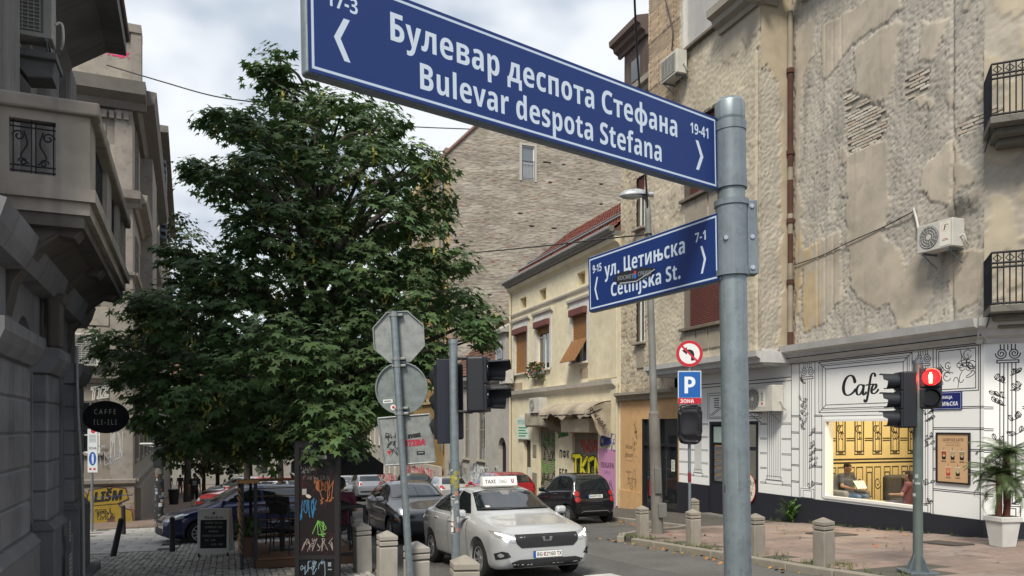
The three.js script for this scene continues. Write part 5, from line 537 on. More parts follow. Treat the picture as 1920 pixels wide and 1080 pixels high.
{ // row beyond
  const row = (name, label, s0, s1, h, color, seed, band) => { const o = SP(s1, T0), house = thing(name, label, 'building', [o[0], 0, o[1]], RIGHT, 'houses at the far end of the street'), W = s1 - s0, m = M(color, { rough: 0.9, t: 'plaster', bump: 0.003 }), hs = []; const y0 = gy((s0 + s1) / 2); for (let y = y0 + 1.2; y < h - 2; y += 3.4) for (let x = 1; x < W - 1.5; x += 2.6) hs.push([x, y, x + 1.2, y + 2]);
    mesh('wall', [wall(0, y0 - 3, W, h, 0.3, hs.map((q) => rect(...q)))], m, house); mesh('wall_core', [BB(0, y0 - 3, -9, W, h - 0.1, -0.5)], m, house); for (const q of hs) windowSet(house, q[0], q[1], 1.2, 2, { depth: 0.14, rows: [0.7], sill: MT.concrete }); mesh('cornice', [molding(0, W, [[0, h - 0.4], [0.3, h - 0.2], [0.4, h + 0.1], [-0.3, h + 0.15]])], m, house); const rf = mesh('roof', [molding(0, W, [[0.3, h + 0.1], [-4.5, h + 3.6], [-9, h + 0.1]])], roofOld, house);
    if (band) print('graffiti', W - 0.5, 2.6, printed(1400, Math.round(1400 * 2.6 / W), (g, a, b) => { g.clearRect(0, 0, a, b); graff(g, a, b, seed, band, 40); }, { alpha: true }), house, W / 2, y0 + 0.75, 0.01); };
  row('row_house', 'pale terraced house with pink and red graffiti beyond the ochre front', 66.1, 92, 5.6, [0.46, 0.43, 0.37], 51, ['#b23a4a', '#c95a6a', '#e0dcd4', '#8a2a3a', '#35363a']);
  row('row_house', 'grey terraced house far down the right side of the street', 92.1, 130, 9, [0.4, 0.38, 0.35], 52, null);
  { const o = SP(66, T0 - 0.02), q = print('graffiti', 13, 2.4, printed(900, 166, (g, a, b) => { g.clearRect(0, 0, a, b); graff(g, a, b, 77, ['#b8323f', '#d0626c', '#e3dfd8', '#2a2b30', '#7d2431'], 26); }, { alpha: true }), null, 0, 0, 0); q.name = 'wall_graffiti'; const c = SP(59, T0 - 0.45); q.position.set(c[0], gy(59) + 1.3, c[1]); q.rotation.y = RIGHT; scene.remove(q); const host = thing('graffiti_wall', 'low garden wall covered in red and white graffiti', 'wall', [SP(59, T0 - 0.3)[0], gy(59), SP(59, T0 - 0.3)[1]], RIGHT); mesh('wall', [B(13.4, 2.6, 0.25, 0, 1.3 - 0.2, -0.02)], M([0.5, 0.47, 0.42], { rough: 0.9, t: 'plaster' }), host); q.position.set(0, 1.2, 0.115); q.rotation.y = 0; host.add(q); q.name = 'graffiti'; }
  // house closing the view at the end of the street
  const o = SP(165, -20), e = thing('end_house', 'pale distant house closing the end of the street', 'building', [o[0], 0, o[1]], TH), hs = []; for (let y = -8; y < 8; y += 3.6) for (let x = 2; x < 46; x += 3) hs.push([x, y, x + 1.3, y + 2.1]); mesh('wall', [wall(0, -14, 50, 12, 0.3, hs.map((q) => rect(...q)))], M([0.32, 0.3, 0.26], { rough: 0.9, t: 'plaster' }), e); for (const q of hs) mesh('window_pane', [BB(q[0], q[1], -0.28, q[2], q[3], -0.2)], MT.glass, e); mesh('roof', [molding(0, 50, [[0.5, 12], [-6, 16], [-12, 12]])], roofOld, e);
}
// ---------- houses on the left side ----------
{
  const t0 = -2.1, o = SP(0, t0, TL), house = thing('balcony_house', 'dark old house with a heavy stone balcony beside the viewer', 'building', [o[0], 0, o[1]], LEFT);
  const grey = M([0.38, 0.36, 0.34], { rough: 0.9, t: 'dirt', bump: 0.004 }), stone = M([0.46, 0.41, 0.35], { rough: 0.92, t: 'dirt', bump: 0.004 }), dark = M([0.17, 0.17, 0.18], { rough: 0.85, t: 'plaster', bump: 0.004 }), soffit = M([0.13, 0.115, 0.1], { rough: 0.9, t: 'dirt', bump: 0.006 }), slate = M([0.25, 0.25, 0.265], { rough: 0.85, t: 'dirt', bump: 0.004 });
  const XA = 8.2, XB = 15.3, ups = [[11.6, 4.4, 12.7, 7.4]];
  mesh('upper_wall', [wall(XA, 4.0, XB, 12, 0.4, ups.map((h) => rect(...h)))], grey, house); mesh('wall_core', [BB(XA, -2, -9, XB, 12, -0.5)], grey, house);
  for (const h of ups) { windowSet(house, h[0], h[1], h[2] - h[0], h[3] - h[1], { depth: 0.25, frame: M([0.1, 0.09, 0.085], { rough: 0.7 }), rows: [0.75], name: 'balcony_door' }); }
  const fl = []; for (const x of [10.2, 13.2, 15.2]) { fl.push(BB(x, 4.2, 0, x + 0.8, 8, 0.12)); for (let k = 0; k < 4; k++) fl.push(CY(0.07, 0.07, 3.6, x + 0.13 + k * 0.18, 6.2, 0.12)); } mesh('fluted_pilaster', fl, M([0.27, 0.26, 0.25], { rough: 0.9, t: 'plaster', bump: 0.004 }), house);
  // ground floor with piers and arches
  const gf = part('ground_floor', house); const a1 = [10.35, -1.2, 11.35, 3.05], a2 = [12.45, -1.2, 13.95, 3.2];
  mesh('arcade_wall', [EX(rect(XA, -2, XB, 4.1), 0.3, 0, [arch(...a1), arch(...a2)]).translate(0, 0, -0.06)], slate, gf);
  for (const [x0, x1, zz] of [[8.25, 10.28, 0.34], [11.42, 12.38, 0.34], [14.05, 15.3, 0.3]]) { const p = part('pier', gf); mesh('shaft', [B(x1 - x0 - 0.05, 2.0, 0.3, (x0 + x1) / 2, 1.4, zz / 2 + 0.06)], slate, p); for (let k = 0; k < 5; k++) mesh('stone_course', [RB(x1 - x0, 0.365, 0.34, 0.025, (x0 + x1) / 2, 0.66 + k * 0.385, zz / 2 + 0.06)], slate, p); mesh('capital', [molding(x0 - 0.04, x1 + 0.04, [[0.1, 2.4], [zz + 0.1, 2.4], [zz + 0.16, 2.5], [zz + 0.2, 2.6], [zz + 0.2, 2.72], [0.1, 2.75]])], slate, p); mesh('base', [RB(x1 - x0 + 0.1, 2.4, 0.44, 0.02, (x0 + x1) / 2, -0.82, zz / 2 + 0.1), molding(x0 - 0.07, x1 + 0.07, [[0.1, 0.36], [zz + 0.16, 0.36], [zz + 0.08, 0.46], [0.1, 0.48]])], dark, p); }
  mesh('door_leaf', [BB(a1[0] - 0.1, -2, -0.6, a1[2] + 0.1, 3.2, -0.5)], M([0.025, 0.025, 0.028], { rough: 0.6 }), gf); mesh('window_glass', [BB(a2[0] - 0.1, 0.3, -0.4, a2[2] + 0.1, 3.3, -0.36)], MT.glass, gf); mesh('window_apron', [BB(a2[0] - 0.02, -2, -0.3, a2[2] + 0.02, -0.1, 0.2)], dark, gf);
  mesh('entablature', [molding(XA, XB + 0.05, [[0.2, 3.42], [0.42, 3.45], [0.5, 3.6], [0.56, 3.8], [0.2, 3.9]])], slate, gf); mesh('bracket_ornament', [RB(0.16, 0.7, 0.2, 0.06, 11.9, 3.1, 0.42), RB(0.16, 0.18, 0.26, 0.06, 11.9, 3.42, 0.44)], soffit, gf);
  mesh('downpipe', [TU([[14.0, 3.0, 0.42], [14.0, 2.0, 0.44], [14.05, 0.6, 0.5], [14.02, -0.9, 0.52]], 0.025)], M([0.3, 0.3, 0.3], { rough: 0.6 }), gf); mesh('doorstep', [BB(14.2, -1.6, 0.4, 15.5, -0.72, 0.62)], dark, gf);
  print('graffiti', 1.5, 0.9, printed(400, 240, (g) => { g.clearRect(0, 0, 400, 240); tagPaint(g, 10, 20, 370, 200, '#101114', 14, 31, 4); }, { alpha: true }), gf, 9.4, -0.35, 0.56);
  print('stickers', 0.5, 1.3, printed(120, 312, (g) => { g.clearRect(0, 0, 120, 312); for (const [x, y, w, h, c] of [[10, 10, 40, 70, '#8a8a86'], [60, 60, 44, 60, '#777'], [14, 120, 70, 90, '#9a9a92'], [40, 230, 50, 60, '#55585c']]) { g.fillStyle = c; g.fillRect(x, y, w, h); g.fillStyle = '#333'; for (let i = 0; i < 5; i++) g.fillRect(x + 6, y + 8 + i * h / 6, w - 14, 4); } }, { alpha: true }), gf, 12.1, -0.2, 0.585);
  // balcony
  const bal = part('balcony', house), bx0 = 9.67, bx1 = 14.8, bz = 1.07;
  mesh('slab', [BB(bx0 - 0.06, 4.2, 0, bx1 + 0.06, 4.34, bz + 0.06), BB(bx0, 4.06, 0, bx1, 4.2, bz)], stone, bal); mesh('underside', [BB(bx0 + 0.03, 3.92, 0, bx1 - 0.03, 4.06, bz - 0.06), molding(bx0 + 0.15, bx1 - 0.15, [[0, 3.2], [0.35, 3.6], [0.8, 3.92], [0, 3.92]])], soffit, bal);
  mesh('coping', [RB(0.24, 0.16, bz + 0.16, 0.03, bx0 + 0.06, 5.24, bz / 2 + 0.02), RB(bx1 - bx0 - 0.06, 0.16, 0.24, 0.03, (bx0 + bx1) / 2 + 0.1, 5.242, bz - 0.04)], stone, bal);
  mesh('end_parapet', [BB(bx0, 4.34, 0, bx0 + 0.13, 5.16, 0.3), BB(bx0, 4.34, 0.74, bx0 + 0.13, 5.16, bz), BB(bx0, 4.34, 0.3, bx0 + 0.13, 4.46, 0.74), BB(bx0, 5.05, 0.3, bx0 + 0.13, 5.16, 0.74)], stone, bal);
  const sp = []; for (const [a, b] of [[bx0 + 0.13, bx0 + 0.55], [11.6, 12.2], [13.3, 13.7], [bx1 - 0.4, bx1]]) sp.push(BB(a, 4.34, bz - 0.14, b, 5.16, bz)); sp.push(BB(bx0 + 0.55, 4.34, bz - 0.13, bx1 - 0.4, 4.46, bz - 0.01)); mesh('side_parapet', sp, stone, bal); mesh('far_parapet', [BB(bx1 - 0.13, 4.34, 0, bx1 - 0.002, 5.16, bz - 0.14)], stone, bal);
  const curl = (cx, cy, r, q, n = 30) => Array.from({ length: n }, (_, i) => { const a = i / n * 8, rr = r * (1 - i / n * 0.75); return [0, cy + rr * Math.sin(a), cx + q * rr * Math.cos(a)]; });
  const gr = []; const gz0 = 0.3, gz1 = 0.74, gm = 0.52; for (const y of [4.5, 4.56, 4.98, 5.03]) gr.push(bar([0, y, gz0], [0, y, gz1], 0.009, 4)); for (const q of [-1, 1]) gr.push(TU(curl(gm + q * 0.14, 4.88, 0.06, q), 0.009, 40, 4), TU([[0, 4.94, gm + q * 0.09], [0, 4.8, gm + q * 0.06], [0, 4.66, gm + q * 0.12], [0, 4.58, gm + q * 0.04]], 0.009, 20, 4), TU(curl(gm + q * 0.1, 4.6, 0.045, q), 0.008, 30, 4)); for (const z of [0.33, gm - 0.02, gm + 0.02, 0.71]) gr.push(bar([0, 4.46, z], [0, 5.05, z], 0.007, 4)); mesh('grille', gr.map((g) => g.translate(bx0 + 0.06, 0, 0)), MT.iron, bal);
  const g2 = []; for (const [a, b] of [[bx0 + 0.55, 11.6], [12.2, 13.3], [13.7, bx1 - 0.4]]) { for (let x = a + 0.06; x < b; x += 0.09) g2.push(bar([x, 4.46, bz - 0.06], [x, 5.16, bz - 0.06], 0.008, 4)); for (let x = a + 0.2; x < b - 0.1; x += 0.3) g2.push(new THREE.TorusGeometry(0.09, 0.01, 4, 12).translate(x, 4.8, bz - 0.06)); } mesh('side_grille', g2, MT.iron, bal);
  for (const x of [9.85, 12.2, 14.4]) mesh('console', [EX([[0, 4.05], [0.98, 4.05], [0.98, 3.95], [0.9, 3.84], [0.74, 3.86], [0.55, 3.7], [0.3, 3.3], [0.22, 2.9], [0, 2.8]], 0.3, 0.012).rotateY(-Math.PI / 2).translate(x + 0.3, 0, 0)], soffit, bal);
  // upper balcony
  const ub = part('upper_balcony', house); mesh('slab', [BB(9.0, 8.05, 0, 14.55, 8.3, bz + 0.03), molding(9.0, 14.55, [[0, 7.2], [0.3, 7.7], [0.8, 8.05], [0, 8.05]])], M([0.2, 0.2, 0.205], { rough: 0.8, t: 'dirt', bump: 0.005 }), ub); mesh('parapet', [BB(9.0, 8.3, bz - 0.12, 14.4, 9.3, bz - 0.02), BB(14.3, 8.3, 0, 14.42, 9.3, bz - 0.12)], dark, ub); mesh('edge_roll', [CY(0.06, 0.06, 5.5, 11.8, 8.34, bz + 0.03, 0, 0, Math.PI / 2)], M([0.1, 0.06, 0.06], { rough: 0.6 }), ub);
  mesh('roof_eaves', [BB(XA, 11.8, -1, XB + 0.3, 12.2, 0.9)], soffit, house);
  const toL = (x, y, z) => { const v = new THREE.Vector3(x, y, z).applyAxisAngle(new THREE.Vector3(0, 1, 0), LEFT).add(house.position); return [v.x, v.y, v.z]; }; globalThis.toL = toL;
  const ac = toL(11.75, 6.75, 0.2); acUnit('grey air conditioner on a concrete shelf above the stone balcony', ac, TL, { w: 0.5, h: 0.8, d: 0.3, grille: 'square', body: M([0.42, 0.42, 0.4], { rough: 0.6, t: 'plaster' }) });
  const sh = thing('concrete_shelf', 'concrete shelf carrying the air conditioner above the balcony', 'shelf', toL(11.85, 6.45, 0.2), TL); sh.scale.setScalar(0.7); mesh('shelf', [RB(0.8, 0.14, 0.8, 0.02, 0, 0.2, 0), EX([[-0.35, 0.13], [0.35, 0.13], [0.3, -0.15], [-0.1, -0.2]], 0.5, 0.02).translate(0, 0, -0.25)], M([0.16, 0.165, 0.17], { rough: 0.9, t: 'concrete' }), sh);
  const ac2 = toL(15.4, 6.6, 0.3); acUnit('small pale air conditioner at the far end of the dark house', ac2, TL, { w: 0.75, h: 0.5, d: 0.3, grille: 'square' });
  // oval sign
  const ov = at(199, 782, 13.3), os = thing('oval_sign', 'black oval cafe sign on a wrought iron wall bracket', 'sign', ov.toArray(), 0.05); const el = (rx, ry, d) => CY(1, 1, d, 0, 0, 0, Math.PI / 2, 0, 0, 48).scale(rx, ry, 1); mesh('board', [el(0.385, 0.28, 0.07)], MT.black, os); mesh('rim', [new THREE.TorusGeometry(1, 0.02, 6, 48).scale(0.385, 0.28, 1.6)], M([0.03, 0.03, 0.03], { rough: 0.4, metal: 0.4 }), os);
  print('lettering', 0.66, 0.42, printed(660, 420, (g) => { g.clearRect(0, 0, 660, 420); g.strokeStyle = g.fillStyle = '#cfcdc4'; g.lineWidth = 10; g.textAlign = 'center'; g.font = '118px sans-serif'; g.save(); g.translate(330, 168); g.scale(0.86, 1); g.fillText('C A F F E', 0, 0); g.restore(); g.save(); g.translate(330, 352); g.scale(0.8, 1.02); g.fillText('I L I - I L I', 0, 0); g.restore(); }, { alpha: true }), os, 0, 0.01, 0.038);
  mesh('bracket', [bar([-0.38, 0, 0], [-0.62, 0.02, -0.02], 0.02), TU(Array.from({ length: 30 }, (_, i) => [-0.47 + 0.09 * (1 - i / 40) * Math.cos(i * 0.3), -0.02 + 0.09 * (1 - i / 40) * Math.sin(i * 0.3), 0]), 0.009, 50, 4), TU(Array.from({ length: 30 }, (_, i) => [-0.5 + 0.06 * Math.cos(-i * 0.3), -0.14 + 0.06 * (1 - i / 40) * Math.sin(-i * 0.3), 0]), 0.008, 50, 4), RB(0.05, 0.5, 0.12, 0.01, -0.63, -0.02, -0.02)], MT.iron, os);
  const pot = thing('flower_pot', 'small pot of red flowers on the ledge of the dark house', 'flower pot', toL(13.2, -0.1, 0.12), LEFT); pot.scale.setScalar(0.62); mesh('pot', [LA([[0, 0], [0.1, 0], [0.14, 0.2], [0.12, 0.2], [0, 0.17]])], M([0.1, 0.05, 0.03], { rough: 0.9 }), pot); { const r = rng(4), a = [], b = []; for (let i = 0; i < 120; i++) (i % 5 ? a : b).push(place(new THREE.PlaneGeometry(0.06, 0.06), (r() - 0.5) * 0.34, 0.2 + r() * 0.18, (r() - 0.5) * 0.34, r() * 3, r() * 6, 0)); mesh('leaves', a, M([0.06, 0.12, 0.03]), pot, 'stuff'); mesh('flowers', b, M([0.4, 0.1, 0.08]), pot, 'stuff'); }
}
{ // second house: its end wall faces the viewer
  const SE = 31.5, tc = -2.0, o = SP(SE, tc, TL), house = thing('corner_villa', 'grey brown house with graffiti plinth standing beyond the dark balcony house', 'building', [o[0], 0, o[1]], TL);
  const q = (px, py) => { const p = onS(px, py, SE, TL); return [p.t - tc, p.y]; };
  const wallM = M([0.3, 0.27, 0.235], { rough: 0.92, t: 'plaster', bump: 0.004 }), upper = M([0.38, 0.35, 0.3], { rough: 0.92, t: 'concrete', bump: 0.003 }), trim = M([0.32, 0.29, 0.26], { rough: 0.92, t: 'concrete', bump: 0.004 }), darkM = M([0.2, 0.185, 0.17], { rough: 0.9, t: 'plaster' });
  const w1 = [...q(150, 850), ...q(187, 752)], w2 = [...q(150, 630), ...q(182, 560)]; const W = -9;
  mesh('wall', [wall(W, -4, 0, 14.2, 0.4, [rect(...w1), rect(...w2)])], wallM, house); mesh('wall_core', [BB(W, -4, -19, 0, 14, -0.5)], wallM, house);
  windowSet(house, w1[0], w1[1], w1[2] - w1[0], w1[3] - w1[1], { depth: 0.2, rows: [0.35, 0.68], sill: trim }); windowSet(house, w2[0], w2[1], w2[2] - w2[0], w2[3] - w2[1], { depth: 0.2, rows: [0.4] }); mesh('shutter', [ribbed(w2[2] - w2[0] - 0.3, 0.8, 0.06, 0.02).translate((w2[0] + w2[2]) / 2, w2[3] - 0.8, -0.12)], MT.shutterBrown, house);
  const ring = (name, y, k, m) => mesh(name, [molding(W, 0.3 * k, [[0, y], [0.12 * k, y], [0.2 * k, y + 0.14 * k], [0.45 * k, y + 0.24 * k], [0.5 * k, y + 0.5 * k], [0, y + 0.55 * k]]), place(molding(0, 18, [[0, y], [0.12 * k, y], [0.2 * k, y + 0.14 * k], [0.45 * k, y + 0.24 * k], [0.5 * k, y + 0.5 * k], [0, y + 0.55 * k]]), 0, 0.003, 0, 0, Math.PI / 2)], m, house);
  ring('plinth_ledge', -0.5, 0.5, trim); ring('string_course', 3.3, 0.7, trim); ring('cornice', 9.8, 1.1, trim); ring('string_course', 7.2, 0.45, trim); for (let k = 0; k < 22; k++) mesh('dentil', [B(0.16, 0.26, 0.2, -5.2 + k * 0.24, 13.15, 0.1)], trim, house); for (let k = 0; k < 4; k++) mesh('window_surround', [BB(-3.4 + k * 0.02, 10.6, 0, -3.3 + k * 0.02, 12.9, 0.12 - k * 0.02)], trim, house); ring('roof_cornice', 13.4, 1.7, darkM);
  mesh('plinth', [BB(W, -4, -0.2, 0.1, -0.5, 0.12), BB(-0.05, -4, -18, 0.12, -0.5, -0.2)], wallM, house); mesh('parapet', [BB(W, 14.3, -0.4, 0.1, 16.2, 0.15)], upper, house); mesh('parapet_cap', [BB(W, 16.2, -0.5, 0.35, 16.5, 0.4), BB(0, 14.3, -0.4, 0.35, 16.2, 0.35)], trim, house);
  for (let r = 0; r < 6; r++) for (let k = 0; k < 2; k++) mesh('ashlar_panel', [RB(1.0, 0.68, 0.06, 0.015, -2.6 + k * 1.06 + (r % 2) * 0.3, 5.0 + r * 0.74 + 5.6 * 0, 0.01)], upper, house);
  for (let r = 0; r < 3; r++) for (let k = 0; k < 2; k++) mesh('ashlar_panel', [RB(1.0, 0.68, 0.06, 0.015, -2.4 + k * 1.06 + (r % 2) * 0.3, 11.0 + r * 0.74, 0.01)], upper, house);
  mesh('corner_pilaster', [BB(-0.7, -0.3, 0, 0.05, 9.8, 0.09), BB(-0.55, 10.4, 0, 0.04, 13.4, 0.09)], trim, house);
  print('graffiti', 1.9, 0.5, printed(320, 84, (g) => { g.clearRect(0, 0, 320, 84); tagPaint(g, 6, 8, 308, 66, '#cf2f6a', 9, 12, 7); }, { alpha: true }), house, -1.0, 15.5, 0.16);
  print('graffiti', 2.6, 3.2, printed(840, 680, (g) => { g.clearRect(0, 0, 840, 680); wordPaint(g, 'TIZ', 420, 130, 130, '#b9b9b4', { lw: 12 }); tagPaint(g, 600, 180, 160, 420, '#a9aaa8', 11, 18, 2); tagPaint(g, 430, 480, 360, 160, '#8f9299', 7, 71, 5); }, { alpha: true }), house, -1.35, 1.7, 0.097);
  print('graffiti', 1.95, 1.5, printed(900, 575, (g) => { g.clearRect(0, 0, 900, 575); g.lineJoin = 'round'; const blob = (pts, f, s, w) => { g.beginPath(); pts.forEach(([x, y], i) => (i ? g.lineTo(x, y) : g.moveTo(x, y))); g.closePath(); g.fillStyle = f; g.fill(); if (s) { g.strokeStyle = s; g.lineWidth = w; g.stroke(); } }; blob([[0, 90], [120, 50], [180, 120], [150, 300], [20, 330]], '#857022', '#4a2a2c', 12); blob([[210, 60], [520, 20], [760, 50], [800, 200], [640, 260], [690, 320], [850, 360], [880, 560], [620, 570], [560, 420], [430, 575], [190, 560], [230, 330], [170, 250]], '#8a7424', '#43262b', 16); blob([[430, 575], [560, 420], [640, 575]], '#5b3c40'); blob([[820, 300], [890, 330], [895, 500], [860, 400]], '#6e4a50'); g.globalAlpha = 0.35; for (let i = 0; i < 40; i++) { g.fillStyle = i % 2 ? '#b29a3a' : '#5c4e20'; g.fillRect(hash(i, 1, 1) * 860, 60 + hash(i, 2, 1) * 480, 20 + 60 * hash(i, 3, 1), 6 + 20 * hash(i, 4, 1)); } g.globalAlpha = 1; wordPaint(g, 'LIŠM', 270, 230, 185, '#12130f', { lw: 16, fill: '#14150f', skew: -0.06 }); g.strokeStyle = '#12130f'; g.lineWidth = 13; g.beginPath(); g.moveTo(190, 284); g.lineTo(700, 262); g.stroke(); g.strokeStyle = '#2c3f78'; g.lineWidth = 9; g.beginPath(); g.moveTo(240, 170); g.lineTo(860, 140); g.stroke(); tagPaint(g, 300, 330, 240, 70, '#161410', 8, 9, 7); tagPaint(g, 340, 400, 260, 80, '#161410', 8, 19, 7); }, { alpha: true }), house, -0.85, -1.2, 0.135);
  const hs = []; for (const y of [0.4, 4.6, 8.0 - 1.2, 10.9]) for (let k = 0; k < 5; k++) hs.push([1.4 + k * 3.3, y, 2.8 + k * 3.3, y + 2.3]);
  const side = part('street_front', house); side.rotation.y = Math.PI / 2; mesh('wall', [BB(0.3, -4, -0.02, 18, 14.2, 0.03)], upper, side); for (const h of hs) windowSet(side, h[0], h[1], 1.4, 2.3, { depth: -0.06, rows: [0.7], frame: M([0.2, 0.19, 0.18]), sill: trim }); mesh('bay', [BB(5.2, 3.9, 0, 9.6, 13.4, 0.5), BB(5.1, 3.4, 0, 9.7, 3.9, 0.7)], trim, side); mesh('balcony', [BB(10.4, 6.1, 0, 14, 6.35, 0.8), BB(10.4, 6.35, 0.7, 14, 7.2, 0.8), BB(10.4, 6.35, 0, 10.5, 7.2, 0.7)], darkM, side); mesh('chain_of_bollards', [BB(0.4, -4, 0.1, 17, -0.6, 0.3)], wallM, side);
  const toV = (x, y, z) => { const v = new THREE.Vector3(x, y, z).applyAxisAngle(new THREE.Vector3(0, 1, 0), TL).add(house.position); return [v.x, v.y, v.z]; }; const a = q(166, 690); acUnit('white air conditioner under the red shuttered window of the grey brown house', toV(a[0], a[1] + 0.05, 0.16), TL, { w: 0.8, h: 1.15, d: 0.4, grille: 'square' });
}
{ // third house further on
  const o = SP(50.5, -1.7, TL), house = thing('far_left_house', 'pale distant house with dark slatted balconies on the left side', 'building', [o[0], 0, o[1]], LEFT), pale = M([0.48, 0.45, 0.4], { rough: 0.9, t: 'plaster' }), hs = [];
  for (let y = -1; y < 18; y += 3.5) for (let x = 1; x < 26; x += 3) hs.push([x, y, x + 1.3, y + 2]);
  mesh('wall', [wall(0, -6, 28, 19.5, 0.3, hs.map((h) => rect(...h)))], pale, house); mesh('wall_core', [BB(0, -6, -10, 28, 19.4, -0.4)], pale, house); for (const h of hs) mesh('window_pane', [BB(h[0], h[1], -0.2, h[2], h[3], -0.15)], MT.glass, house); for (let k = 0; k < 12; k++) mesh('balcony_slat', [BB(0.5, 13.2 + k * 0.42, 0.05, 3.5, 13.38 + k * 0.42, 0.35)], M([0.06, 0.09, 0.12], { rough: 0.5 }), house); mesh('roof', [BB(-0.1, 19.5, -10, 28, 19.9, 0.5)], MT.concreteDark, house);
}
// ---------- trees ----------
const mapleLeaf = (() => { const out = [], tips = [[-118, 0.5], [-78, 0.34], [-56, 0.86], [-28, 0.45], [0, 1], [28, 0.45], [56, 0.86], [78, 0.34], [118, 0.5]]; const pos = [], idx = []; pos.push(0, 0, 0); for (const [a, l] of tips) pos.push(Math.sin(a * rad) * l, -0.16 * l * l, Math.cos(a * rad) * l); for (let i = 1; i < tips.length; i++) idx.push(0, i, i + 1); const g = new THREE.BufferGeometry(); g.setAttribute('position', new THREE.Float32BufferAttribute(pos, 3)); g.setIndex(idx); g.computeVertexNormals(); return g; })();
const simpleLeaf = (() => { const g = new THREE.BufferGeometry(); g.setAttribute('position', new THREE.Float32BufferAttribute([0, 0, 0, 0.45, -0.05, 0.5, 0, -0.12, 1, -0.45, -0.05, 0.5], 3)); g.setIndex([0, 1, 2, 0, 2, 3]); g.computeVertexNormals(); return g; })();
const leafMat = new THREE.MeshPhysicalMaterial({ color: 0xffffff, roughness: 0.65, specularIntensity: 0.4, transmission: 0.42, thickness: 0, side: THREE.DoubleSide });
const barkM = M([0.07, 0.06, 0.05], { rough: 0.95, t: 'dirt', bump: 0.02 });
function makeTree(name, label, base, lobes, { leaf = mapleLeaf, size = 0.17, density = 34, perSpray = 12, tone = [0.1, 0.185, 0.062], vary = 0.8, trunkR = 0.17, forkY = 2.6, seed = 1, group, seeds = 0, limbsFrom } = {}) {
  const o = thing(name, label, 'tree', base.toArray(), 0, group), r = rng(seed), up = new THREE.Vector3(0, 1, 0), mats = [], cols = [], q = new THREE.Quaternion(), m = new THREE.Matrix4(), c = new THREE.Color(), centre = lobes.reduce((a, l) => a.add(l.c), new THREE.Vector3()).multiplyScalar(1 / lobes.length);
  const seedsAt = [];
  for (const l of lobes) {
    const n = Math.max(4, Math.round(density * l.r * l.r * 2.4)), out = l.c.clone().sub(centre); out.y *= 0.3; if (out.lengthSq() > 0) out.normalize();
    for (let i = 0; i < n; i++) {
      const dir = new THREE.Vector3(r() * 2 - 1, r() * 2 - 0.85, r() * 2 - 1).addScaledVector(out, 0.35).normalize(), p = l.c.clone().addScaledVector(dir, l.r * (0.35 + 0.7 * Math.sqrt(r()))); p.y -= 0.12 * l.r;
      const axis = dir.clone(); axis.y = axis.y * 0.3 - 0.12; axis.normalize(); const side = new THREE.Vector3().crossVectors(axis, up).normalize(), shade = 0.6 + vary * r() * r();
      for (let k = 0; k < perSpray; k++) {
        const along = (r() - 0.35) * size * 2.7, across = (r() - 0.5) * size * 3.0, lp = p.clone().addScaledVector(axis, along).addScaledVector(side, across); lp.y += (r() - 0.5) * size * 1.0 - Math.abs(across) * 0.25;
        const f = axis.clone().multiplyScalar(0.7 + r() * 0.5).addScaledVector(side, Math.sign(across) * (0.3 + 0.8 * r())); f.y -= 0.3 + 0.7 * r(); f.normalize(); const nrm = new THREE.Vector3((r() - 0.5) * 0.7, 1, (r() - 0.5) * 0.7).addScaledVector(axis, 0.35).normalize(), x = new THREE.Vector3().crossVectors(nrm, f).normalize(), y = new THREE.Vector3().crossVectors(f, x); const s = size * (0.5 + 0.7 * r());
        m.makeBasis(x.multiplyScalar(s), y.multiplyScalar(s), f.multiplyScalar(s)).setPosition(lp.sub(base)); mats.push(m.clone()); const v = shade * (0.8 + 0.4 * r()); cols.push(tone[0] * v * (0.9 + 0.3 * r()), tone[1] * v, tone[2] * v * (0.85 + 0.3 * r()));
      }
      if (seeds && r() < seeds) seedsAt.push(p.clone().addScaledVector(dir, 0.1).sub(base));
    }
  }
  const im = new THREE.InstancedMesh(leaf, leafMat, mats.length); mats.forEach((a, i) => { im.setMatrixAt(i, a); im.setColorAt(i, c.setRGB(cols[i * 3], cols[i * 3 + 1], cols[i * 3 + 2])); }); im.name = 'crown'; im.userData.kind = 'stuff'; im.castShadow = im.receiveShadow = true; o.add(im);
  const top = new THREE.Vector3(0, forkY, 0), tg = []; { const pts = [[0, -0.3, 0], [0.02, forkY * 0.5, 0.01], [0, forkY, 0]], curve = new THREE.CatmullRomCurve3(pts.map(V3)), g = new THREE.TubeGeometry(curve, 12, 1, 10), p = g.attributes.position; for (let i = 0; i < p.count; i++) { const y = clamp(p.getY(i) / forkY), cx = 0.01, rr = lerp(trunkR * (1.25 - 0.25 * clamp(y * 4)), trunkR * 0.75, y), w = 1 + 0.12 * n3(p.getX(i) * 3, p.getY(i) * 2, p.getZ(i) * 3); p.setX(i, p.getX(i) * rr * w); p.setZ(i, p.getZ(i) * rr * w); } g.computeVertexNormals(); tg.push(g); } mesh('trunk', tg, barkM, o);
  const lb = []; const leader = [top.clone()]; const peak = Math.max(...lobes.map((l) => l.c.y)) - base.y; for (let k = 1; k <= 4; k++) leader.push(new THREE.Vector3((r() - 0.5) * 0.4, lerp(forkY, peak, k / 4.4), (r() - 0.5) * 0.4)); for (let k = 0; k < 4; k++) lb.push(taper(leader[k], leader[k + 1], trunkR * (0.72 - 0.16 * k), trunkR * (0.56 - 0.16 * k)));
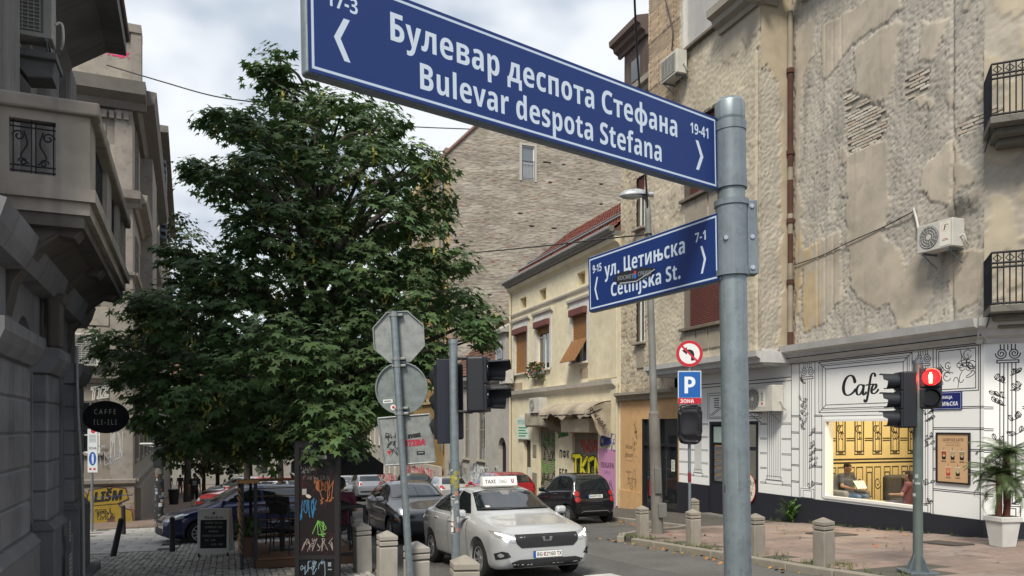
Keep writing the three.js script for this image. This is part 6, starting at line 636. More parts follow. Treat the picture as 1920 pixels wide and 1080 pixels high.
  for (const l of lobes) { const e = l.c.clone().sub(base), h = clamp((e.y - Math.hypot(e.x, e.z) * 0.6 - forkY) / (peak - forkY), 0, 0.9), k = Math.min(3, Math.floor(h * 4.4)), s = leader[k].clone().lerp(leader[k + 1], clamp(h * 4.4 - k)), mid = s.clone().lerp(e, 0.5); mid.y += 0.12 * e.distanceTo(s); const r0 = 0.018 + 0.012 * e.distanceTo(s); lb.push(taper(s, mid, r0 * 1.5, r0), taper(mid, e, r0, 0.012)); }
  mesh('limbs', lb, barkM, o);
  if (seedsAt.length) { const sg = mergeGeometries(Array.from({ length: 9 }, (_, k) => place(new THREE.PlaneGeometry(0.035, 0.08), (hash(k, 1, 1) - 0.5) * 0.14, -0.05 - 0.03 * k, (hash(k, 2, 1) - 0.5) * 0.14, hash(k, 3, 1) * 3, hash(k, 4, 1) * 6, 0))), sm = new THREE.InstancedMesh(sg, new THREE.MeshPhysicalMaterial({ color: lin([0.42, 0.4, 0.07]), roughness: 0.7, transmission: 0.3, thickness: 0, side: THREE.DoubleSide }), seedsAt.length); seedsAt.forEach((p, i) => sm.setMatrixAt(i, m.makeRotationY(r() * 6).setPosition(p))); sm.name = 'seed_clusters'; sm.userData.kind = 'stuff'; o.add(sm); }
  return o;
}
function taper(a, b, r0, r1) { const g = new THREE.CylinderGeometry(r1, r0, a.distanceTo(b), 6); g.applyQuaternion(new THREE.Quaternion().setFromUnitVectors(new THREE.Vector3(0, 1, 0), b.clone().sub(a).normalize())); return g.translate((a.x + b.x) / 2, (a.y + b.y) / 2, (a.z + b.z) / 2); }
{
  const D = 15.2, r = rng(31), lobes = [], L = [[518, 104, 32], [500, 150, 40], [545, 165, 46], [425, 222, 36], [392, 215, 22], [485, 245, 54], [560, 235, 70], [640, 222, 62], [712, 238, 46], [384, 328, 34], [432, 335, 44], [364, 312, 18], [500, 325, 72], [590, 322, 78], [690, 305, 72], [775, 300, 48], [812, 312, 26], [462, 425, 46], [520, 425, 74], [625, 425, 70], [722, 405, 72], [800, 405, 46], [832, 368, 18], [335, 475, 34], [390, 515, 60], [470, 515, 72], [585, 515, 72], [695, 505, 72], [785, 492, 60], [850, 482, 32], [280, 565, 50], [335, 595, 68], [435, 605, 84], [555, 605, 84], [672, 595, 76], [780, 582, 70], [862, 565, 52], [902, 592, 32], [212, 640, 40], [268, 668, 56], [360, 690, 84], [480, 692, 90], [600, 690, 84], [708, 682, 68], [795, 665, 50], [888, 632, 34], [236, 700, 32], [300, 760, 58], [390, 782, 74], [500, 782, 80], [598, 772, 74], [685, 748, 56], [340, 820, 38], [430, 826, 36], [515, 826, 38], [622, 810, 36], [652, 778, 38], [735, 740, 40], [770, 700, 44], [560, 815, 36]], FR = [[600, 735, 44], [636, 775, 40], [612, 815, 34], [655, 812, 22], [520, 640, 58], [440, 700, 60], [600, 660, 46], [350, 740, 44], [560, 780, 36]];
  for (const [px, py, rp] of L) { const half = 3.3 * Math.sqrt(Math.max(0.05, 1 - ((px - 560) / 390) ** 2)) * (py < 260 ? 0.45 : 0.9), n = py < 200 ? 1 : 2; for (let k = 0; k < n; k++) { const d = D + (n === 1 ? 0 : (k ? 0.65 : -0.65)) * half + (r() - 0.5) * 0.9; lobes.push({ c: at(px + (r() - 0.5) * 14, py + (r() - 0.5) * 12, d), r: rp * d / F * (0.74 + 0.2 * r()) }); } }
  for (const [px, py, rp] of FR) { const d = 11.4 + 0.7 * r(); lobes.push({ c: at(px, py, d), r: rp * d / F }); }
  makeTree('maple_tree', 'big dark green maple tree rising behind the terrace', new THREE.Vector3(-4.1, gyAt(-4.1, -15.8) + LP, -15.8), lobes, { seed: 5, seeds: 0.08, size: 0.145, density: 44, perSpray: 12, trunkR: 0.2, forkY: 2.3 });
}
{
  const bg = (label, list, d, opt) => { const r = rng(opt.seed), lobes = list.map(([px, py, rp]) => { const dd = d + (r() - 0.5) * d * 0.08; return { c: at(px, py, dd), r: rp * dd / F }; }); const p = at(opt.px, 800, d); return makeTree(opt.name ?? 'street_tree', label, new THREE.Vector3(p.x, gyAt(p.x, p.z), p.z), lobes, { leaf: simpleLeaf, size: 0.26, perSpray: 9, density: 11, group: 'trees further down the street', ...opt }); };
  bg('tall light green tree rising beyond the left-hand houses', [[330, 415, 26], [360, 450, 28], [318, 470, 24], [345, 510, 34], [310, 540, 26], [375, 540, 30], [340, 580, 34], [395, 470, 12], [360, 620, 30]], 48, { seed: 3, px: 352, tone: [0.09, 0.13, 0.05], forkY: 7, trunkR: 0.22, size: 0.3 });
  bg('yellowish green tree over the far end of the left pavement', [[345, 800, 26], [375, 825, 30], [400, 800, 28], [360, 850, 22], [395, 858, 24], [425, 835, 28], [340, 770, 20]], 60, { seed: 4, px: 382, tone: [0.085, 0.095, 0.03], forkY: 2.6, trunkR: 0.16, size: 0.3 });
  bg('dark leafy tree behind the blue car', [[450, 800, 38], [500, 790, 42], [470, 840, 32], [430, 770, 34], [520, 840, 30], [480, 750, 40]], 24, { seed: 6, px: 463, tone: [0.035, 0.055, 0.028], forkY: 2.4, trunkR: 0.12, density: 16, size: 0.22 });
  bg('dark leafy tree with a thin trunk behind the terrace rail', [[540, 800, 36], [590, 790, 40], [560, 840, 30], [610, 830, 28], [570, 750, 40]], 27, { seed: 7, px: 526, tone: [0.035, 0.055, 0.028], forkY: 2.6, trunkR: 0.12, density: 14, size: 0.22 });
  bg('dense green tree over the walking pedestrians', [[350, 790, 30], [385, 770, 32], [420, 795, 30], [450, 780, 28], [400, 830, 26], [440, 835, 26], [365, 835, 20], [470, 820, 22], [340, 750, 26], [335, 852, 22], [365, 862, 20], [395, 866, 20], [430, 864, 20], [318, 830, 18]], 72, { seed: 14, px: 408, tone: [0.06, 0.085, 0.035], forkY: 4, trunkR: 0.2, size: 0.4, density: 9 });
  bg('hazy green tree at the far end of the street', [[560, 760, 34], [600, 790, 34], [640, 780, 30], [680, 800, 26], [620, 740, 34], [660, 830, 20]], 85, { seed: 8, px: 615, tone: [0.05, 0.075, 0.035], forkY: 3.5, trunkR: 0.25, size: 0.42, density: 7 });
  bg('green tree behind the far parked cars', [[450, 800, 34], [500, 810, 30], [420, 790, 26], [470, 760, 34], [520, 770, 30]], 70, { seed: 9, px: 470, tone: [0.05, 0.07, 0.03], forkY: 3.2, trunkR: 0.2, size: 0.38, density: 8 });
}
// ---------- cars ----------
const roadUp = new THREE.Vector3(SLOPE * U[0], 1, SLOPE * U[1]).normalize(), tiltQ = new THREE.Quaternion().setFromUnitVectors(new THREE.Vector3(0, 1, 0), roadUp);
const curveAt = (list, u) => { for (let i = 1; i < list.length; i++) if (u <= list[i][0]) return lerp(list[i - 1][1], list[i][1], (u - list[i - 1][0]) / (list[i][0] - list[i - 1][0])); return list[list.length - 1][1]; };
const soft = (list, u, w = 0.014) => { let s = 0; for (let k = -2; k <= 2; k++) s += curveAt(list, clamp(u + k * w / 2)); return s / 5; };
const SHAPES = {
  sedan: { L: 4.4, H: 1.5, top: [[0, 0.7], [0.012, 0.8], [0.05, 0.88], [0.22, 1.0], [0.265, 1.04], [0.42, 1.43], [0.5, 1.5], [0.66, 1.49], [0.78, 1.38], [0.89, 1.13], [0.97, 1.08], [1, 0.9]], belt: [[0, 0.64], [0.02, 0.74], [0.07, 0.81], [0.25, 0.94], [0.6, 0.99], [0.9, 1.03], [1, 0.88]], w: [[0, 0.66], [0.015, 0.78], [0.06, 0.87], [0.2, 0.91], [0.5, 0.925], [0.8, 0.91], [0.94, 0.84], [1, 0.7]], wt: [[0, 0.52], [0.05, 0.68], [0.2, 0.73], [0.27, 0.75], [0.42, 0.62], [0.66, 0.6], [0.8, 0.63], [0.92, 0.7], [1, 0.6]], bot: [[0, 0.3], [0.02, 0.22], [0.08, 0.18], [0.92, 0.2], [1, 0.34]], wheels: [0.19, 0.79], R: 0.325,
    side: [[[0.322, 1.05], [0.425, 1.37], [0.515, 1.43], [0.515, 1.04]], [[0.535, 1.045], [0.535, 1.43], [0.655, 1.42], [0.74, 1.31], [0.785, 1.09], [0.72, 1.06]]], front: [[-0.69, 1.09], [0.69, 1.09], [0.575, 1.39], [0.3, 1.435], [-0.3, 1.435], [-0.575, 1.39]], rear: [[-0.62, 1.17], [0.62, 1.17], [0.54, 1.37], [-0.54, 1.37]], seams: [0.3, 0.525, 0.72] },
  hatch: { L: 4.05, H: 1.46, top: [[0, 0.56], [0.02, 0.7], [0.07, 0.79], [0.23, 0.95], [0.28, 1.01], [0.45, 1.39], [0.55, 1.46], [0.8, 1.42], [0.88, 1.32], [0.96, 1.02], [1, 0.78]], belt: [[0, 0.54], [0.03, 0.66], [0.1, 0.76], [0.28, 0.92], [0.6, 0.97], [0.9, 1.02], [0.97, 0.95], [1, 0.76]], w: [[0, 0.6], [0.03, 0.74], [0.1, 0.83], [0.25, 0.87], [0.55, 0.88], [0.85, 0.86], [0.96, 0.78], [1, 0.66]], wt: [[0, 0.46], [0.05, 0.6], [0.22, 0.69], [0.29, 0.7], [0.45, 0.58], [0.8, 0.55], [0.9, 0.6], [1, 0.58]], bot: [[0, 0.28], [0.03, 0.2], [0.1, 0.17], [0.92, 0.2], [1, 0.34]], wheels: [0.2, 0.82], R: 0.31,
    side: [[[0.34, 1.04], [0.455, 1.33], [0.56, 1.385], [0.56, 1.03]], [[0.58, 1.03], [0.58, 1.385], [0.76, 1.36], [0.84, 1.25], [0.82, 1.1]]], front: [[-0.63, 1.06], [0.63, 1.06], [0.54, 1.34], [0.3, 1.39], [-0.3, 1.39], [-0.54, 1.34]], rear: [[-0.58, 1.06], [0.58, 1.06], [0.5, 1.33], [-0.5, 1.33]], seams: [0.31, 0.57] },
  suv: { L: 4.42, H: 1.66, top: [[0, 0.7], [0.015, 0.86], [0.06, 0.98], [0.22, 1.1], [0.27, 1.14], [0.42, 1.55], [0.5, 1.63], [0.8, 1.6], [0.91, 1.48], [0.975, 1.15], [1, 0.85]], belt: [[0, 0.68], [0.03, 0.84], [0.1, 0.94], [0.28, 1.05], [0.6, 1.1], [0.92, 1.16], [1, 0.84]], w: [[0, 0.68], [0.03, 0.8], [0.1, 0.88], [0.25, 0.91], [0.8, 0.91], [0.95, 0.85], [1, 0.72]], wt: [[0, 0.54], [0.05, 0.68], [0.22, 0.74], [0.28, 0.75], [0.42, 0.63], [0.8, 0.6], [0.92, 0.64], [1, 0.6]], bot: [[0, 0.36], [0.03, 0.27], [0.92, 0.27], [1, 0.4]], wheels: [0.2, 0.81], R: 0.345,
    side: [[[0.33, 1.16], [0.43, 1.5], [0.52, 1.56], [0.52, 1.15]], [[0.54, 1.15], [0.54, 1.56], [0.68, 1.55], [0.7, 1.18]], [[0.715, 1.19], [0.71, 1.54], [0.8, 1.5], [0.87, 1.34], [0.86, 1.22]]], front: [[-0.68, 1.2], [0.68, 1.2], [0.57, 1.51], [0.3, 1.56], [-0.3, 1.56], [-0.57, 1.51]], rear: [[-0.62, 1.18], [0.62, 1.18], [0.54, 1.48], [-0.54, 1.48]], seams: [0.31, 0.53, 0.705] },
  mini: { L: 2.72, H: 1.55, top: [[0, 0.58], [0.03, 0.78], [0.1, 0.9], [0.22, 1.0], [0.26, 1.05], [0.46, 1.48], [0.58, 1.55], [0.84, 1.5], [0.92, 1.36], [0.97, 0.98], [1, 0.72]], belt: [[0, 0.56], [0.05, 0.74], [0.2, 0.92], [0.6, 0.99], [0.92, 1.0], [0.97, 0.93], [1, 0.7]], w: [[0, 0.6], [0.05, 0.72], [0.2, 0.76], [0.5, 0.78], [0.8, 0.79], [0.95, 0.75], [1, 0.66]], wt: [[0, 0.46], [0.2, 0.63], [0.28, 0.65], [0.46, 0.56], [0.84, 0.55], [0.94, 0.6], [1, 0.58]], bot: [[0, 0.3], [0.04, 0.2], [0.92, 0.22], [1, 0.36]], wheels: [0.16, 0.84], R: 0.29,
    side: [[[0.33, 1.06], [0.47, 1.4], [0.62, 1.46], [0.62, 1.06]], [[0.66, 1.07], [0.66, 1.46], [0.8, 1.44], [0.8, 1.09]]], front: [[-0.58, 1.1], [0.58, 1.1], [0.5, 1.42], [-0.5, 1.42]], rear: [[-0.58, 1.03], [0.58, 1.03], [0.55, 1.2], [0.47, 1.41], [-0.47, 1.41], [-0.55, 1.2]], seams: [0.3, 0.65] },
};
const bodies = {};
function bodyOf(kind) {
  if (bodies[kind]) return bodies[kind];
  const S = SHAPES[kind], N = 64, rings = [];
  for (let i = 0; i <= N; i++) {
    const u = i < 14 ? 0.12 * Math.pow(i / 14, 1.6) : i > N - 14 ? 1 - 0.12 * Math.pow((N - i) / 14, 1.6) : lerp(0.12, 0.88, (i - 14) / (N - 28)), w = soft(S.w, u), yb = soft(S.bot, u), bl = soft(S.belt, u), yt = Math.max(soft(S.top, u), bl + 0.02), wt = Math.min(soft(S.wt, u), w * 0.97), x = S.L / 2 - u * S.L, h = yt - bl;
    let p = [[0, yb], [w * 0.7, yb], [w * 0.9, yb + 0.015], [w * 0.965, yb + 0.1], [w * 0.985, lerp(yb, bl, 0.42)], [w, lerp(yb, bl, 0.66)], [w * 0.99, lerp(yb, bl, 0.9)], [w * 0.94, bl], [lerp(w * 0.92, wt, 0.08), bl + Math.min(0.02, h * 0.3)], [lerp(w * 0.9, wt, 0.6), bl + h * 0.58], [wt, yt - Math.min(0.07, h * 0.4)], [wt * 0.86, yt - Math.min(0.02, h * 0.15)], [wt * 0.5, yt - 0.004], [0, yt]];
    for (let k = 0; k < 1; k++) { const q = [p[0]]; for (let j = 1; j < p.length; j++) { const a = p[j - 1], b = p[j]; if (j > 1) q.push([lerp(a[0], b[0], 0.25), lerp(a[1], b[1], 0.25)]); if (j < p.length - 1) q.push([lerp(a[0], b[0], 0.75), lerp(a[1], b[1], 0.75)]); } q.push(p[p.length - 1]); p = q; }
    rings.push({ x, p });
  }
  const n = rings[0].p.length, full = (n - 1) * 2, pos = [], idx = []; for (const { x, p } of rings) for (let j = 0; j < full; j++) { const k = j < n ? j : full - j, sgn = j < n ? 1 : -1; pos.push(x, p[k][1], p[k][0] * sgn); }
  for (let i = 0; i < N; i++) for (let j = 0; j < full; j++) { const a = i * full + j, b = i * full + (j + 1) % full; idx.push(a, a + full, b, b, a + full, b + full); }
  for (const [i, f] of [[0, 1], [N, -1]]) { const c = pos.length / 3; let cy = 0; for (let j = 0; j < full; j++) cy += pos[(i * full + j) * 3 + 1]; pos.push(rings[i].x + f * 0.012, cy / full, 0); for (let j = 0; j < full; j++) { const a = i * full + j, b = i * full + (j + 1) % full; f > 0 ? idx.push(c, a, b) : idx.push(c, b, a); } }
  let g = new THREE.BufferGeometry(); g.setAttribute('position', new THREE.Float32BufferAttribute(pos, 3)); g.setIndex(idx); g.computeVertexNormals(); g.setAttribute('uv', new THREE.Float32BufferAttribute(new Float32Array(pos.length / 3 * 2), 2));
  // outward faces
  { const p = g.attributes.position, a = g.index.array; let vol = 0; const A = new THREE.Vector3(), Bv = new THREE.Vector3(), C = new THREE.Vector3(); for (let i = 0; i < a.length; i += 3) { A.fromBufferAttribute(p, a[i]); Bv.fromBufferAttribute(p, a[i + 1]); C.fromBufferAttribute(p, a[i + 2]); vol += A.dot(Bv.cross(C)); } if (vol < 0) { for (let i = 0; i < a.length; i += 3) { const t = a[i]; a[i] = a[i + 1]; a[i + 1] = t; } g.computeVertexNormals(); } }
  const solid = g.clone(); const ev = new Evaluator(); ev.useGroups = false; ev.attributes = ['position', 'normal', 'uv']; let cur = new Brush(g); cur.updateMatrixWorld();
  for (const wu of S.wheels) for (const z of [-1, 1]) { const wm = soft(S.w, wu); const c = new Brush(new THREE.CylinderGeometry(S.R + 0.055, S.R + 0.055, 0.6, 28).rotateX(Math.PI / 2)); c.position.set(S.L / 2 - wu * S.L, S.R, z * (wm - 0.24 + 0.3)); c.updateMatrixWorld(); const res = ev.evaluate(cur, c, SUBTRACTION); cur = res; cur.updateMatrixWorld(); }
  const probe = new THREE.Mesh(solid, new THREE.MeshBasicMaterial({ side: THREE.DoubleSide })); probe.updateMatrixWorld(); solid.boundsTree = new MeshBVH(solid); probe.raycast = acceleratedRaycast;
  return (bodies[kind] = { S, geo: cur.geometry, probe, cache: {} });
}
const tess = (g, e) => new TessellateModifier(Math.min(e, 0.06), 9).modify(g);
const AX = { front: [1, 0, 0], rear: [-1, 0, 0], right: [0, 0, 1], left: [0, 0, -1], top: [0, 1, 0] };
// lay a flat outline onto the body along one axis; front, rear: (z, y), sides: (x, y), top: (x, z)
function drape(body, pts, axis, off = 0.01, edge = 0.05) {
  const g0 = tess(new THREE.ShapeGeometry(shape(pts)), edge), p = g0.attributes.position, n = new THREE.Vector3(...AX[axis]), rc = new THREE.Raycaster(), o = new THREE.Vector3(); let last = null; const hits = [];
  for (let i = 0; i < p.count; i++) { const a = p.getX(i), b = p.getY(i); if (axis === 'front' || axis === 'rear') o.set(0, b, a); else if (axis === 'top') o.set(a, 0, b); else o.set(a, b, 0); const from = o.clone().addScaledVector(n, 6); rc.set(from, n.clone().negate()); const h = rc.intersectObject(body.probe, false)[0]; hits.push(h ? h.point.clone() : null); if (h) last = h.point; o.addScaledVector(n, last ? last.dot(n) : 0); const q = h ? h.point : o; p.setXYZ(i, q.x, q.y, q.z); }
  let g = mergeVertices(new THREE.BufferGeometry().setAttribute('position', g0.attributes.position), 1e-4); g.computeVertexNormals(); const nn = g.attributes.normal, pp = g.attributes.position; let flipIt = 0; for (let i = 0; i < nn.count; i++) flipIt += nn.getX(i) * n.x + nn.getY(i) * n.y + nn.getZ(i) * n.z; const sg = flipIt < 0 ? -1 : 1; for (let i = 0; i < pp.count; i++) { pp.setXYZ(i, pp.getX(i) + sg * nn.getX(i) * off, pp.getY(i) + sg * nn.getY(i) * off, pp.getZ(i) + sg * nn.getZ(i) * off); } if (sg < 0) { const a = g.index.array; for (let i = 0; i < a.length; i += 3) { const t = a[i]; a[i] = a[i + 1]; a[i + 1] = t; } g.computeVertexNormals(); } return g;
}
const wheelGeos = {}; function wheelSet(R) { return (wheelGeos[R] ??= (() => { const W = 0.2, r = R * 0.66, ty = LA([[r, -W / 2], [R - 0.03, -W / 2], [R - 0.008, -W / 2 + 0.02], [R, -W * 0.3], [R, W * 0.3], [R - 0.008, W / 2 - 0.02], [R - 0.03, W / 2], [r, W / 2], [r - 0.01, W * 0.3], [r - 0.01, -W / 2]], 32).rotateX(Math.PI / 2); const rim = [new THREE.TorusGeometry(r - 0.012, 0.014, 6, 32).translate(0, 0, W / 2 - 0.01), CY(0.07, 0.08, 0.05, 0, 0, W / 2 - 0.04, Math.PI / 2)]; for (let k = 0; k < 10; k++) { const a = k * Math.PI / 5 + 0.1; rim.push(place(new THREE.BoxGeometry(r * 0.9, k % 2 ? 0.026 : 0.036, 0.03), Math.cos(a) * r * 0.52, Math.sin(a) * r * 0.52, W / 2 - 0.035, 0, 0, 0).applyMatrix4(new THREE.Matrix4())); const g = rim[rim.length - 1]; g.translate(-Math.cos(a) * r * 0.52, -Math.sin(a) * r * 0.52, 0).rotateZ(a).translate(Math.cos(a) * r * 0.52, Math.sin(a) * r * 0.52, 0); } const disc = [CY(r - 0.02, r - 0.02, 0.02, 0, 0, -0.02, Math.PI / 2)]; return { ty, rim: mergeGeometries(rim.map((g) => plain(g))), disc: disc[0] }; })()); }
const rimM = M([0.42, 0.43, 0.45], { rough: 0.35, metal: 0.7 }), discM = M([0.03, 0.03, 0.032], { rough: 0.7, metal: 0.3 });
const paint = (c, o = {}) => new THREE.MeshPhysicalMaterial({ color: lin(c), roughness: o.rough ?? 0.35, metalness: o.metal ?? 0.25, clearcoat: 1, clearcoatRoughness: 0.05, side: THREE.DoubleSide });
const trimM = M([0.016, 0.016, 0.018], { rough: 0.6 }), lampW = new THREE.MeshPhysicalMaterial({ color: lin([0.5, 0.52, 0.55]), roughness: 0.1, metalness: 0.5, clearcoat: 1, side: THREE.DoubleSide }), lampR = new THREE.MeshPhysicalMaterial({ color: lin([0.35, 0.015, 0.015]), roughness: 0.15, clearcoat: 1, side: THREE.DoubleSide }), lampOn = new THREE.MeshStandardMaterial({ color: 0xffffff, emissive: lin([1, 0.9, 0.6]), emissiveIntensity: 2.2, side: THREE.DoubleSide });
const plateM = (text) => printed(520, 112, (g) => { g.fillStyle = '#dfe0dd'; g.fillRect(0, 0, 520, 112); g.fillStyle = '#1d4fa3'; g.fillRect(0, 0, 44, 112); g.strokeStyle = '#222'; g.lineWidth = 5; g.strokeRect(2, 2, 516, 108); g.fillStyle = '#15161a'; g.font = 'bold 84px sans-serif'; g.fillText(text, 60, 87, 444); g.fillStyle = '#b03038'; g.fillRect(176, 40, 22, 28); });
function car(name, label, kind, color, s, t, heading, o = {}) {
  const b = bodyOf(kind), S = b.S, L = S.L, X = (u) => L / 2 - u * L, c = thing(name, label, 'car', onStreet(s, t, 0.004), 0, o.group), dir = [Math.cos(heading), Math.sin(heading)];
  // heading: angle from "towards the viewer along the street", positive turns to the viewer's right
  const a = heading, wx = -U[0] * Math.cos(a) + V[0] * Math.sin(a), wz = -U[1] * Math.cos(a) + V[1] * Math.sin(a); c.quaternion.copy(tiltQ).multiply(new THREE.Quaternion().setFromAxisAngle(new THREE.Vector3(0, 1, 0), Math.atan2(-wz, wx)));
  const P = o.paint ?? paint(color), D = (key, pts, ax, off, e) => (b.cache[key + ax + JSON.stringify(pts)] ??= drape(b, pts, ax, Math.max(off ?? 0.01, 0.008), e));
  mesh('body', b.geo, P, c);
  mesh('windscreen', D('ws', S.front, 'front', 0.006, 0.2), MT.carGlass, c); mesh('rear_window', D('rw', S.rear, 'rear', 0.006, 0.2), MT.carGlass, c);
  for (const ax of ['left', 'right']) { for (const w of S.side) mesh('side_window', D('sw', w.map(([u, y]) => [X(u), y]), ax, 0.006, 0.2), MT.carGlass, c); if (o.detail) { for (const u of S.seams) mesh('door_seam', D('se', [[X(u) - 0.005, soft(S.bot, u) + 0.14], [X(u) + 0.005, soft(S.bot, u) + 0.14], [X(u) + 0.005, soft(S.belt, u) - 0.02], [X(u) - 0.005, soft(S.belt, u) - 0.02]], ax, 0.003, 0.3), trimM, c); mesh('sill_trim', D('st', [[X(S.wheels[0]) - S.R - 0.08, 0.2], [X(S.wheels[1]) + S.R + 0.08, 0.22], [X(S.wheels[1]) + S.R + 0.08, 0.29], [X(S.wheels[0]) - S.R - 0.08, 0.27]], ax, 0.004, 0.4), trimM, c); for (const u of S.seams.slice(1)) { const z = (ax === 'right' ? 1 : -1) * (soft(S.w, u) * 0.985), h = mesh('door_handle', [RB(0.2, 0.035, 0.035, 0.014, X(u) + 0.13, soft(S.belt, u) - 0.09, z)], P, c); } } }
  const mz = soft(S.w, 0.33) * 0.93; for (const q of [-1, 1]) { const m = part('mirror', c); mesh('housing', [RB(0.13, 0.14, 0.2, 0.055, X(0.325), soft(S.belt, 0.33) + 0.1, q * (mz + 0.12), 0, 0, 0, 3), B(0.06, 0.04, 0.12, X(0.325), soft(S.belt, 0.33) + 0.04, q * (mz + 0.02))], o.mirror ?? P, m); }
  const wg = wheelSet(S.R); for (const u of S.wheels) for (const q of [-1, 1]) { const w = part('wheel', c); w.position.set(X(u), S.R, q * (soft(S.w, u) - 0.13)); if (q < 0) w.rotation.y = Math.PI; if (u < 0.5 && o.steer) w.rotation.y += o.steer; mesh('tyre', wg.ty, MT.rubber, w); mesh('rim', wg.rim, rimM, w); mesh('brake_disc', wg.disc, discM, w); }
  mesh('floor', [B(L * 0.86, 0.1, 1.1, 0, 0.26, 0)], trimM, c);
  for (const d of o.patches ?? []) mesh(d[0], D('p', d[1], d[2], d[4] ?? 0.008, d[5] ?? 0.1), d[3], c);
  if (o.plate) { const pl = print('number_plate', 0.52, 0.112, plateM(o.plate.text), c, o.plate.x, o.plate.y, o.plate.z ?? 0, o.plate.x > 0 ? Math.PI / 2 : -Math.PI / 2); }
  return c;
}
const mir = (pts) => pts.map(([a, b]) => [-a, b]), both = (name, pts, ax, m, off, e) => [[name, pts, ax, m, off, e], [name, mir(pts), ax, m, off, e]];
const genericPatches = (kind) => { const k = kind === 'suv' ? 0.12 : 0; return [...both('headlight', [[0.38, 0.66 + k], [0.74, 0.74 + k], [0.78, 0.66 + k], [0.66, 0.58 + k], [0.4, 0.58 + k]], 'front', lampW, 0.008, 0.1), ['grille', [[-0.36, 0.56 + k], [0.36, 0.56 + k], [0.32, 0.66 + k], [-0.32, 0.66 + k]], 'front', trimM], ['lower_grille', [[-0.5, 0.34 + k], [0.5, 0.34 + k], [0.46, 0.46 + k], [-0.46, 0.46 + k]], 'front', trimM], ...both('tail_light', [[0.46, 0.84 + k], [0.72, 0.86 + k], [0.7, 1.0 + k], [0.56, 1.0 + k]], 'rear', lampR, 0.008, 0.1), ['rear_bumper_trim', [[-0.6, 0.4 + k], [0.6, 0.4 + k], [0.58, 0.5 + k], [-0.58, 0.5 + k]], 'rear', trimM]]; };
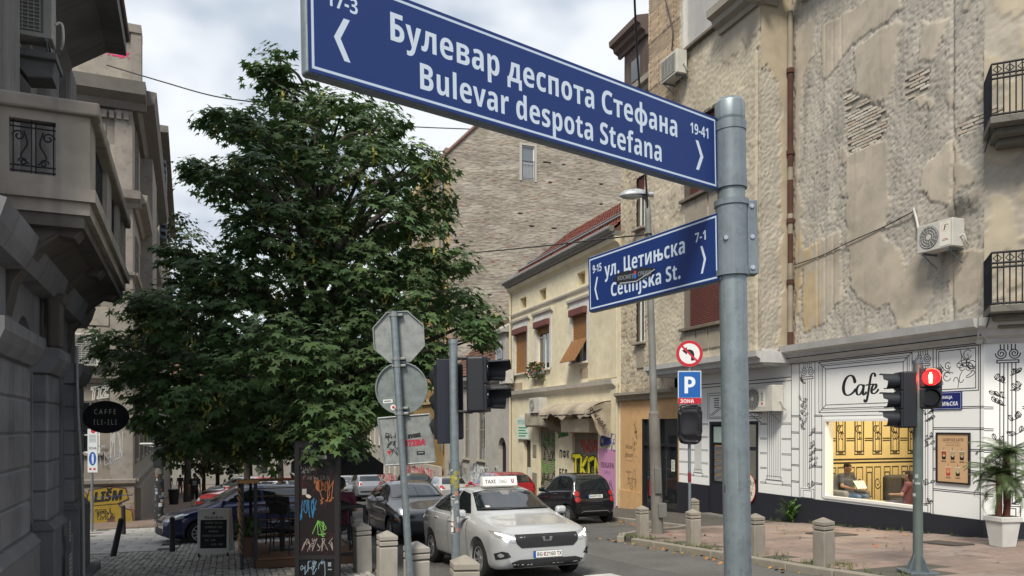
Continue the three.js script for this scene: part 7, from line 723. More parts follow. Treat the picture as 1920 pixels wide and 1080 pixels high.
{ // taxi
  const Y = lampOn, c = car('taxi', 'white taxi saloon with roof sign coming towards the crossing', 'sedan', [0.62, 0.63, 0.63], 12.6, 4.4, 0.05, { detail: true, paint: paint([0.47, 0.485, 0.495], { metal: 0.15, rough: 0.28 }), plate: { text: 'BG 22160 TX', x: 2.222, y: 0.44 }, patches: [
    ['grille', [[-0.54, 0.62], [-0.46, 0.55], [0.46, 0.55], [0.54, 0.62], [0.58, 0.76], [-0.58, 0.76]], 'front', trimM, 0.006], ...both('headlight', [[0.55, 0.76], [0.56, 0.64], [0.7, 0.66], [0.82, 0.74], [0.84, 0.82], [0.7, 0.8]], 'front', lampW, 0.009, 0.07), ...both('running_light', [[0.56, 0.705], [0.57, 0.69], [0.67, 0.715], [0.8, 0.775], [0.81, 0.795], [0.68, 0.745]], 'front', Y, 0.016, 0.07), ...both('running_light', [[0.67, 0.715], [0.7, 0.675], [0.72, 0.685], [0.7, 0.73]], 'front', Y, 0.017, 0.07),
    ['lower_grille', [[-0.56, 0.24], [0.56, 0.24], [0.64, 0.33], [0.5, 0.37], [-0.5, 0.37], [-0.64, 0.33]], 'front', trimM], ...both('fog_light_recess', [[0.64, 0.42], [0.82, 0.37], [0.84, 0.47], [0.76, 0.51], [0.68, 0.49]], 'front', trimM), ...both('fog_light', [[0.73, 0.43], [0.77, 0.41], [0.8, 0.43], [0.8, 0.46], [0.77, 0.48], [0.73, 0.46]], 'front', lampW, 0.02, 0.05), ...both('tail_light', [[0.5, 0.86], [0.74, 0.84], [0.72, 1.0], [0.56, 1.0]], 'rear', lampR),
    ['wiper', [[-0.64, 1.095], [0.1, 1.1], [0.1, 1.115], [-0.62, 1.118]], 'front', trimM, 0.02], ['wiper', [[0.06, 1.1], [0.62, 1.1], [0.6, 1.125], [0.06, 1.115]], 'front', trimM, 0.024], ['windscreen_sticker', [[0.44, 1.14], [0.52, 1.14], [0.52, 1.17], [0.44, 1.17]], 'front', MT.white, 0.009], ['mirror_mount', [[-0.06, 1.34], [0.06, 1.34], [0.1, 1.42], [-0.1, 1.42]], 'front', M([0.2, 0.2, 0.2]), 0.009]] });
  c.scale.setScalar(0.94); const sg = part('roof_sign', c); sg.position.set(0.18, 1.5, 0); sg.scale.set(0.9, 0.85, 0.82); mesh('housing', [EX([[-0.09, 0], [0.09, 0], [0.05, 0.19], [-0.05, 0.19]], 0.82, 0.01).translate(0, 0.01, -0.41), B(0.12, 0.03, 0.7, 0, 0, 0)], MT.whitePaint, sg); const tm = printed(640, 140, (g) => { g.fillStyle = '#e4e5e3'; g.fillRect(0, 0, 640, 140); g.fillStyle = '#14151a'; g.font = 'bold 92px sans-serif'; g.fillText('TAXI', 28, 104, 250); g.fillRect(304, 20, 5, 100); g.save(); g.translate(322, 100); g.scale(0.72, 1); g.font = '80px sans-serif'; g.fillText('0662', 0, 0); g.restore(); g.fillStyle = '#b9404a'; g.beginPath(); g.moveTo(530, 34); g.lineTo(590, 34); g.lineTo(586, 90); g.lineTo(560, 112); g.lineTo(534, 90); g.fill(); g.fillStyle = '#38558f'; g.fillRect(536, 56, 48, 28); g.fillStyle = '#dfe0de'; g.fillRect(552, 40, 16, 40); }); const pr = print('lettering', 0.8, 0.175, tm, sg, 0.085, 0.1, 0, 0, 0, 0); pr.rotation.set(0, Math.PI / 2, 0); pr.rotateX(-0.21); 
  mesh('emblem', [EX([[-0.09, 0.04], [-0.06, -0.05], [0.06, -0.05], [0.09, 0.04], [0.05, 0.04], [0.035, -0.012], [-0.035, -0.012], [-0.05, 0.04]], 0.015, 0.004).rotateY(Math.PI / 2).translate(2.195, 0.67, 0)], MT.chrome, c); mesh('grille_bar', [0.59, 0.63, 0.67, 0.71].map((y) => B(0.02, 0.012, 0.9, 2.185 - (y - 0.59) * 0.12, y, 0)), M([0.08, 0.08, 0.085], { rough: 0.4, metal: 0.3 }), c);
}
car('hatchback', 'dark grey hatchback with round lit headlight following the taxi', 'hatch', [0.03, 0.033, 0.038], 19.2, 4.35, 0.03, { detail: true, paint: paint([0.022, 0.024, 0.028], { metal: 0.3 }), mirror: paint([0.4, 0.41, 0.42], { metal: 0.6 }), patches: [...both('headlight', Array.from({ length: 14 }, (_, i) => [0.6 + 0.115 * Math.cos(i / 14 * 6.283), 0.72 + 0.115 * Math.sin(i / 14 * 6.283)]), 'front', lampW, 0.01, 0.06), ...both('headlight_bulb', Array.from({ length: 12 }, (_, i) => [0.6 + 0.07 * Math.cos(i / 12 * 6.283), 0.72 + 0.07 * Math.sin(i / 12 * 6.283)]), 'front', lampOn, 0.02, 0.06), ['grille', [[-0.14, 0.66], [0, 0.36], [0.14, 0.66], [0.1, 0.72], [-0.1, 0.72]], 'front', trimM], ['lower_grille', [[-0.6, 0.26], [0.6, 0.26], [0.56, 0.4], [0.2, 0.42], [-0.2, 0.42], [-0.56, 0.4]], 'front', trimM], ...both('indicator', [[0.72, 0.56], [0.8, 0.57], [0.8, 0.6], [0.72, 0.59]], 'front', M([0.6, 0.25, 0.05])), ['wiper', [[-0.6, 1.07], [0.5, 1.08], [0.5, 1.09], [-0.6, 1.085]], 'front', trimM, 0.02]] });
{ // microcar
  const tl = (y) => Array.from({ length: 14 }, (_, i) => [0.6 + 0.085 * Math.cos(i / 14 * 6.283), y + 0.085 * Math.sin(i / 14 * 6.283)]);
  car('microcar', 'tiny black two seater car parked before the bakery', 'mini', [0.008, 0.009, 0.012], 21.9, 10.2, Math.PI + 0.1, { detail: true, paint: paint([0.008, 0.009, 0.013], { metal: 0.1, rough: 0.25 }), plate: { text: 'BG 2711XS', x: -1.385, y: 0.83 }, patches: [...both('tail_light', tl(0.92), 'rear', lampR, 0.014, 0.05), ...both('tail_light', tl(0.74), 'rear', lampR, 0.014, 0.05), ['bumper_line', [[-0.6, 0.3], [-0.42, 0.38], [0.42, 0.38], [0.6, 0.3], [0.42, 0.405], [-0.42, 0.405]], 'rear', M([0.3, 0.3, 0.31], { metal: 0.6, rough: 0.4 }), 0.012, 0.08], ['diffuser', [[-0.56, 0.27], [0.56, 0.27], [0.46, 0.36], [-0.46, 0.36]], 'rear', trimM, 0.008], ['tailgate_seam', [[-0.62, 0.6], [0.62, 0.6], [0.62, 0.608], [-0.62, 0.608]], 'rear', trimM, 0.006], ...both('headlight', [[0.4, 0.66], [0.6, 0.7], [0.6, 0.8], [0.44, 0.78]], 'front', lampW)] });
}
const parkedG = 'cars parked along the street';
car('parked_car', 'red sport utility car parked beyond the tiny black car', 'suv', [0.3, 0.012, 0.018], 29.2, 10.3, Math.PI, { group: parkedG, detail: true, paint: paint([0.32, 0.012, 0.02], { metal: 0.3 }), patches: [...both('tail_light', [[0.5, 0.98], [0.8, 1.04], [0.76, 1.16], [0.56, 1.08]], 'rear', lampR), ['bumper', [[-0.7, 0.42], [0.7, 0.42], [0.68, 0.58], [-0.68, 0.58]], 'rear', trimM], ['emblem', [[-0.07, 1.08], [0.07, 1.08], [0.07, 1.13], [-0.07, 1.13]], 'rear', MT.chrome, 0.014]] });
car('parked_car', 'small silver car parked between the red car and the dark car', 'hatch', [0.4, 0.41, 0.4], 36.2, 9.9, Math.PI, { group: parkedG, paint: paint([0.42, 0.43, 0.42], { metal: 0.4 }), patches: genericPatches('hatch') });
car('parked_car', 'dark sport utility car parked behind the crooked sign board', 'suv', [0.02, 0.022, 0.026], 42.6, 9.7, Math.PI, { group: parkedG, paint: paint([0.03, 0.032, 0.036]), patches: genericPatches('suv') });
car('parked_car', 'silver saloon facing the viewer far down the street', 'sedan', [0.4, 0.41, 0.43], 50, 6.9, 0.05, { group: parkedG, paint: paint([0.4, 0.41, 0.43], { metal: 0.4 }), patches: genericPatches('sedan') });
car('parked_car', 'grey estate car seen from behind far down the street', 'suv', [0.25, 0.28, 0.32], 46.5, 7.7, Math.PI, { group: parkedG, paint: paint([0.28, 0.3, 0.34], { metal: 0.4 }), patches: genericPatches('suv') });
{ const hd = Math.atan2(-0.78, 0.62), a = onG(425, 1018, 0); // blue car
  const dirx = -0.84, dirz = 0.54, cosA = -(dirx * U[0] + dirz * U[1]), sinA = dirx * V[0] + dirz * V[1];
  car('blue_hatchback', 'dark blue hatchback parked nose to the pavement behind the chalkboard', 'hatch', [0.006, 0.014, 0.07], 20.9, 0.35, Math.atan2(sinA, cosA), { detail: true, paint: paint([0.008, 0.017, 0.085], { metal: 0.35 }), patches: [...both('headlight', [[0.44, 0.62], [0.8, 0.78], [0.82, 0.68], [0.7, 0.6]], 'front', lampW), ['grille', [[-0.36, 0.56], [0.36, 0.56], [0.32, 0.62], [-0.32, 0.62]], 'front', trimM], ['lower_grille', [[-0.55, 0.26], [0.55, 0.26], [0.5, 0.44], [-0.5, 0.44]], 'front', trimM], ...both('tail_light', [[0.5, 0.8], [0.74, 0.8], [0.72, 1.02], [0.58, 1.0]], 'rear', lampR), ...['left', 'right'].map((ax) => ['side_lamp', [[1.98, 0.6], [1.62, 0.74], [1.58, 0.79], [1.9, 0.7]], ax, lampW, 0.01, 0.1]), ...['left', 'right'].map((ax) => ['rub_strip', [[-0.9, 0.5], [1.1, 0.48], [1.1, 0.53], [-0.9, 0.55]], ax, M([0.015, 0.025, 0.08]), 0.012, 0.4])] }); }
// cars parked nose to the pavement further on
[['suv', [0.3, 0.02, 0.02], 33, 1.0, 'red car parked nose in behind the pedestrian'], ['hatch', [0.03, 0.03, 0.035], 37, 0.9, 'black hatchback parked nose in beyond the red car'], ['sedan', [0.5, 0.5, 0.5], 30, 1.6, 'white car parked just behind the terrace fence'], ['suv', [0.02, 0.022, 0.025], 42, 0.8, 'dark car parked nose in far down the left side'], ['hatch', [0.45, 0.46, 0.46], 47, 0.9, 'pale hatchback parked far down the left side'], ['suv', [0.5, 0.5, 0.5], 53, 0.8, 'white sport utility car at the far end of the left row']].forEach(([k, c, s, t, lab]) => car('parked_car', lab, k, c, s, t, -1.05, { group: parkedG, paint: paint(c, { metal: 0.3 }), patches: genericPatches(k) }));
// ---------- street name post close to the viewer ----------
{
  const o = thing('street_name_post', 'galvanised post with two blue street name signs close to the viewer', 'street sign', [0.655, -0.1, -2.12], 0); o.rotation.z = 0.0174; o.updateMatrixWorld();
  mesh('pole', [CY(0.0375, 0.0375, 2.66, 0, 1.33, 0, 0, 0, 0, 40)], MT.galv, o); mesh('cap', [LA([[0, 2.715], [0.034, 2.712], [0.0405, 2.7], [0.041, 2.66], [0.0385, 2.655], [0.0375, 2.65]], 40)], MT.galv, o);
  mesh('sleeve', [CY(0.0415, 0.0415, 0.17, 0, 2.555, 0, 0, 0, 0, 40), CY(0.0435, 0.0435, 0.024, 0, 2.635, 0, 0, 0, 0, 40), CY(0.0435, 0.0435, 0.024, 0, 2.475, 0, 0, 0, 0, 40)], MT.greyPaint, o);
  mesh('clamp', [CY(0.0435, 0.0435, 0.2, 0, 2.325, 0, 0, 0, 0, 40), CY(0.047, 0.047, 0.016, 0, 2.422, 0, 0, 0, 0, 40), CY(0.047, 0.047, 0.016, 0, 2.228, 0, 0, 0, 0, 40), RB(0.03, 0.208, 0.016, 0.005, 0.052, 2.325, 0.012), RB(0.03, 0.208, 0.016, 0.005, 0.052, 2.325, -0.01)], MT.greyPaint, o);
  for (const [x, y, z] of [[0.05, 2.41, 0.02], [0.05, 2.325, 0.02], [0.05, 2.24, 0.02], [-0.028, 2.32, 0.036]]) mesh('bolt', [CY(0.006, 0.0065, 0.008, x, y, z, Math.PI / 2, 0, 0, 12), CY(0.003, 0.003, 0.01, x, y, z, Math.PI / 2, 0, 0, 6)], MT.chrome, o);
  { const m = new THREE.Mesh(new THREE.CylinderGeometry(0.0378, 0.0378, 1.5, 40, 1, true), printed(512, 2048, (g) => { g.clearRect(0, 0, 512, 2048); const r = rng(44); for (let i = 0; i < 70; i++) { g.globalAlpha = 0.15 + 0.4 * r(); g.strokeStyle = g.fillStyle = r() < 0.6 ? '#4a5458' : '#a8b0b2'; g.lineWidth = 1 + 3 * r(); const x = r() * 512, y = r() * 2048; g.beginPath(); g.moveTo(x, y); g.lineTo(x + (r() - 0.5) * 30, y + 20 + 120 * r()); g.stroke(); if (r() < 0.25) g.fillRect(x, y, 10 + 30 * r(), 16 + 60 * r()); } }, { alpha: true })); m.name = 'scuff_marks'; m.position.y = 1.4; o.add(m); }
  const chev = (g, x, y, w, h, dir) => { g.beginPath(); const q = dir * w; g.moveTo(x + q * 0.5, y); g.lineTo(x - q * 0.5, y + h / 2); g.lineTo(x + q * 0.5, y + h); g.lineTo(x + q * 0.5 - q * 0.0 + q * 0.62, y + h); g.lineTo(x + q * 0.16, y + h / 2); g.lineTo(x + q * 1.12, y); g.fill(); };
  const fit = (g, text, x0, x1, base, size, bold = true) => { g.font = `${bold ? 'bold ' : ''}${size}px sans-serif`; const w = g.measureText(text).width; g.save(); g.translate(x0, base); g.scale((x1 - x0) / w, 1); g.fillText(text, 0, 0); g.restore(); };
  const face = (W, H, draw) => printed(W, H, (g) => { g.fillStyle = '#002a6c'; g.fillRect(0, 0, W, H); g.strokeStyle = '#c3d0e2'; const k = H / 340; g.lineWidth = 9 * k; g.strokeRect(16 * k, 16 * k, W - 32 * k, H - 32 * k); g.fillStyle = '#c9d6e6'; draw(g, W, H, k); }, { rough: 0.55 });
  const panel = (A, C, h, yaw, tex) => { const s = part('sign_panel', o), c = new THREE.Vector3().addVectors(A, C).multiplyScalar(0.5), w = A.distanceTo(C); s.position.copy(o.worldToLocal(c)); s.rotation.y = yaw; mesh('frame', [RB(w + 0.008, h + 0.008, 0.026, 0.007, 0, 0, -0.0145)], MT.greyPaint, s); print('face', w, h, tex, s, 0, 0, 0.0); return s; };
  panel(new THREE.Vector3(-0.369, 2.434, -1.37), new THREE.Vector3(0.57, 2.466, -2.108), 0.199, 0.666, face(2048, 338, (g, W, H) => { fit(g, 'Булевар деспота Стефана', 0.137 * W, 0.862 * W, 0.462 * H, 0.385 * H); fit(g, 'Bulevar despota Stefana', 0.192 * W, 0.808 * W, 0.85 * H, 0.365 * H); fit(g, '17-3', 0.03 * W, 0.085 * W, 0.335 * H, 0.2 * H); fit(g, '19-41', 0.902 * W, 0.972 * W, 0.335 * H, 0.2 * H); chev(g, 0.051 * W, 0.41 * H, 0.017 * W, 0.4 * H, 1); chev(g, 0.94 * W, 0.41 * H, 0.017 * W, 0.4 * H, -1); }));
  const s2 = panel(new THREE.Vector3(0.268, 2.19, -2.655), new THREE.Vector3(0.574, 2.207, -2.108), 0.187, -1.0615, face(1180, 356, (g, W, H) => { fit(g, 'ул. Цетињска', 0.15 * W, 0.79 * W, 0.45 * H, 0.36 * H); fit(g, 'Cetinjska St.', 0.2 * W, 0.755 * W, 0.83 * H, 0.34 * H); fit(g, '9-15', 0.04 * W, 0.125 * W, 0.31 * H, 0.2 * H); fit(g, '7-1', 0.85 * W, 0.93 * W, 0.34 * H, 0.2 * H); chev(g, 0.065 * W, 0.4 * H, 0.022 * W, 0.42 * H, 1); chev(g, 0.91 * W, 0.42 * H, 0.022 * W, 0.42 * H, -1); }));
  print('torn_sticker', 0.22, 0.052, printed(400, 100, (g) => { g.clearRect(0, 0, 400, 100); g.fillStyle = '#191c22'; g.beginPath(); g.moveTo(0, 52); g.lineTo(60, 22); g.lineTo(300, 14); g.lineTo(398, 30); g.lineTo(360, 66); g.lineTo(230, 92); g.lineTo(60, 88); g.fill(); g.strokeStyle = '#a9b0b6'; g.lineWidth = 6; g.beginPath(); g.moveTo(70, 88); g.lineTo(230, 90); g.lineTo(392, 36); g.stroke(); g.font = 'bold 38px sans-serif'; g.fillStyle = '#7f878d'; g.fillText('КОСМЕТ', 46, 68); g.fillText('СРБИЈА', 240, 62, 120); g.fillStyle = '#2b66b8'; g.fillRect(200, 42, 26, 30); g.fillStyle = '#c03540'; g.fillRect(202, 26, 20, 18); }, { alpha: true }), s2, -0.06, -0.012, 0.003, 0, 0, -0.08);
}
const postAt = (name, label, cat, x, z, lift, lean = 0, group) => { const o = thing(name, label, cat, [x, gyAt(x, z) + lift, z], 0, group); o.rotation.z = lean; return o; };
// heights in a thing's own frame from picture rows
const hAt = (py, d, base) => CAMH + (HY - py) / F * d - base;
{ // sign backs
  const d = 8.6, x = (768 - 960) / F * d + 0.03, o = postAt('sign_post', 'leaning galvanised post carrying the backs of three signs', 'sign post', x, -d, LP, 0.062), b = o.position.y, H = (py) => hAt(py, d, b); const g = M([0.36, 0.385, 0.38], { rough: 0.5, metal: 0.4, t: 'steel' });
  mesh('pole', [CY(0.041, 0.041, H(583), 0, H(583) / 2, 0)], MT.galv, o); const oct = Array.from({ length: 8 }, (_, i) => [0.315 * Math.cos((i + 0.5) * Math.PI / 4), 0.315 * Math.sin((i + 0.5) * Math.PI / 4)]);
  const rimOf = (pts, w) => EX(pts.map(([a, c]) => [a * 1.0, c]), 0.03, 0, [pts.map(([a, c]) => [a * (1 - w), c * (1 - w)])]);
  mesh('octagonal_plate', [EX(oct, 0.008).translate(0.035, H(630), -0.075), rimOf(oct, 0.035).translate(0.035, H(630), -0.07)], g, o); const cir = Array.from({ length: 40 }, (_, i) => [0.3 * Math.cos(i / 40 * 6.283), 0.3 * Math.sin(i / 40 * 6.283)]); mesh('round_plate', [EX(cir, 0.008).translate(0.03, H(727), -0.075), rimOf(cir, 0.05).translate(0.03, H(727), -0.07)], M([0.28, 0.32, 0.32], { rough: 0.45, metal: 0.4, t: 'steel' }), o);
  const bd = part('crooked_board', o); bd.position.set(0.03, H(827), -0.075); bd.rotation.z = -0.03; mesh('plate', [EX([[-0.3, 0.27], [-0.24, -0.27], [0.34, -0.25], [0.29, 0.3]], 0.012), ...[[[-0.3, 0.27], [-0.24, -0.27]], [[-0.24, -0.27], [0.34, -0.25]], [[0.34, -0.25], [0.29, 0.3]], [[0.29, 0.3], [-0.3, 0.27]]].map(([p, q]) => bar([p[0], p[1], 0.015], [q[0], q[1], 0.015], 0.012))], g, bd);
  print('graffiti', 0.52, 0.44, printed(520, 440, (g) => { g.clearRect(0, 0, 520, 440); tagPaint(g, 10, 120, 120, 90, '#17181a', 7, 3, 3); tagPaint(g, 20, 210, 110, 80, '#17181a', 6, 4, 3); tagPaint(g, 60, 300, 90, 80, '#1b1c1e', 6, 8, 2); g.fillStyle = '#a8242e'; g.beginPath(); g.moveTo(30, 330); g.lineTo(90, 318); g.lineTo(62, 360); g.lineTo(70, 410); g.lineTo(50, 360); g.fill(); wordPaint(g, 'EVSEL', 270, 190, 56, '#141518', { lw: 7 }); wordPaint(g, 'DTIBA', 210, 280, 88, '#b0243f', { lw: 9, skew: -0.05 }); g.fillStyle = '#17181b'; g.fillRect(370, 340, 92, 40); g.fillStyle = '#999'; g.fillRect(384, 354, 64, 8); }, { alpha: true }), bd, 0.02, 0, 0.016);
  print('sticker', 0.2, 0.14, printed(160, 112, (g) => { g.clearRect(0, 0, 160, 112); g.fillStyle = '#d0d2cf'; g.fillRect(6, 4, 90, 34); g.fillStyle = '#333'; g.fillRect(18, 16, 60, 9); g.fillStyle = '#d8d8d4'; g.beginPath(); g.arc(96, 80, 26, 0, 7); g.fill(); g.fillStyle = '#a62a34'; g.beginPath(); g.arc(98, 80, 13, 0, 7); g.fill(); }, { alpha: true }), o, -0.1, H(757), -0.064);
  for (const py of [590, 672, 685, 765, 775]) mesh('clip', [RB(0.16, 0.03, 0.06, 0.008, 0.02, H(py), -0.03), CY(0.047, 0.047, 0.03, 0, H(py), 0)], g, o);
}
// signal head with visors along +x; n lenses
function signalHead(parent, n, { x = 0, y = 0, z = 0, yaw = 0, pitch = 0.3, r = 0.105, lit } = {}) {
  const h = part('signal_head', parent); h.position.set(x, y, z); h.rotation.y = yaw; const bm = M([0.015, 0.018, 0.026], { rough: 0.5, t: 'plaster' }); mesh('housing', [RB(0.2, n * pitch, 0.29, 0.03, -0.02, 0, 0), ...Array.from({ length: n }, (_, k) => RB(0.03, pitch - 0.012, 0.27, 0.012, 0.085, (k - (n - 1) / 2) * pitch, 0))], bm, h);
  for (let k = 0; k < n; k++) { const yy = ((n - 1) / 2 - k) * pitch, vis = new THREE.CylinderGeometry(r + 0.012, r + 0.004, 0.24, 24, 1, true, -0.6, Math.PI + 1.2); vis.rotateZ(-Math.PI / 2).rotateX(Math.PI / 2); const g = vis.clone(), p = g.attributes.position; for (let i = 0; i < p.count; i++) if (p.getX(i) > 0 && p.getY(i) < 0) p.setX(i, p.getX(i) * 0.5); g.computeVertexNormals(); mesh('visor', [g.translate(0.21, yy, 0)], bm, h); const on = lit && lit.k === k; mesh('lens', [CY(r, r, 0.02, 0.1, yy, 0, 0, 0, Math.PI / 2, 28)], on ? new THREE.MeshStandardMaterial({ color: lin([0.3, 0.01, 0.01]), emissive: lin([0.9, 0.012, 0.02]), emissiveIntensity: 0.9 }) : M([0.02, 0.02, 0.024], { rough: 0.2 }), h); if (on) { const fig = [CY(0.014, 0.014, 0.004, 0.113, yy + 0.062, 0, 0, 0, Math.PI / 2, 14), RB(0.004, 0.062, 0.042, 0.002, 0.113, yy + 0.013, 0), RB(0.004, 0.062, 0.017, 0.002, 0.113, yy - 0.048, 0.011), RB(0.004, 0.062, 0.017, 0.002, 0.113, yy - 0.048, -0.011)]; mesh('red_figure', fig, new THREE.MeshStandardMaterial({ color: 0xffffff, emissive: lin([1, 0.45, 0.06]), emissiveIntensity: 1.8 }), h); const pl = new THREE.PointLight(lin([1, 0.08, 0.06]), 0.25); pl.position.set(0.18, yy, 0); h.add(pl); } }
  return h;
}
{ const d = 8.2, x = (856 - 960) / F * d, o = postAt('traffic_light', 'galvanised traffic light pole plastered with stickers in front of the taxi', 'traffic light', x, -d, LP, 0.012), H = (py) => hAt(py, d, o.position.y);
  mesh('pole', [CY(0.046, 0.048, H(640), 0, H(640) / 2, 0, 0, 0, 0, 28)], MT.galv, o); mesh('cap', [CY(0.05, 0.05, 0.05, 0, H(641), 0, 0, 0, 0, 28)], MT.galv, o); signalHead(o, 2, { x: 0.28, y: H(722), z: 0, yaw: -0.15 }); const h3 = signalHead(o, 3, { x: -0.08, y: H(752), z: -0.2, yaw: 2.0, pitch: 0.28 });
  mesh('backing_board', [RB(0.16, 0.92, 0.05, 0.01, -0.11, H(752), -0.06, 0, 0.2)], M([0.014, 0.017, 0.03], { rough: 0.5 }), o);
  mesh('bracket', [bar([0, H(672), 0], [0.2, H(672), 0], 0.018), bar([0, H(772), 0], [0.2, H(772), 0], 0.018), RB(0.05, H(668) - H(776), 0.06, 0.01, 0.18, (H(668) + H(776)) / 2, 0)], MT.iron, o);
  const st = new THREE.CylinderGeometry(0.0495, 0.0495, 0.7, 28, 1, true); const m = new THREE.Mesh(st, printed(512, 900, (g) => { g.clearRect(0, 0, 512, 900); const r = rng(3); for (let i = 0; i < 90; i++) { const w = 40 + 110 * r(), h = 26 + 80 * r(), y = r() * 860; g.fillStyle = y < 240 && r() < 0.6 ? ['#a39a3c', '#8f8a4a', '#b6ae58'][(r() * 3) | 0] : ['#b9bab6', '#8a8f92', '#d2d2cc', '#6f767b', '#3a4046', '#a87a6c'][(r() * 6) | 0]; g.save(); g.translate(r() * 512, y); g.rotate((r() - 0.5) * 0.3); g.fillRect(-w / 2, -h / 2, w, h); g.fillStyle = '#3b3d40'; for (let k = 0; k < 3; k++) if (r() < 0.6) g.fillRect(-w * 0.4, -h * 0.3 + k * h * 0.28, w * (0.3 + 0.5 * r()), 4); g.restore(); } g.fillStyle = '#d9d9d6'; g.fillRect(330, 740, 150, 130); g.fillStyle = '#222'; g.font = 'bold 30px sans-serif'; for (let k = 0; k < 3; k++) g.fillRect(344 + k * 44, 780, 34, 26); }, { alpha: true })); m.name = 'stickers'; m.position.y = H(940); m.castShadow = true; o.add(m); }
{ const d = 10.76, b = onG(1721, 1073, RP), o = thing('traffic_light', 'traffic light pole with glowing red pedestrian figure in front of the cafe', 'traffic light', [b.x, gyAt(b.x, b.z) + RP, b.z], 0), dd = b.d, H = (py) => hAt(py, dd, o.position.y);
  mesh('pole', [CY(0.062, 0.066, H(678), 0, H(678) / 2, 0, 0, 0, 0, 28)], M([0.22, 0.27, 0.26], { rough: 0.55, metal: 0.4, t: 'dirt', bump: 0.002 }), o); mesh('cap', [CY(0.068, 0.068, 0.05, 0, H(679), 0)], MT.galvDark, o); mesh('base_fin', [0, 1, 2, 3].map((k) => place(EX([[0.06, 0], [0.2, 0], [0.06, 0.28]], 0.012), 0, 0, 0, 0, k * Math.PI / 2 + 0.5)), MT.galvDark, o); mesh('base_plate', [RB(0.42, 0.03, 0.42, 0.006, 0, 0.01, 0)], MT.galvDark, o);
  const k = dd / F; const ph = signalHead(o, 2, { x: 20 * k, y: H(728), z: 0.04, yaw: -Math.PI / 2 - 0.45, pitch: 0.285, lit: { k: 0 } }); signalHead(o, 3, { x: -26 * k, y: H(750), z: 0.02, yaw: Math.PI - 0.1, pitch: 0.265, r: 0.1 }); mesh('bracket', [bar([-0.24, H(706), 0], [0.2, H(700), 0.02], 0.02), bar([-0.2, H(798), 0], [0, H(798), 0], 0.02), bar([0, H(765), 0], [0.2, H(765), 0.03], 0.018), RB(0.05, 0.72, 0.06, 0.01, -0.1, H(750), 0)], MT.iron, o); const m = new THREE.Mesh(new THREE.CylinderGeometry(0.067, 0.067, 0.5, 24, 1, true), printed(256, 300, (g) => { g.clearRect(0, 0, 256, 300); const r = rng(13); for (let i = 0; i < 16; i++) { g.fillStyle = ['#9aa09e', '#b9bcb8', '#6a726f'][(r() * 3) | 0]; g.fillRect(r() * 230, r() * 270, 20 + 40 * r(), 14 + 24 * r()); } }, { alpha: true })); m.name = 'stickers'; m.position.y = H(915); o.add(m); }
{ // concrete bollards
  const bolM = [[0.44, 0.4, 0.34], [0.37, 0.34, 0.29], [0.48, 0.45, 0.4]].map((c) => M(c, { rough: 0.95, t: 'dirt', bump: 0.006 }));
  const mk = (label, group) => { const o = thing('concrete_bollard', label, 'bollard', [0, 0, 0], TH, group); const w = 0.26; mesh('shaft', [RB(w, 0.62, w, 0.02, 0, 0.29, 0)], MT.concrete, o); mesh('neck', [B(w - 0.04, 0.03, w - 0.04, 0, 0.61, 0), B(w - 0.04, 0.025, w - 0.04, 0, 0.685, 0)], MT.concreteDark, o); mesh('band', [RB(w, 0.06, w, 0.012, 0, 0.65, 0)], MT.concrete, o); const c = new THREE.CylinderGeometry(0.02, w * 0.707, 0.07, 4, 1).rotateY(Math.PI / 4); mesh('cap', [RB(w, 0.06, w, 0.01, 0, 0.725, 0), c.translate(0, 0.785, 0)], MT.concrete, o); return o; };
  const base = mk('x', 'x'); const put = (s, t, lift, label, group, sc = 1, first) => { const o = first ? base : base.clone(); if (!first) { o.name = numbered('concrete_bollard'); scene.add(o); } o.userData = { label, category: 'bollard', group }; o.position.set(...onStreet(s, t, lift)); o.scale.setScalar(sc); o.rotation.z = (hash(s * 10, 3, 3) - 0.5) * 0.06; o.rotation.y = TH + (hash(s * 10, 5, 3) - 0.5) * 0.3; const cm = bolM[(hash(s * 10, 9, 1) * 3) | 0]; o.traverse((q) => { if (q.material === MT.concrete || bolM.includes(q.material)) q.material = cm; }); };
  const gl = 'concrete bollards along the left kerb', gr = 'concrete bollards along the right pavement'; put(12.55, 2.05, LP, 'concrete bollard beside the terrace railing, farthest of the left row', gl, 0.98, true); put(10.5, 2.05, LP, 'concrete bollard left of the leaning sign post', gl, 0.98); put(8.7, 2.05, LP, 'concrete bollard between the sign post and the stickered pole', gl, 0.98); put(7.0, 2.1, LP, 'concrete bollard right of the stickered pole, nearest of the left row', gl, 0.98);
  put(15, 8.72, RP, 'concrete bollard just left of the street lamp', gr, 0.86); put(12.9, 8.66, RP, 'concrete bollard in front of the parking sign', gr, 0.87); put(10.94, 8.62, RP, 'concrete bollard just right of the street name post', gr, 0.88); put(9.3, 8.6, RP, 'concrete bollard in front of the cafe window, nearest of the right row', gr, 0.9); put(17.5, 11.75, RP, 'concrete bollard half hidden behind the street lamp', gr, 0.86);
  // metal bollards
  for (const [px, py, lean, lab, hh] of [[212, 1043, -0.22, 'dark metal bollard leaning on the cobbles', 0.78], [323, 1034, 0, 'dark metal bollard in front of the blue car', 0.72], [232, 1002, 0.02, 'dark metal bollard in front of the graffiti plinth', 0.8], [293, 985, 0, 'dark metal bollard beside the stickered mast', 0.8]]) { const g = onG(px, py, LP), o = postAt('metal_bollard', lab, 'bollard', g.x, g.z, LP, lean, 'dark metal bollards on the left pavement'); mesh('post', [CY(0.055, 0.06, hh, 0, hh / 2, 0)], M([0.05, 0.05, 0.055], { rough: 0.6, metal: 0.3, t: 'dirt' }), o); mesh('cap', [CY(0.03, 0.058, 0.03, 0, hh + 0.012, 0)], MT.iron, o); }
}
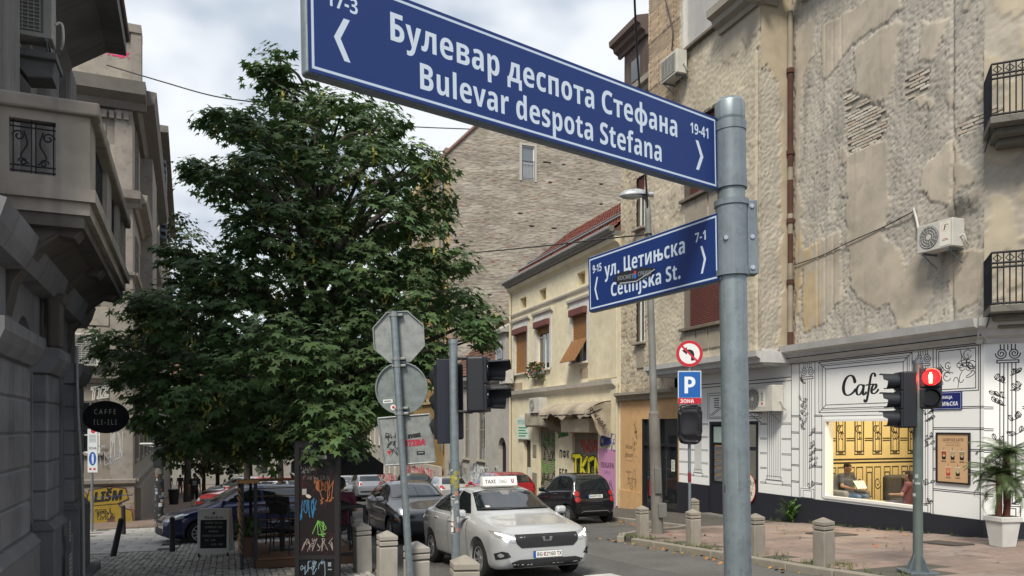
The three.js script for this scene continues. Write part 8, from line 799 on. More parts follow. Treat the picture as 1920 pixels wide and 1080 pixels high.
{ // street lamp
  const b = onG(1233, 1000, RP), o = thing('street_lamp', 'tall street lamp with oval lamp head before the old corner house', 'street lamp', [b.x, gyAt(b.x, b.z) + RP, b.z], 0), d = b.d, H = (py) => hAt(py, d, o.position.y); o.rotation.z = 0.03;
  const old = M([0.32, 0.33, 0.32], { rough: 0.7, metal: 0.2, t: 'dirt', bump: 0.003 }); mesh('pole', [CY(0.07, 0.09, H(400) - H(780), 0, (H(400) + H(780)) / 2, 0), CY(0.055, 0.07, H(375) - H(400), 0, (H(375) + H(400)) / 2, 0)], old, o); mesh('lower_pole', [CY(0.125, 0.14, H(775), 0, H(775) / 2, 0), CY(0.09, 0.125, 0.06, 0, H(773), 0)], M([0.26, 0.245, 0.22], { rough: 0.8, t: 'dirt', bump: 0.004 }), o);
  mesh('service_box', [RB(0.16, 0.6, 0.1, 0.015, 0.02, H(885) - 0.2, 0.13), RB(0.2, 0.34, 0.2, 0.02, 0.1, 0.55, 0.1)], M([0.2, 0.2, 0.19], { rough: 0.7, t: 'dirt' }), o); const head = part('lamp_head', o); head.position.set(-0.3, H(366), 0); mesh('hood', [new THREE.SphereGeometry(1, 28, 14, 0, 6.3, 0, Math.PI / 2).scale(0.36, 0.16, 0.17), CY(0.06, 0.06, 0.2, 0.34, 0.02, 0, 0, 0, Math.PI / 2)], M([0.5, 0.54, 0.57], { rough: 0.4, metal: 0.2, t: 'steel' }), head); mesh('glass', [new THREE.SphereGeometry(1, 24, 8, 0, 6.3, Math.PI / 2, Math.PI / 2).scale(0.27, 0.09, 0.14).translate(-0.07, 0, 0)], M([0.4, 0.42, 0.42], { rough: 0.15, clearcoat: 1 }), head); mesh('arm', [TU([[0, H(400), 0], [-0.01, H(378), 0], [-0.1, H(366), 0], [-0.2, H(364), 0]], 0.045, 16, 8)], old, o); mesh('cable_ties', [440, 446, 452].map((py) => CY(0.082, 0.082, 0.05, 0, H(py), 0)), MT.iron, o);
  const wire = (label, pts, r) => tag(mesh('overhead_wire', [TU(pts.map(([px, py, dd]) => at(px, py, dd)), r, 80, 5)], MT.black), label, 'wire', 'overhead wires'); wire('black wire sagging from the street lamp to the left across the gable', [[1214, 440, 17.9], [1150, 446, 18.5], [1050, 458, 20], [950, 468, 22], [860, 476, 24], [700, 486, 30]], 0.018); wire('black wire dropping from above onto the street lamp', [[1188, -40, 16], [1194, 90, 16.8], [1206, 260, 17.4], [1216, 420, 17.95]], 0.026); wire('thin wire from the left-hand roof into the tree', [[200, 122, 24], [300, 152, 24], [400, 180, 24], [480, 192, 24]], 0.022); wire('thin wire between the tree and the blank gable', [[690, 232, 45], [780, 238, 48], [880, 242, 52]], 0.035);
}
{ // parking sign
  const g = onG(1294, 1018, RP), d = g.d + 0.6, x = (1294 - 960) / F * d, o = postAt('parking_sign', 'pole with no left turn disc and blue parking sign above a black bag', 'traffic sign', x, -d, RP, 0.004), H = (py) => hAt(py, d, o.position.y), k = d / F; o.rotation.y = -0.05;
  mesh('pole', [CY(0.032, 0.032, H(640), 0, H(640) / 2, -0.04)], MT.galv, o); mesh('round_sign', [CY(25 * k, 25 * k, 0.02, 0, H(663), 0, Math.PI / 2, 0, 0, 40)], MT.alu, o); print('no_left_turn_face', 50 * k, 50 * k, printed(256, 256, (c) => { c.clearRect(0, 0, 256, 256); c.fillStyle = '#b8202e'; c.beginPath(); c.arc(128, 128, 126, 0, 7); c.fill(); c.fillStyle = '#d9dcdd'; c.beginPath(); c.arc(128, 128, 98, 0, 7); c.fill(); c.strokeStyle = '#15161a'; c.lineWidth = 30; c.beginPath(); c.moveTo(158, 196); c.lineTo(158, 140); c.quadraticCurveTo(158, 104, 124, 104); c.lineTo(96, 104); c.stroke(); c.fillStyle = '#15161a'; c.beginPath(); c.moveTo(58, 100); c.lineTo(104, 66); c.lineTo(104, 140); c.fill(); c.strokeStyle = '#b8202e'; c.lineWidth = 20; c.beginPath(); c.moveTo(58, 58); c.lineTo(198, 198); c.stroke(); }, { alpha: true, rough: 0.35 }), o, 0, H(663), 0.012);
  mesh('parking_plate', [RB(44 * k, H(695) - H(757), 0.02, 0.005, 0, (H(695) + H(757)) / 2, 0)], MT.alu, o); print('parking_face', 43 * k, H(696) - H(757), printed(256, 360, (c) => { c.fillStyle = '#c9d0d6'; c.fillRect(0, 0, 256, 360); c.fillStyle = '#1a5ba8'; c.fillRect(8, 8, 240, 286); c.fillStyle = '#d9e0e4'; c.font = 'bold 260px sans-serif'; c.fillText('P', 48, 246, 170); c.fillStyle = '#b5202e'; c.fillRect(0, 296, 256, 64); c.fillStyle = '#e2e2e0'; c.font = 'bold 56px sans-serif'; c.fillText('ЗОНА', 22, 350, 200); }, { rough: 0.35 }), o, 0, (H(696) + H(757)) / 2, 0.012);
  const r = rng(6), bag = new THREE.SphereGeometry(1, 36, 28), p = bag.attributes.position; for (let i = 0; i < p.count; i++) { const X = p.getX(i), Y = p.getY(i), Z = p.getZ(i), sq = (v) => Math.sign(v) * Math.pow(Math.abs(v), 0.4), n = fbm3(X * 2.2 + 4, Y * 2.2, Z * 2.2, 3); p.setXYZ(i, sq(X) * 22.5 * k * (1 + 0.05 * n), sq(Y) * 35 * k * (1 + 0.04 * n) + (Y < -0.5 ? -0.05 * (1 - Math.abs(X)) : 0), sq(Z) * 0.07 + 0.05 * n); } bag.computeVertexNormals(); mesh('black_bag', [bag.translate(0, H(794), 0.005)], M([0.012, 0.012, 0.016], { rough: 0.32 }), o); mesh('red_sticker', [CY(0.036, 0.036, 0.2, 0, H(895), -0.04)], M([0.3, 0.02, 0.05], { rough: 0.5, t: 'dirt' }), o);
}
{ // potted palm and wall weed
  const b = onG(1880, 1024, RP), o = thing('potted_palm', 'artificial palm with red brown stems in a tapered white pot', 'potted plant', [b.x, gyAt(b.x, b.z) + RP, b.z], 0.2), r = rng(21); mesh('pot', [place((() => { const g = new THREE.CylinderGeometry(0.28, 0.2, 0.52, 4, 1).toNonIndexed(); g.computeVertexNormals(); return g; })(), 0, 0.26, 0, 0, Math.PI / 4), RB(0.44, 0.1, 0.44, 0.02, 0, 0.5, 0)], MT.white, o); mesh('soil', [B(0.36, 0.02, 0.36, 0, 0.545, 0)], M([0.03, 0.02, 0.015]), o);
  const st = [[-0.08, 0, 0.0, 0.85], [0.04, 0, 0.05, 1.2], [0.1, 0, -0.05, 0.6]], stems = [], fr = []; for (const [x, , z, h] of st) { stems.push(TU([[x, 0.5, z], [x * 1.2 + 0.02, 0.5 + h * 0.5, z], [x * 1.1, 0.5 + h, z]], 0.05, 12, 7)); for (let k = 0; k < 26; k++) { const a = k * 2.4 + r(), el = 1.2 - (k / 26) * 1.7 + 0.2 * r(), len = 0.52 + 0.2 * r(), pts = []; for (let i = 0; i <= 6; i++) { const u = i / 6, e = el - u * u * 1.5; pts.push(new THREE.Vector3(x * 1.1 + Math.cos(a) * len * u * Math.cos(e * 0.6), 0.5 + h + len * (Math.sin(el) * u - 0.55 * u * u), z + Math.sin(a) * len * u * Math.cos(e * 0.6))); } for (let i = 1; i <= 6; i++) for (const q of [-1, 1]) for (let v = 0; v < 4; v++) { const p0 = pts[i - 1].clone().lerp(pts[i], v / 4), dir = pts[i].clone().sub(pts[i - 1]).normalize(), sd = new THREE.Vector3(-Math.sin(a), 0, Math.cos(a)).multiplyScalar(q), l = 0.2 * (1.15 - i / 7), tip = p0.clone().addScaledVector(sd, l).addScaledVector(dir, l * 0.75); tip.y -= l * 0.35; const w = dir.clone().multiplyScalar(0.011), g = new THREE.BufferGeometry(); g.setAttribute('position', new THREE.Float32BufferAttribute([...p0.clone().sub(w).toArray(), ...p0.clone().add(w).toArray(), ...tip.toArray()], 3)); g.computeVertexNormals(); fr.push(g); } } } mesh('stem', stems, M([0.17, 0.05, 0.03], { rough: 0.9, t: 'dirt', bump: 0.01 }), o); mesh('fronds', fr, new THREE.MeshPhysicalMaterial({ color: lin([0.09, 0.14, 0.05]), roughness: 0.5, transmission: 0.2, thickness: 0, side: THREE.DoubleSide }), o, 'stuff');
  const wd = toHouse(rw(1488, 0)[0], 0, 0.12), w = thing('wall_weed', 'green weed growing at the foot of the dark cafe plinth', 'plant', [wd[0], gyAt(wd[0], wd[2]) + RP, wd[2]], 0), lf = [], sm = []; for (let k = 0; k < 26; k++) { const a = r() * 6.3, h = 0.25 + 0.55 * r(), reach = 0.2 + 0.28 * r(), pts = [[0, 0.02, 0], [Math.cos(a) * reach * 0.4, h * 0.7, Math.sin(a) * reach * 0.25 + 0.05], [Math.cos(a) * reach, h, Math.abs(Math.sin(a)) * reach * 0.7 + 0.05]]; sm.push(TU(pts, 0.007, 6, 4)); const c = new THREE.CatmullRomCurve3(pts.map(V3)); for (let i = 2; i < 10; i++) for (const q of [-1, 1]) { const p = c.getPoint(i / 10), g = simpleLeaf.clone().scale(0.05, 0.09, 0.11); lf.push(place(g, 0, 0, 0, 0.3 + 0.4 * r(), a + q * 1.2 + Math.PI / 2 * 0, 0).translate(p.x, p.y, p.z)); } } mesh('stems', sm, M([0.06, 0.08, 0.03]), w); mesh('leaves', lf, new THREE.MeshPhysicalMaterial({ color: lin([0.1, 0.22, 0.05]), roughness: 0.5, transmission: 0.25, thickness: 0, side: THREE.DoubleSide }), w, 'stuff');
}
// ---------- terrace ----------
const chairM = MT.black;
function chair(label, s, t, turn, lift) { const o = thing('cafe_chair', label, 'chair', onStreet(s, t, lift), turn, 'black terrace chairs'); for (const [x, z] of [[-0.19, 0.19], [0.19, 0.19]]) mesh('leg', [bar([x, 0, z * 1.12], [x * 0.92, 0.46, z], 0.014)], chairM, o); for (const x of [-0.19, 0.19]) mesh('rear_leg', [TU([[x, 0, -0.24], [x * 0.95, 0.46, -0.19], [x * 0.95, 0.92, -0.25]], 0.014, 12, 6)], chairM, o); mesh('seat', [RB(0.42, 0.035, 0.42, 0.015, 0, 0.47, 0)], chairM, o); mesh('backrest', [TU([[-0.18, 0.9, -0.25], [0, 0.96, -0.27], [0.18, 0.9, -0.25]], 0.018), RB(0.36, 0.14, 0.02, 0.008, 0, 0.84, -0.245), bar([-0.18, 0.52, -0.2], [0.18, 0.8, -0.24], 0.01), bar([0.18, 0.52, -0.2], [-0.18, 0.8, -0.24], 0.01)], chairM, o); return o; }
{
  const F0 = 13.8, F1 = 17.2, TA = 0.42, TB = 2.3, dk = thing('terrace_deck', 'low wooden terrace deck of the cafe on the pavement', 'deck', onStreet((F0 + F1) / 2, (TA + TB) / 2, LP), TH), L = F1 - F0, W = TB - TA, tl = -Math.atan(SLOPE); dk.rotation.set(0, 0, 0); dk.quaternion.copy(slopeQ);
  for (let k = 0; k < 14; k++) mesh('plank', [RB(W, 0.03, L / 14 - 0.012, 0.005, 0, 0.15, -L / 2 + (k + 0.5) * L / 14, 0, 0, 0, 1)], MT.woodDeck, dk); mesh('skirt', [B(W, 0.13, 0.04, 0, 0.065, L / 2), B(0.04, 0.13, L, -W / 2, 0.065, 0), B(0.04, 0.13, L, W / 2, 0.065, 0)], MT.woodDark, dk);
  const fe = thing('terrace_fence', 'wooden slat screen with orange top board at the left end of the terrace', 'fence', onStreet((F0 + F1) / 2, TA, LP), 0); fe.quaternion.copy(slopeQ);
  for (const z of [-L / 2 + 0.03, L / 2 - 0.03]) mesh('post', [B(0.06, 1.5, 0.06, 0, 0.75, z), B(0.06, 1.5, 0.06, -0.22, 0.75, z)], MT.iron, fe); mesh('post', [B(0.06, 1.5, 0.06, 1.0, 0.75, -L / 2 + 0.03)], MT.iron, fe); for (let k = 0; k < 10; k++) mesh('slat', [B(0.025, 0.11, L, -0.24, 0.3 + k * 0.115, 0, 0, 0, 0.5)], MT.woodOrange, fe); mesh('top_board', [RB(0.34, 0.06, L + 0.06, 0.008, -0.11, 1.5, 0)], MT.woodOrange, fe); mesh('top_board', [RB(1.9, 0.06, 0.14, 0.008, 1.0, 1.5, -L / 2 + 0.03)], MT.woodOrange, fe); for (let k = 0; k < 7; k++) mesh('rail', [bar([0, 0.3 + k * 0.17, -L / 2 + 0.03], [1.9, 0.3 + k * 0.17, -L / 2 + 0.03], 0.012)], MT.woodOrange, fe); mesh('planter', [B(0.28, 0.34, L - 0.2, -0.11, 0.36, 0)], MT.woodDark, fe); { const r = rng(14), g = []; for (let i = 0; i < 420; i++) g.push(place(new THREE.PlaneGeometry(0.05, 0.07), -0.11 + (r() - 0.5) * 0.4, 0.55 + r() * 0.2, (r() - 0.5) * (L - 0.2), r() * 3, r() * 6, 0)); mesh('planter_greenery', g, M([0.05, 0.085, 0.03]), fe, 'stuff'); }
  const ra = thing('terrace_railing', 'black metal railing frame at the right end of the terrace', 'railing', onStreet((F0 + F1) / 2, TB, LP), 0); ra.quaternion.copy(slopeQ); for (const z of [-L / 2 + 0.04, 0, L / 2 - 0.02]) mesh('post', [B(0.05, 1.0, 0.05, 0, 0.5, z)], MT.iron, ra); mesh('top_rail', [B(0.05, 0.05, L, 0, 1.0, 0), B(0.05, 0.05, L, 0, 0.16, 0), B(0.7, 0.05, 0.05, -0.36, 1.0, L / 2 - 0.02), B(0.7, 0.05, 0.05, -0.36, 0.16, L / 2 - 0.02)], MT.iron, ra); mesh('glass', [B(0.008, 0.78, L - 0.1, 0, 0.58, 0)], MT.pane, ra);
  chair('black cafe chair at the near left corner of the terrace', 14.4, 0.95, TH + 2.6, LP + 0.165); chair('black cafe chair against the back rail of the terrace', 16.3, 0.95, TH + 0.3, LP + 0.165); chair('black cafe chair under the person in the maroon shirt', 14.6, 1.98, TH + 2.9, LP + 0.165);
  const tb = thing('cafe_table', 'small black cafe table inside the terrace fence', 'table', onStreet(15.3, 0.95, LP + 0.165), TH); mesh('table_top', [RB(0.6, 0.03, 0.6, 0.01, 0, 0.74, 0)], chairM, tb); mesh('column', [B(0.09, 0.72, 0.09, 0, 0.37, 0)], chairM, tb); mesh('foot', [RB(0.42, 0.03, 0.42, 0.008, 0, 0.02, 0)], chairM, tb);
  const c2 = thing('menu_stand', 'dark card stand on the terrace table', 'menu stand', onStreet(15.3, 0.95, LP + 0.92), TH + 0.4); mesh('card', [RB(0.3, 0.26, 0.03, 0.01, 0, 0.13, 0, -0.15), RB(0.32, 0.02, 0.14, 0.006, 0, 0.01, 0)], MT.blackMatte, c2);
  // totem
  const tp = onG(596, 1085, LP), to = thing('poster_totem', 'tall dark advertising totem covered with scribbled graffiti', 'totem', [tp.x, gyAt(tp.x, tp.z) + LP, tp.z], 0.06), k = tp.d / F, tw = 82 * k, th = 2.12; mesh('frame', [B(0.07, th, 0.16, -tw / 2 + 0.035, th / 2, 0), B(0.07, th, 0.16, tw / 2 - 0.035, th / 2, 0), B(tw - 0.14, 0.1, 0.16, 0, th - 0.05, 0), B(tw - 0.14, 0.08, 0.15, 0, 1.78, 0), B(tw - 0.14, 0.06, 0.15, 0, 0.34, 0)], MT.blackMatte, to); mesh('backing', [B(tw - 0.1, th - 0.04, 0.09, 0, th / 2, 0)], MT.blackMatte, to); print('panel_face', tw - 0.14, 1.4, printed(560, 1240, (g, a, b) => { g.fillStyle = '#1a1012'; g.fillRect(0, 0, a, b); const r = rng(19); g.strokeStyle = '#5a231c'; g.lineWidth = 7; for (let i = 0; i < 44; i++) { g.beginPath(); const x = r() * a, y = r() < 0.6 ? r() * b * 0.42 : b * (0.75 + 0.25 * r()); g.moveTo(x, y); g.lineTo(x + (r() - 0.5) * 300, y + (r() - 0.5) * 200); g.stroke(); } tagPaint(g, 250, 200, 280, 300, '#b06a3e', 11, 41, 5); tagPaint(g, 20, 470, 240, 260, '#2f78a6', 12, 42, 5); tagPaint(g, 200, 760, 260, 200, '#6fae52', 11, 43, 3); tagPaint(g, 40, 990, 480, 190, '#9b8f8c', 9, 44, 6); tagPaint(g, 30, 30, 220, 90, '#8f8a88', 7, 45, 4); tagPaint(g, 60, 150, 420, 60, '#6d6663', 5, 46, 8); g.fillStyle = '#a9a5a0'; g.fillRect(40, 330, 70, 80); g.fillStyle = '#c8c2ba'; g.beginPath(); g.ellipse(140, 430, 44, 24, 0.3, 0, 7); g.fill(); }, { rough: 0.4 }), to, 0, 1.06, 0.05); print('panel_face', tw - 0.14, 0.28, printed(560, 220, (g, a, b) => { g.fillStyle = '#0e0e12'; g.fillRect(0, 0, a, b); tagPaint(g, 40, 20, 360, 180, '#7f96a6', 12, 47, 4); g.fillStyle = '#8a8f94'; g.fillRect(450, 40, 50, 50); g.fillRect(450, 120, 60, 14); }, { rough: 0.4 }), to, 0, 0.17, 0.05); print('panel_face', tw - 0.14, 0.2, printed(560, 160, (g, a, b) => { g.fillStyle = '#101114'; g.fillRect(0, 0, a, b); g.fillStyle = '#2a2c2f'; for (let i = 0; i < 9; i++) g.fillRect(110, 60 + i * 42, 330 - (i % 3) * 60, 8); g.fillStyle = '#101114'; g.fillRect(0, 0, a, b); tagPaint(g, 120, 10, 330, 70, '#5f6062', 6, 48, 5); g.fillStyle = '#a6a79f'; g.fillRect(190, 100, 240, 46); }, { rough: 0.4 }), to, 0, 1.925, 0.05);
  // parasol
  const pp = onStreet(15.1, 1.95, LP + 0.16), pa = thing('parasol', 'black square parasol over the terrace under the maple', 'parasol', pp, TH); const hw = 0.78, eav = 1.66; mesh('pole', [CY(0.035, 0.035, 2.3, 0, 1.15, 0)], MT.iron, pa); { const v = [[-hw, eav, -hw], [hw, eav, -hw], [hw, eav, hw], [-hw, eav, hw]], g = new THREE.BufferGeometry(), ps = [], top = [0, 2.3, 0]; v.forEach((a, i) => { const b = v[(i + 1) % 4]; ps.push(...a, ...top, ...b, ...a, ...b, b[0], b[1] - 0.2, b[2], ...a, b[0], b[1] - 0.2, b[2], a[0], a[1] - 0.2, a[2]); }); g.setAttribute('position', new THREE.Float32BufferAttribute(ps, 3)); g.computeVertexNormals(); mesh('canopy', [g], M([0.012, 0.012, 0.014], { rough: 0.9, t: 'cloth' }), pa); for (const a of v) mesh('rib', [bar([0, 2.27, 0], [a[0] * 0.98, a[1] - 0.02, a[2] * 0.98], 0.012)], MT.iron, pa); }
  // chalkboard
  const cb = onG(400, 1043, LP), ch = thing('chalkboard_sign', 'white framed pavement board with chalk menu beside the terrace', 'sandwich board', [cb.x, gyAt(cb.x, cb.z) + LP, cb.z], 0.12), cw = 0.62, hh = 0.92; const bd = part('board', ch); bd.rotation.x = -0.06; mesh('frame', [B(0.04, hh, 0.03, -cw / 2 + 0.02, hh / 2 + 0.03, 0), B(0.04, hh, 0.03, cw / 2 - 0.02, hh / 2 + 0.03, 0), B(cw - 0.08, 0.1, 0.03, 0, 0.1, 0), B(cw - 0.08, 0.24, 0.03, 0, hh - 0.09, 0)], MT.whitePaint, bd); print('print', cw - 0.02, hh - 0.02, printed(600, 900, (g) => { g.fillStyle = '#d2d3cf'; g.fillRect(0, 0, 600, 900); g.fillStyle = '#12181a'; g.fillRect(46, 210, 510, 570); g.fillStyle = '#101f18'; const star = (x, y, r) => { g.beginPath(); for (let i = 0; i < 10; i++) { const q = i % 2 ? r * 0.4 : r, a = -Math.PI / 2 + i * Math.PI / 5; g.lineTo(x + q * Math.cos(a), y + q * Math.sin(a)); } g.fill(); }; star(300, 78, 44); g.font = 'bold 76px serif'; g.textAlign = 'center'; g.fillText('Heineken', 300, 188, 380); g.fillStyle = '#a8aaa6'; g.font = '52px sans-serif'; ['COFFEE TO GO', 'ESPRESSO 200', 'POMERI', 'TOČENI HEINEKEN', '0.5 - 350', '0.33 - 260'].forEach((l, i) => g.fillText(l, 300 + (i > 3 ? (i - 4) * 130 - 60 : 0), 290 + i * 86, 460)); }), bd, 0, hh / 2 + 0.03, 0.018); mesh('back_board', [B(cw, hh, 0.02, 0, hh / 2 + 0.03, -0.3, 0.2)], MT.whitePaint, ch); mesh('foot', [B(0.03, 0.08, 0.05, -cw / 2 + 0.03, 0.03, 0), B(0.03, 0.08, 0.05, cw / 2 - 0.03, 0.03, 0)], MT.black, ch);
}
{ // left street furniture
  const z = onG(171, 997, LP), o = thing('zone_sign', 'blue and white parking zone sign on a thin pole beside the graffiti plinth', 'traffic sign', [z.x, gyAt(z.x, z.z) + LP, z.z], 0), H = (py) => hAt(py, z.d, o.position.y), k = z.d / F; mesh('pole', [CY(0.04, 0.04, H(806), 0, H(806) / 2, -0.05)], MT.galv, o); mesh('plate', [B(19 * k, H(804) - H(886), 0.02, 3 * k, (H(804) + H(886)) / 2, 0)], MT.alu, o); print('face', 18.4 * k, H(804.5) - H(885.5), printed(160, 700, (g) => { g.fillStyle = '#c3cbd0'; g.fillRect(0, 0, 160, 700); g.fillStyle = '#b33a3a'; g.beginPath(); g.arc(90, 30, 40, 0, 7); g.fill(); g.fillStyle = '#555b60'; for (let i = 0; i < 6; i++) g.fillRect(24, 96 + i * 22, 112, 8); g.fillStyle = '#222a30'; g.font = 'bold 56px sans-serif'; g.fillText('ЗОНА', 14, 330, 132); g.fillStyle = '#1f4fa0'; g.beginPath(); g.ellipse(80, 480, 60, 110, 0, 0, 7); g.fill(); g.fillStyle = '#c8d4de'; g.beginPath(); g.arc(82, 420, 16, 0, 7); g.fill(); g.fillRect(66, 440, 32, 80); g.fillRect(70, 520, 10, 40); g.fillRect(86, 520, 10, 40); g.fillStyle = '#a33'; g.fillRect(24, 630, 40, 36); g.fillRect(90, 630, 40, 36); }), o, 3 * k, (H(804.5) + H(885.5)) / 2, 0.012);
  const s = onG(299, 998, LP), p = thing('stickered_mast', 'short mast wrapped in stickers and posters on the left pavement', 'mast', [s.x, gyAt(s.x, s.z) + LP, s.z], 0), G = (py) => hAt(py, s.d, p.position.y); mesh('shaft', [CY(0.11, 0.13, G(858), 0, G(858) / 2, 0)], MT.concreteDark, p); mesh('head_box', [RB(0.26, G(832) - G(876), 0.26, 0.02, 0, (G(832) + G(876)) / 2, 0)], MT.iron, p); mesh('side_arm', [bar([-0.1, G(838), 0], [-0.5, G(833), 0], 0.03), RB(0.42, 0.05, 0.14, 0.02, -0.34, G(832), 0)], MT.white, p); const m = new THREE.Mesh(new THREE.CylinderGeometry(0.122, 0.13, 1.5, 20, 1, true), printed(400, 700, (g) => { g.fillStyle = '#2b2d30'; g.fillRect(0, 0, 400, 700); const r = rng(5); for (let i = 0; i < 90; i++) { g.fillStyle = ['#a9aaa6', '#8b8d8a', '#5b6a7c', '#8a5b46', '#cfcfca', '#3c4650', '#20262c'][(r() * 7) | 0]; g.fillRect(r() * 380, r() * 680, 20 + 60 * r(), 16 + 46 * r()); } })); m.name = 'stickers'; m.position.y = 0.95; p.add(m);
  const bn = at(326, 927, 44), bi = thing('litter_bin', 'black litter bin on the far left pavement', 'bin', [bn.x, gyAt(bn.x, bn.z) + LP, bn.z], 0); mesh('barrel', [new THREE.CylinderGeometry(0.3, 0.24, 0.82, 16).translate(0, 0.41, 0)], MT.black, bi); mesh('lid', [CY(0.33, 0.33, 0.07, 0, 0.85, 0)], MT.black, bi);
  const dsn = at(484, 860, 32), ds = thing('distant_sign', 'sign with two pale plates behind the blue car', 'traffic sign', [dsn.x, gyAt(dsn.x, dsn.z), dsn.z], 0.1); mesh('pole', [CY(0.035, 0.035, 2.7, 0, 1.35, 0)], MT.galv, ds); mesh('plate', [B(0.55, 0.62, 0.02, 0, 2.55, 0.04)], M([0.2, 0.26, 0.32], { rough: 0.6 }), ds);
}
// ---------- people ----------
function sdfMesh(bones, cell, k = 0.025) {
  let lo = [9, 9, 9], hi = [-9, -9, -9]; for (const b of bones) for (const [q, r] of [[b.a, b.ra], [b.b, b.rb]]) for (let i = 0; i < 3; i++) { lo[i] = Math.min(lo[i], q[i] - r - 2 * cell - 0.02); hi[i] = Math.max(hi[i], q[i] + r + 2 * cell + 0.02); }
  const n = [0, 1, 2].map((i) => Math.ceil((hi[i] - lo[i]) / cell) + 1), f = new Float32Array(n[0] * n[1] * n[2]), id = (x, y, z) => x + n[0] * (y + n[1] * z);
  const pre = bones.map((b) => { const d = b.b.map((v, i) => v - b.a[i]); return { ...b, d, l: d[0] ** 2 + d[1] ** 2 + d[2] ** 2 || 1e-9 }; });
  for (let z = 0; z < n[2]; z++) for (let y = 0; y < n[1]; y++) for (let x = 0; x < n[0]; x++) { const p = [lo[0] + x * cell, lo[1] + y * cell, lo[2] + z * cell]; let v = 1; for (const b of pre) { const e = [p[0] - b.a[0], p[1] - b.a[1], p[2] - b.a[2]], t = clamp((e[0] * b.d[0] + e[1] * b.d[1] + e[2] * b.d[2]) / b.l), d = Math.hypot((e[0] - b.d[0] * t) / (b.sx ?? 1), e[1] - b.d[1] * t, (e[2] - b.d[2] * t) / (b.sz ?? 1)) - lerp(b.ra, b.rb, t), h = clamp(0.5 + 0.5 * (v - d) / k); v = lerp(v, d, h) - k * h * (1 - h); } f[id(x, y, z)] = v; }
  const pos = [], idx = [], vid = new Int32Array(f.length).fill(-1), C = [[0, 0, 0], [1, 0, 0], [0, 1, 0], [1, 1, 0], [0, 0, 1], [1, 0, 1], [0, 1, 1], [1, 1, 1]], E = [[0, 1], [2, 3], [4, 5], [6, 7], [0, 2], [1, 3], [4, 6], [5, 7], [0, 4], [1, 5], [2, 6], [3, 7]];
  for (let z = 0; z < n[2] - 1; z++) for (let y = 0; y < n[1] - 1; y++) for (let x = 0; x < n[0] - 1; x++) { const v = C.map((c) => f[id(x + c[0], y + c[1], z + c[2])]); let m = 0, s = [0, 0, 0]; for (const [a, b] of E) if ((v[a] < 0) !== (v[b] < 0)) { const t = v[a] / (v[a] - v[b]); m++; for (let i = 0; i < 3; i++) s[i] += lerp(C[a][i], C[b][i], t); } if (m) { vid[id(x, y, z)] = pos.length / 3; pos.push(lo[0] + (x + s[0] / m) * cell, lo[1] + (y + s[1] / m) * cell, lo[2] + (z + s[2] / m) * cell); } }
  const quad = (a, b, c, d, s) => { if (a < 0 || b < 0 || c < 0 || d < 0) return; s ? idx.push(a, b, c, a, c, d) : idx.push(a, c, b, a, d, c); };
  for (let z = 1; z < n[2] - 1; z++) for (let y = 1; y < n[1] - 1; y++) for (let x = 1; x < n[0] - 1; x++) { const v = f[id(x, y, z)] < 0; if (v !== f[id(x + 1, y, z)] < 0) quad(vid[id(x, y - 1, z - 1)], vid[id(x, y, z - 1)], vid[id(x, y, z)], vid[id(x, y - 1, z)], v); if (v !== f[id(x, y + 1, z)] < 0) quad(vid[id(x - 1, y, z - 1)], vid[id(x - 1, y, z)], vid[id(x, y, z)], vid[id(x, y, z - 1)], v); if (v !== f[id(x, y, z + 1)] < 0) quad(vid[id(x - 1, y - 1, z)], vid[id(x, y - 1, z)], vid[id(x, y, z)], vid[id(x - 1, y, z)], v); }
  const g = new THREE.BufferGeometry(); g.setAttribute('position', new THREE.Float32BufferAttribute(pos, 3)); g.setIndex(idx); g.computeVertexNormals(); return g;
}
// the figure looks along +z, its right hand at -x; joints in metres above the ground
const POSES = {
  walk: { pel: [0, 0.94, 0], chest: [0, 1.32, 0.02], neck: [0, 1.5, 0.03], head: [0, 1.63, 0.05], sh: [[-0.19, 1.42, 0.01], [0.19, 1.42, 0.01]], el: [[-0.25, 1.14, -0.06], [0.26, 1.14, 0.04]], wr: [[-0.26, 0.9, 0.02], [0.28, 0.9, 0.14]], hip: [[-0.09, 0.9, 0], [0.09, 0.9, 0]], kn: [[-0.1, 0.5, 0.1], [0.1, 0.48, -0.04]], an: [[-0.1, 0.1, 0.14], [0.1, 0.14, -0.26]], toe: [[-0.11, 0.04, 0.29], [0.11, 0.05, -0.14]] },
  stand: { pel: [0, 0.94, 0], chest: [0, 1.32, 0], neck: [0, 1.5, 0], head: [0, 1.63, 0.02], sh: [[-0.19, 1.42, 0], [0.19, 1.42, 0]], el: [[-0.25, 1.13, -0.02], [0.25, 1.13, -0.02]], wr: [[-0.26, 0.88, 0.06], [0.26, 0.9, 0.08]], hip: [[-0.09, 0.9, 0], [0.09, 0.9, 0]], kn: [[-0.1, 0.5, 0.02], [0.1, 0.5, 0.02]], an: [[-0.1, 0.1, 0], [0.1, 0.1, 0.03]], toe: [[-0.12, 0.04, 0.15], [0.12, 0.04, 0.18]] },
  sit: { pel: [0, 0.54, -0.02], chest: [0, 0.92, -0.1], neck: [0, 1.11, -0.08], head: [0, 1.24, -0.04], sh: [[-0.19, 1.03, -0.1], [0.19, 1.03, -0.1]], el: [[-0.25, 0.78, 0.02], [0.25, 0.78, 0.02]], wr: [[-0.2, 0.74, 0.26], [0.18, 0.76, 0.27]], hip: [[-0.09, 0.52, 0.02], [0.09, 0.52, 0.02]], kn: [[-0.12, 0.52, 0.44], [0.12, 0.52, 0.44]], an: [[-0.12, 0.1, 0.5], [0.12, 0.1, 0.5]], toe: [[-0.13, 0.04, 0.65], [0.13, 0.04, 0.65]] },
};
const figCache = {};
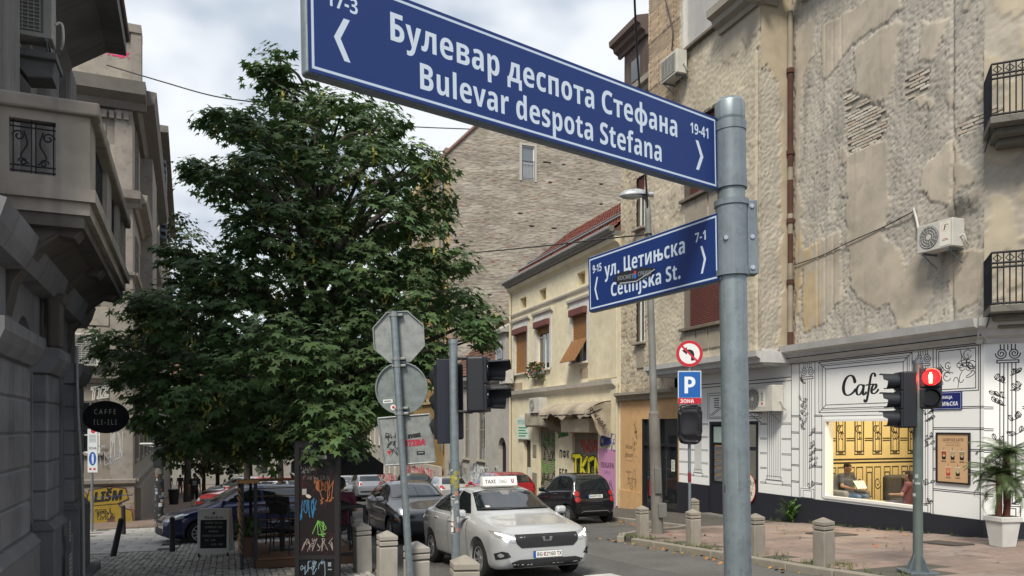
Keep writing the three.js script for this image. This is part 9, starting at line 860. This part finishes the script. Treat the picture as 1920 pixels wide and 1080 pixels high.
function figureGeos(key, bare) {
  if (figCache[key + bare]) return figCache[key + bare]; const P = POSES[key], bone = (a, b, ra, rb, o) => ({ a, b, ra, rb, ...o }), mid = (a, b, t) => a.map((v, i) => lerp(v, b[i], t)), hip0 = [0, P.pel[1] - 0.02, P.pel[2]];
  const torso = (x) => [bone(P.pel, mid(P.pel, P.chest, 0.5), 0.115 + x, 0.105 + x, { sx: 1.3 }), bone(mid(P.pel, P.chest, 0.4), P.chest, 0.105 + x, 0.12 + x, { sx: 1.35 }), bone(P.sh[0], P.sh[1], 0.066 + x, 0.066 + x), bone(P.chest, P.neck, 0.1 + x, 0.055 + x * 0.4)], upArm = (x, t = 1) => [0, 1].map((i) => bone(P.sh[i], mid(P.sh[i], P.el[i], t), 0.052 + x, lerp(0.052, 0.042, t) + x)), leg = (x, t = 1) => [0, 1].flatMap((i) => [bone(P.hip[i], P.kn[i], 0.082 + x, 0.056 + x), ...(t > 0 ? [bone(P.kn[i], mid(P.kn[i], P.an[i], t), 0.054 + x, lerp(0.054, 0.036, t) + x)] : [])]);
  const body = [...torso(0), ...upArm(0), ...[0, 1].map((i) => bone(P.el[i], P.wr[i], 0.042, 0.028)), ...leg(0), bone(P.neck, mid(P.neck, P.head, 0.6), 0.052, 0.05), ...[0, 1].map((i) => bone(P.an[i], P.toe[i], 0.04, 0.03))];
  const h = P.head, head = [bone([h[0], h[1] + 0.03, h[2] - 0.01], [h[0], h[1] + 0.02, h[2] + 0.01], 0.098, 0.092, { sx: 0.86 }), bone([h[0], h[1] - 0.04, h[2] + 0.02], [h[0], h[1] - 0.085, h[2] + 0.04], 0.07, 0.036), bone([h[0], h[1] + 0.01, h[2] + 0.095], [h[0], h[1] - 0.025, h[2] + 0.115], 0.01, 0.014), ...[-1, 1].map((q) => bone([q * 0.083, h[1] + 0.015, h[2]], [q * 0.087, h[1] - 0.03, h[2] + 0.004], 0.018, 0.012)), bone([-0.022, h[1] - 0.05, h[2] + 0.09], [0.022, h[1] - 0.05, h[2] + 0.09], 0.011, 0.011), bone(mid(P.neck, P.head, 0.3), h, 0.05, 0.05)];
  const hands = [0, 1].map((i) => { const w = P.wr[i], e = P.el[i], d = w.map((v, k) => v - e[k]), l = Math.hypot(...d), u = d.map((v) => v / l), s = i ? -1 : 1, ax = [s * 0.3, 0, 0.95], pal = w.map((v, k) => v + u[k] * 0.06), out = [bone(w, pal, 0.028, 0.036, { sx: 0.7 })]; for (let k = 0; k < 4; k++) { const off = (k - 1.5) * 0.019, b0 = pal.map((v, q) => v + ax[q] * off + u[q] * 0.02), len = [0.06, 0.072, 0.066, 0.05][k], b1 = b0.map((v, q) => v + u[q] * len * 0.55 + (q === 0 ? s * 0.008 : 0)), b2 = b1.map((v, q) => v + u[q] * len * 0.4 + (q === 0 ? s * 0.02 : 0)); out.push(bone(b0, b1, 0.0095, 0.009), bone(b1, b2, 0.009, 0.008)); } const t0 = w.map((v, q) => v + u[q] * 0.03 + ax[q] * 0.03), t1 = t0.map((v, q) => v + u[q] * 0.03 + ax[q] * 0.022), t2 = t1.map((v, q) => v + u[q] * 0.028 + ax[q] * 0.004); out.push(bone(t0, t1, 0.013, 0.011), bone(t1, t2, 0.011, 0.009)); return sdfMesh(out, 0.005, 0.006); });
  const g = { body: mergeGeometries([sdfMesh(body, 0.014, 0.035), sdfMesh(head, 0.008, 0.018), ...hands].map((q) => plain(q))), shirt: sdfMesh([...torso(0.014), ...upArm(0.016, 0.62)], 0.014, 0.03), trousers: sdfMesh([bone(hip0, [hip0[0], hip0[1] - 0.04, hip0[2]], 0.125, 0.12, { sx: 1.25 }), ...leg(0.014, bare ? 0.12 : 0.96)], 0.014, 0.03), shoes: sdfMesh([0, 1].flatMap((i) => [bone([P.an[i][0], P.an[i][1] - 0.03, P.an[i][2] - 0.03], P.toe[i], 0.05, 0.04)]), 0.01, 0.02), hair: sdfMesh([bone([h[0], h[1] + 0.055, h[2] - 0.03], [h[0], h[1] + 0.045, h[2] + 0.015], 0.093, 0.082, { sx: 0.95 }), bone([h[0], h[1] + 0.02, h[2] - 0.05], [h[0], h[1] - 0.03, h[2] - 0.06], 0.075, 0.055)], 0.009, 0.02), eyes: mergeGeometries([-1, 1].map((q) => new THREE.SphereGeometry(0.011, 8, 6).translate(q * 0.032, h[1] + 0.012, h[2] + 0.083))) };
  return (figCache[key + bare] = g);
}
function person(label, position, turn, pose, { shirt, trousers, hair = [0.012, 0.01, 0.008], skin = [0.42, 0.24, 0.16], shoes = [0.03, 0.03, 0.03], bare = false, long = false, scale = 1, group } = {}) {
  const g = figureGeos(pose, bare), o = thing('person', label, 'person', position, turn, group); o.scale.setScalar(scale); mesh('body', g.body, M(skin, { rough: 0.6 }), o); mesh('shirt', g.shirt, M(shirt, { rough: 0.9, t: 'cloth' }), o); mesh('trousers', g.trousers, M(trousers, { rough: 0.9, t: 'cloth' }), o); mesh('shoes', g.shoes, M(shoes, { rough: 0.7 }), o); mesh('hair', g.hair, M(hair, { rough: 0.7 }), o); mesh('eyes', g.eyes, M([0.02, 0.015, 0.012], { rough: 0.3 }), o); if (long) { const h = POSES[pose].head; mesh('long_hair', sdfMesh([{ a: [0, h[1] + 0.02, h[2] - 0.06], b: [0, h[1] - 0.22, h[2] - 0.1], ra: 0.085, rb: 0.06, sx: 1.3 }], 0.012, 0.02), M(hair, { rough: 0.7 }), o); } return o;
}
{
  const away = Math.atan2(U[0], U[1]);                       // facing down the street
  const w = at(365, 955, 38.6), p = person('person in black shirt and shorts walking away on the left pavement', [w.x, gyAt(w.x, w.z) + LP, w.z], away, 'walk', { shirt: [0.014, 0.014, 0.016], trousers: [0.016, 0.016, 0.02], bare: true, skin: [0.36, 0.2, 0.13] }); print('shirt_print', 0.2, 0.24, printed(100, 120, (g) => { g.clearRect(0, 0, 100, 120); g.strokeStyle = '#a5a5a5'; g.lineWidth = 12; g.strokeRect(14, 10, 72, 90); g.fillStyle = '#999'; g.fillRect(30, 30, 40, 16); g.fillRect(44, 46, 14, 44); }, { alpha: true }), p, 0, 1.26, -0.175, Math.PI);
  [[292, 70, 'stand', [0.3, 0.05, 0.05], 'distant person in a red top beside the litter bin'], [338, 66, 'walk', [0.02, 0.02, 0.025], 'distant person in dark clothes left of the walking person'], [352, 62, 'stand', [0.5, 0.46, 0.44], 'distant person in a pale top just left of the walking person'], [318, 74, 'walk', [0.1, 0.12, 0.2], 'distant person in blue behind the litter bin']].forEach(([px, d, ps, c, l], i) => { const q = at(px, 0, d); person(l, [q.x, gyAt(q.x, q.z) + LP, q.z], away + (i % 2 ? 0 : Math.PI), ps, { shirt: c, trousers: i % 2 ? [0.3, 0.1, 0.08] : [0.05, 0.06, 0.1], group: 'distant pedestrians' }); });
  const t = onStreet(14.6, 1.98, LP + 0.155); person('person in maroon shirt and jeans seated at the terrace', t, TH + 2.9, 'sit', { shirt: [0.14, 0.03, 0.06], trousers: [0.1, 0.14, 0.2], shoes: [0.4, 0.4, 0.4] });
  // inside the cafe
  const fl = -0.62, gx = 0.98;
  const ch = thing('armchair', 'grey upholstered armchair behind the cafe window', 'armchair', toHouse(gx + 0.02, fl, -1.0), RIGHT + Math.PI / 2), gm = M([0.3, 0.29, 0.27], { rough: 0.95, t: 'cloth' }); mesh('seat', [RB(0.6, 0.3, 0.6, 0.08, 0, 0.32, 0.02, 0, 0, 0, 4)], gm, ch); mesh('backrest', [RB(0.78, 0.85, 0.22, 0.1, 0, 0.62, -0.36, -0.12, 0, 0, 4)], gm, ch); for (const x of [-0.36, 0.36]) mesh('armrest', [RB(0.16, 0.56, 0.72, 0.075, x, 0.38, -0.02, 0, 0, 0, 4)], gm, ch); for (const [x, z] of [[-0.3, -0.3], [0.3, -0.3], [-0.3, 0.3], [0.3, 0.3]]) mesh('leg', [CY(0.02, 0.015, 0.16, x, 0.08, z)], MT.woodDark, ch);
  const mp = person('person in grey shirt and jeans reading in the armchair behind the cafe window', toHouse(gx + 0.04, fl - 0.02, -1.0), RIGHT + Math.PI / 2, 'sit', { shirt: [0.11, 0.115, 0.125], trousers: [0.14, 0.22, 0.36], skin: [0.38, 0.21, 0.14] });
  const pg = thing('open_booklet', 'white booklet held by the reader in the cafe', 'booklet', toHouse(gx + 0.43, fl + 0.82, -0.98), RIGHT + Math.PI / 2); mesh('pages', [B(0.17, 0.24, 0.008, -0.085, 0, 0, -0.6, 0.15), B(0.17, 0.24, 0.008, 0.085, 0, 0, -0.6, -0.15)], MT.whitePaint, pg);
  person('person in patterned trousers seated behind the traffic light pole in the cafe', toHouse(3.08, fl - 0.02, -0.75), RIGHT - Math.PI / 2 + 0.3, 'sit', { shirt: [0.3, 0.12, 0.13], trousers: [0.1, 0.1, 0.14], hair: [0.05, 0.03, 0.02], skin: [0.45, 0.27, 0.19], long: true, scale: 0.95 });
  const tb = thing('low_table', 'low glass topped table between the two people in the cafe', 'table', toHouse(2.1, fl, -0.72), RIGHT); mesh('top', [RB(1.1, 0.04, 0.6, 0.01, 0, 0.46, 0)], M([0.4, 0.36, 0.26], { rough: 0.2 }), tb); for (const [x, z] of [[-0.5, -0.25], [0.5, -0.25], [-0.5, 0.25], [0.5, 0.25]]) mesh('leg', [B(0.035, 0.44, 0.035, x, 0.22, z)], MT.woodOrange, tb);
  const hb = thing('side_table', 'tall wooden table against the drawn wall inside the cafe', 'table', toHouse(2.3, fl, -2.6), RIGHT); mesh('top', [RB(1.6, 0.05, 0.6, 0.01, 0, 0.98, 0)], M([0.42, 0.3, 0.13], { rough: 0.5, t: 'wood' }), hb); for (const [x, z] of [[-0.72, -0.24], [0.72, -0.24], [-0.72, 0.24], [0.72, 0.24]]) mesh('leg', [B(0.06, 0.96, 0.06, x, 0.48, z)], M([0.42, 0.3, 0.13], { rough: 0.5, t: 'wood' }), hb);
  const a2 = thing('armchair', 'dark armchair seen behind the reader in the cafe', 'armchair', toHouse(gx + 0.7, fl, -2.2), RIGHT + Math.PI / 2); const dmm = M([0.08, 0.08, 0.085], { rough: 0.95, t: 'cloth' }); mesh('seat', [RB(0.6, 0.4, 0.6, 0.08, 0, 0.25, 0)], dmm, a2); mesh('backrest', [RB(0.75, 0.8, 0.2, 0.09, 0, 0.65, -0.3)], dmm, a2);
}
renderer.render(scene, camera);
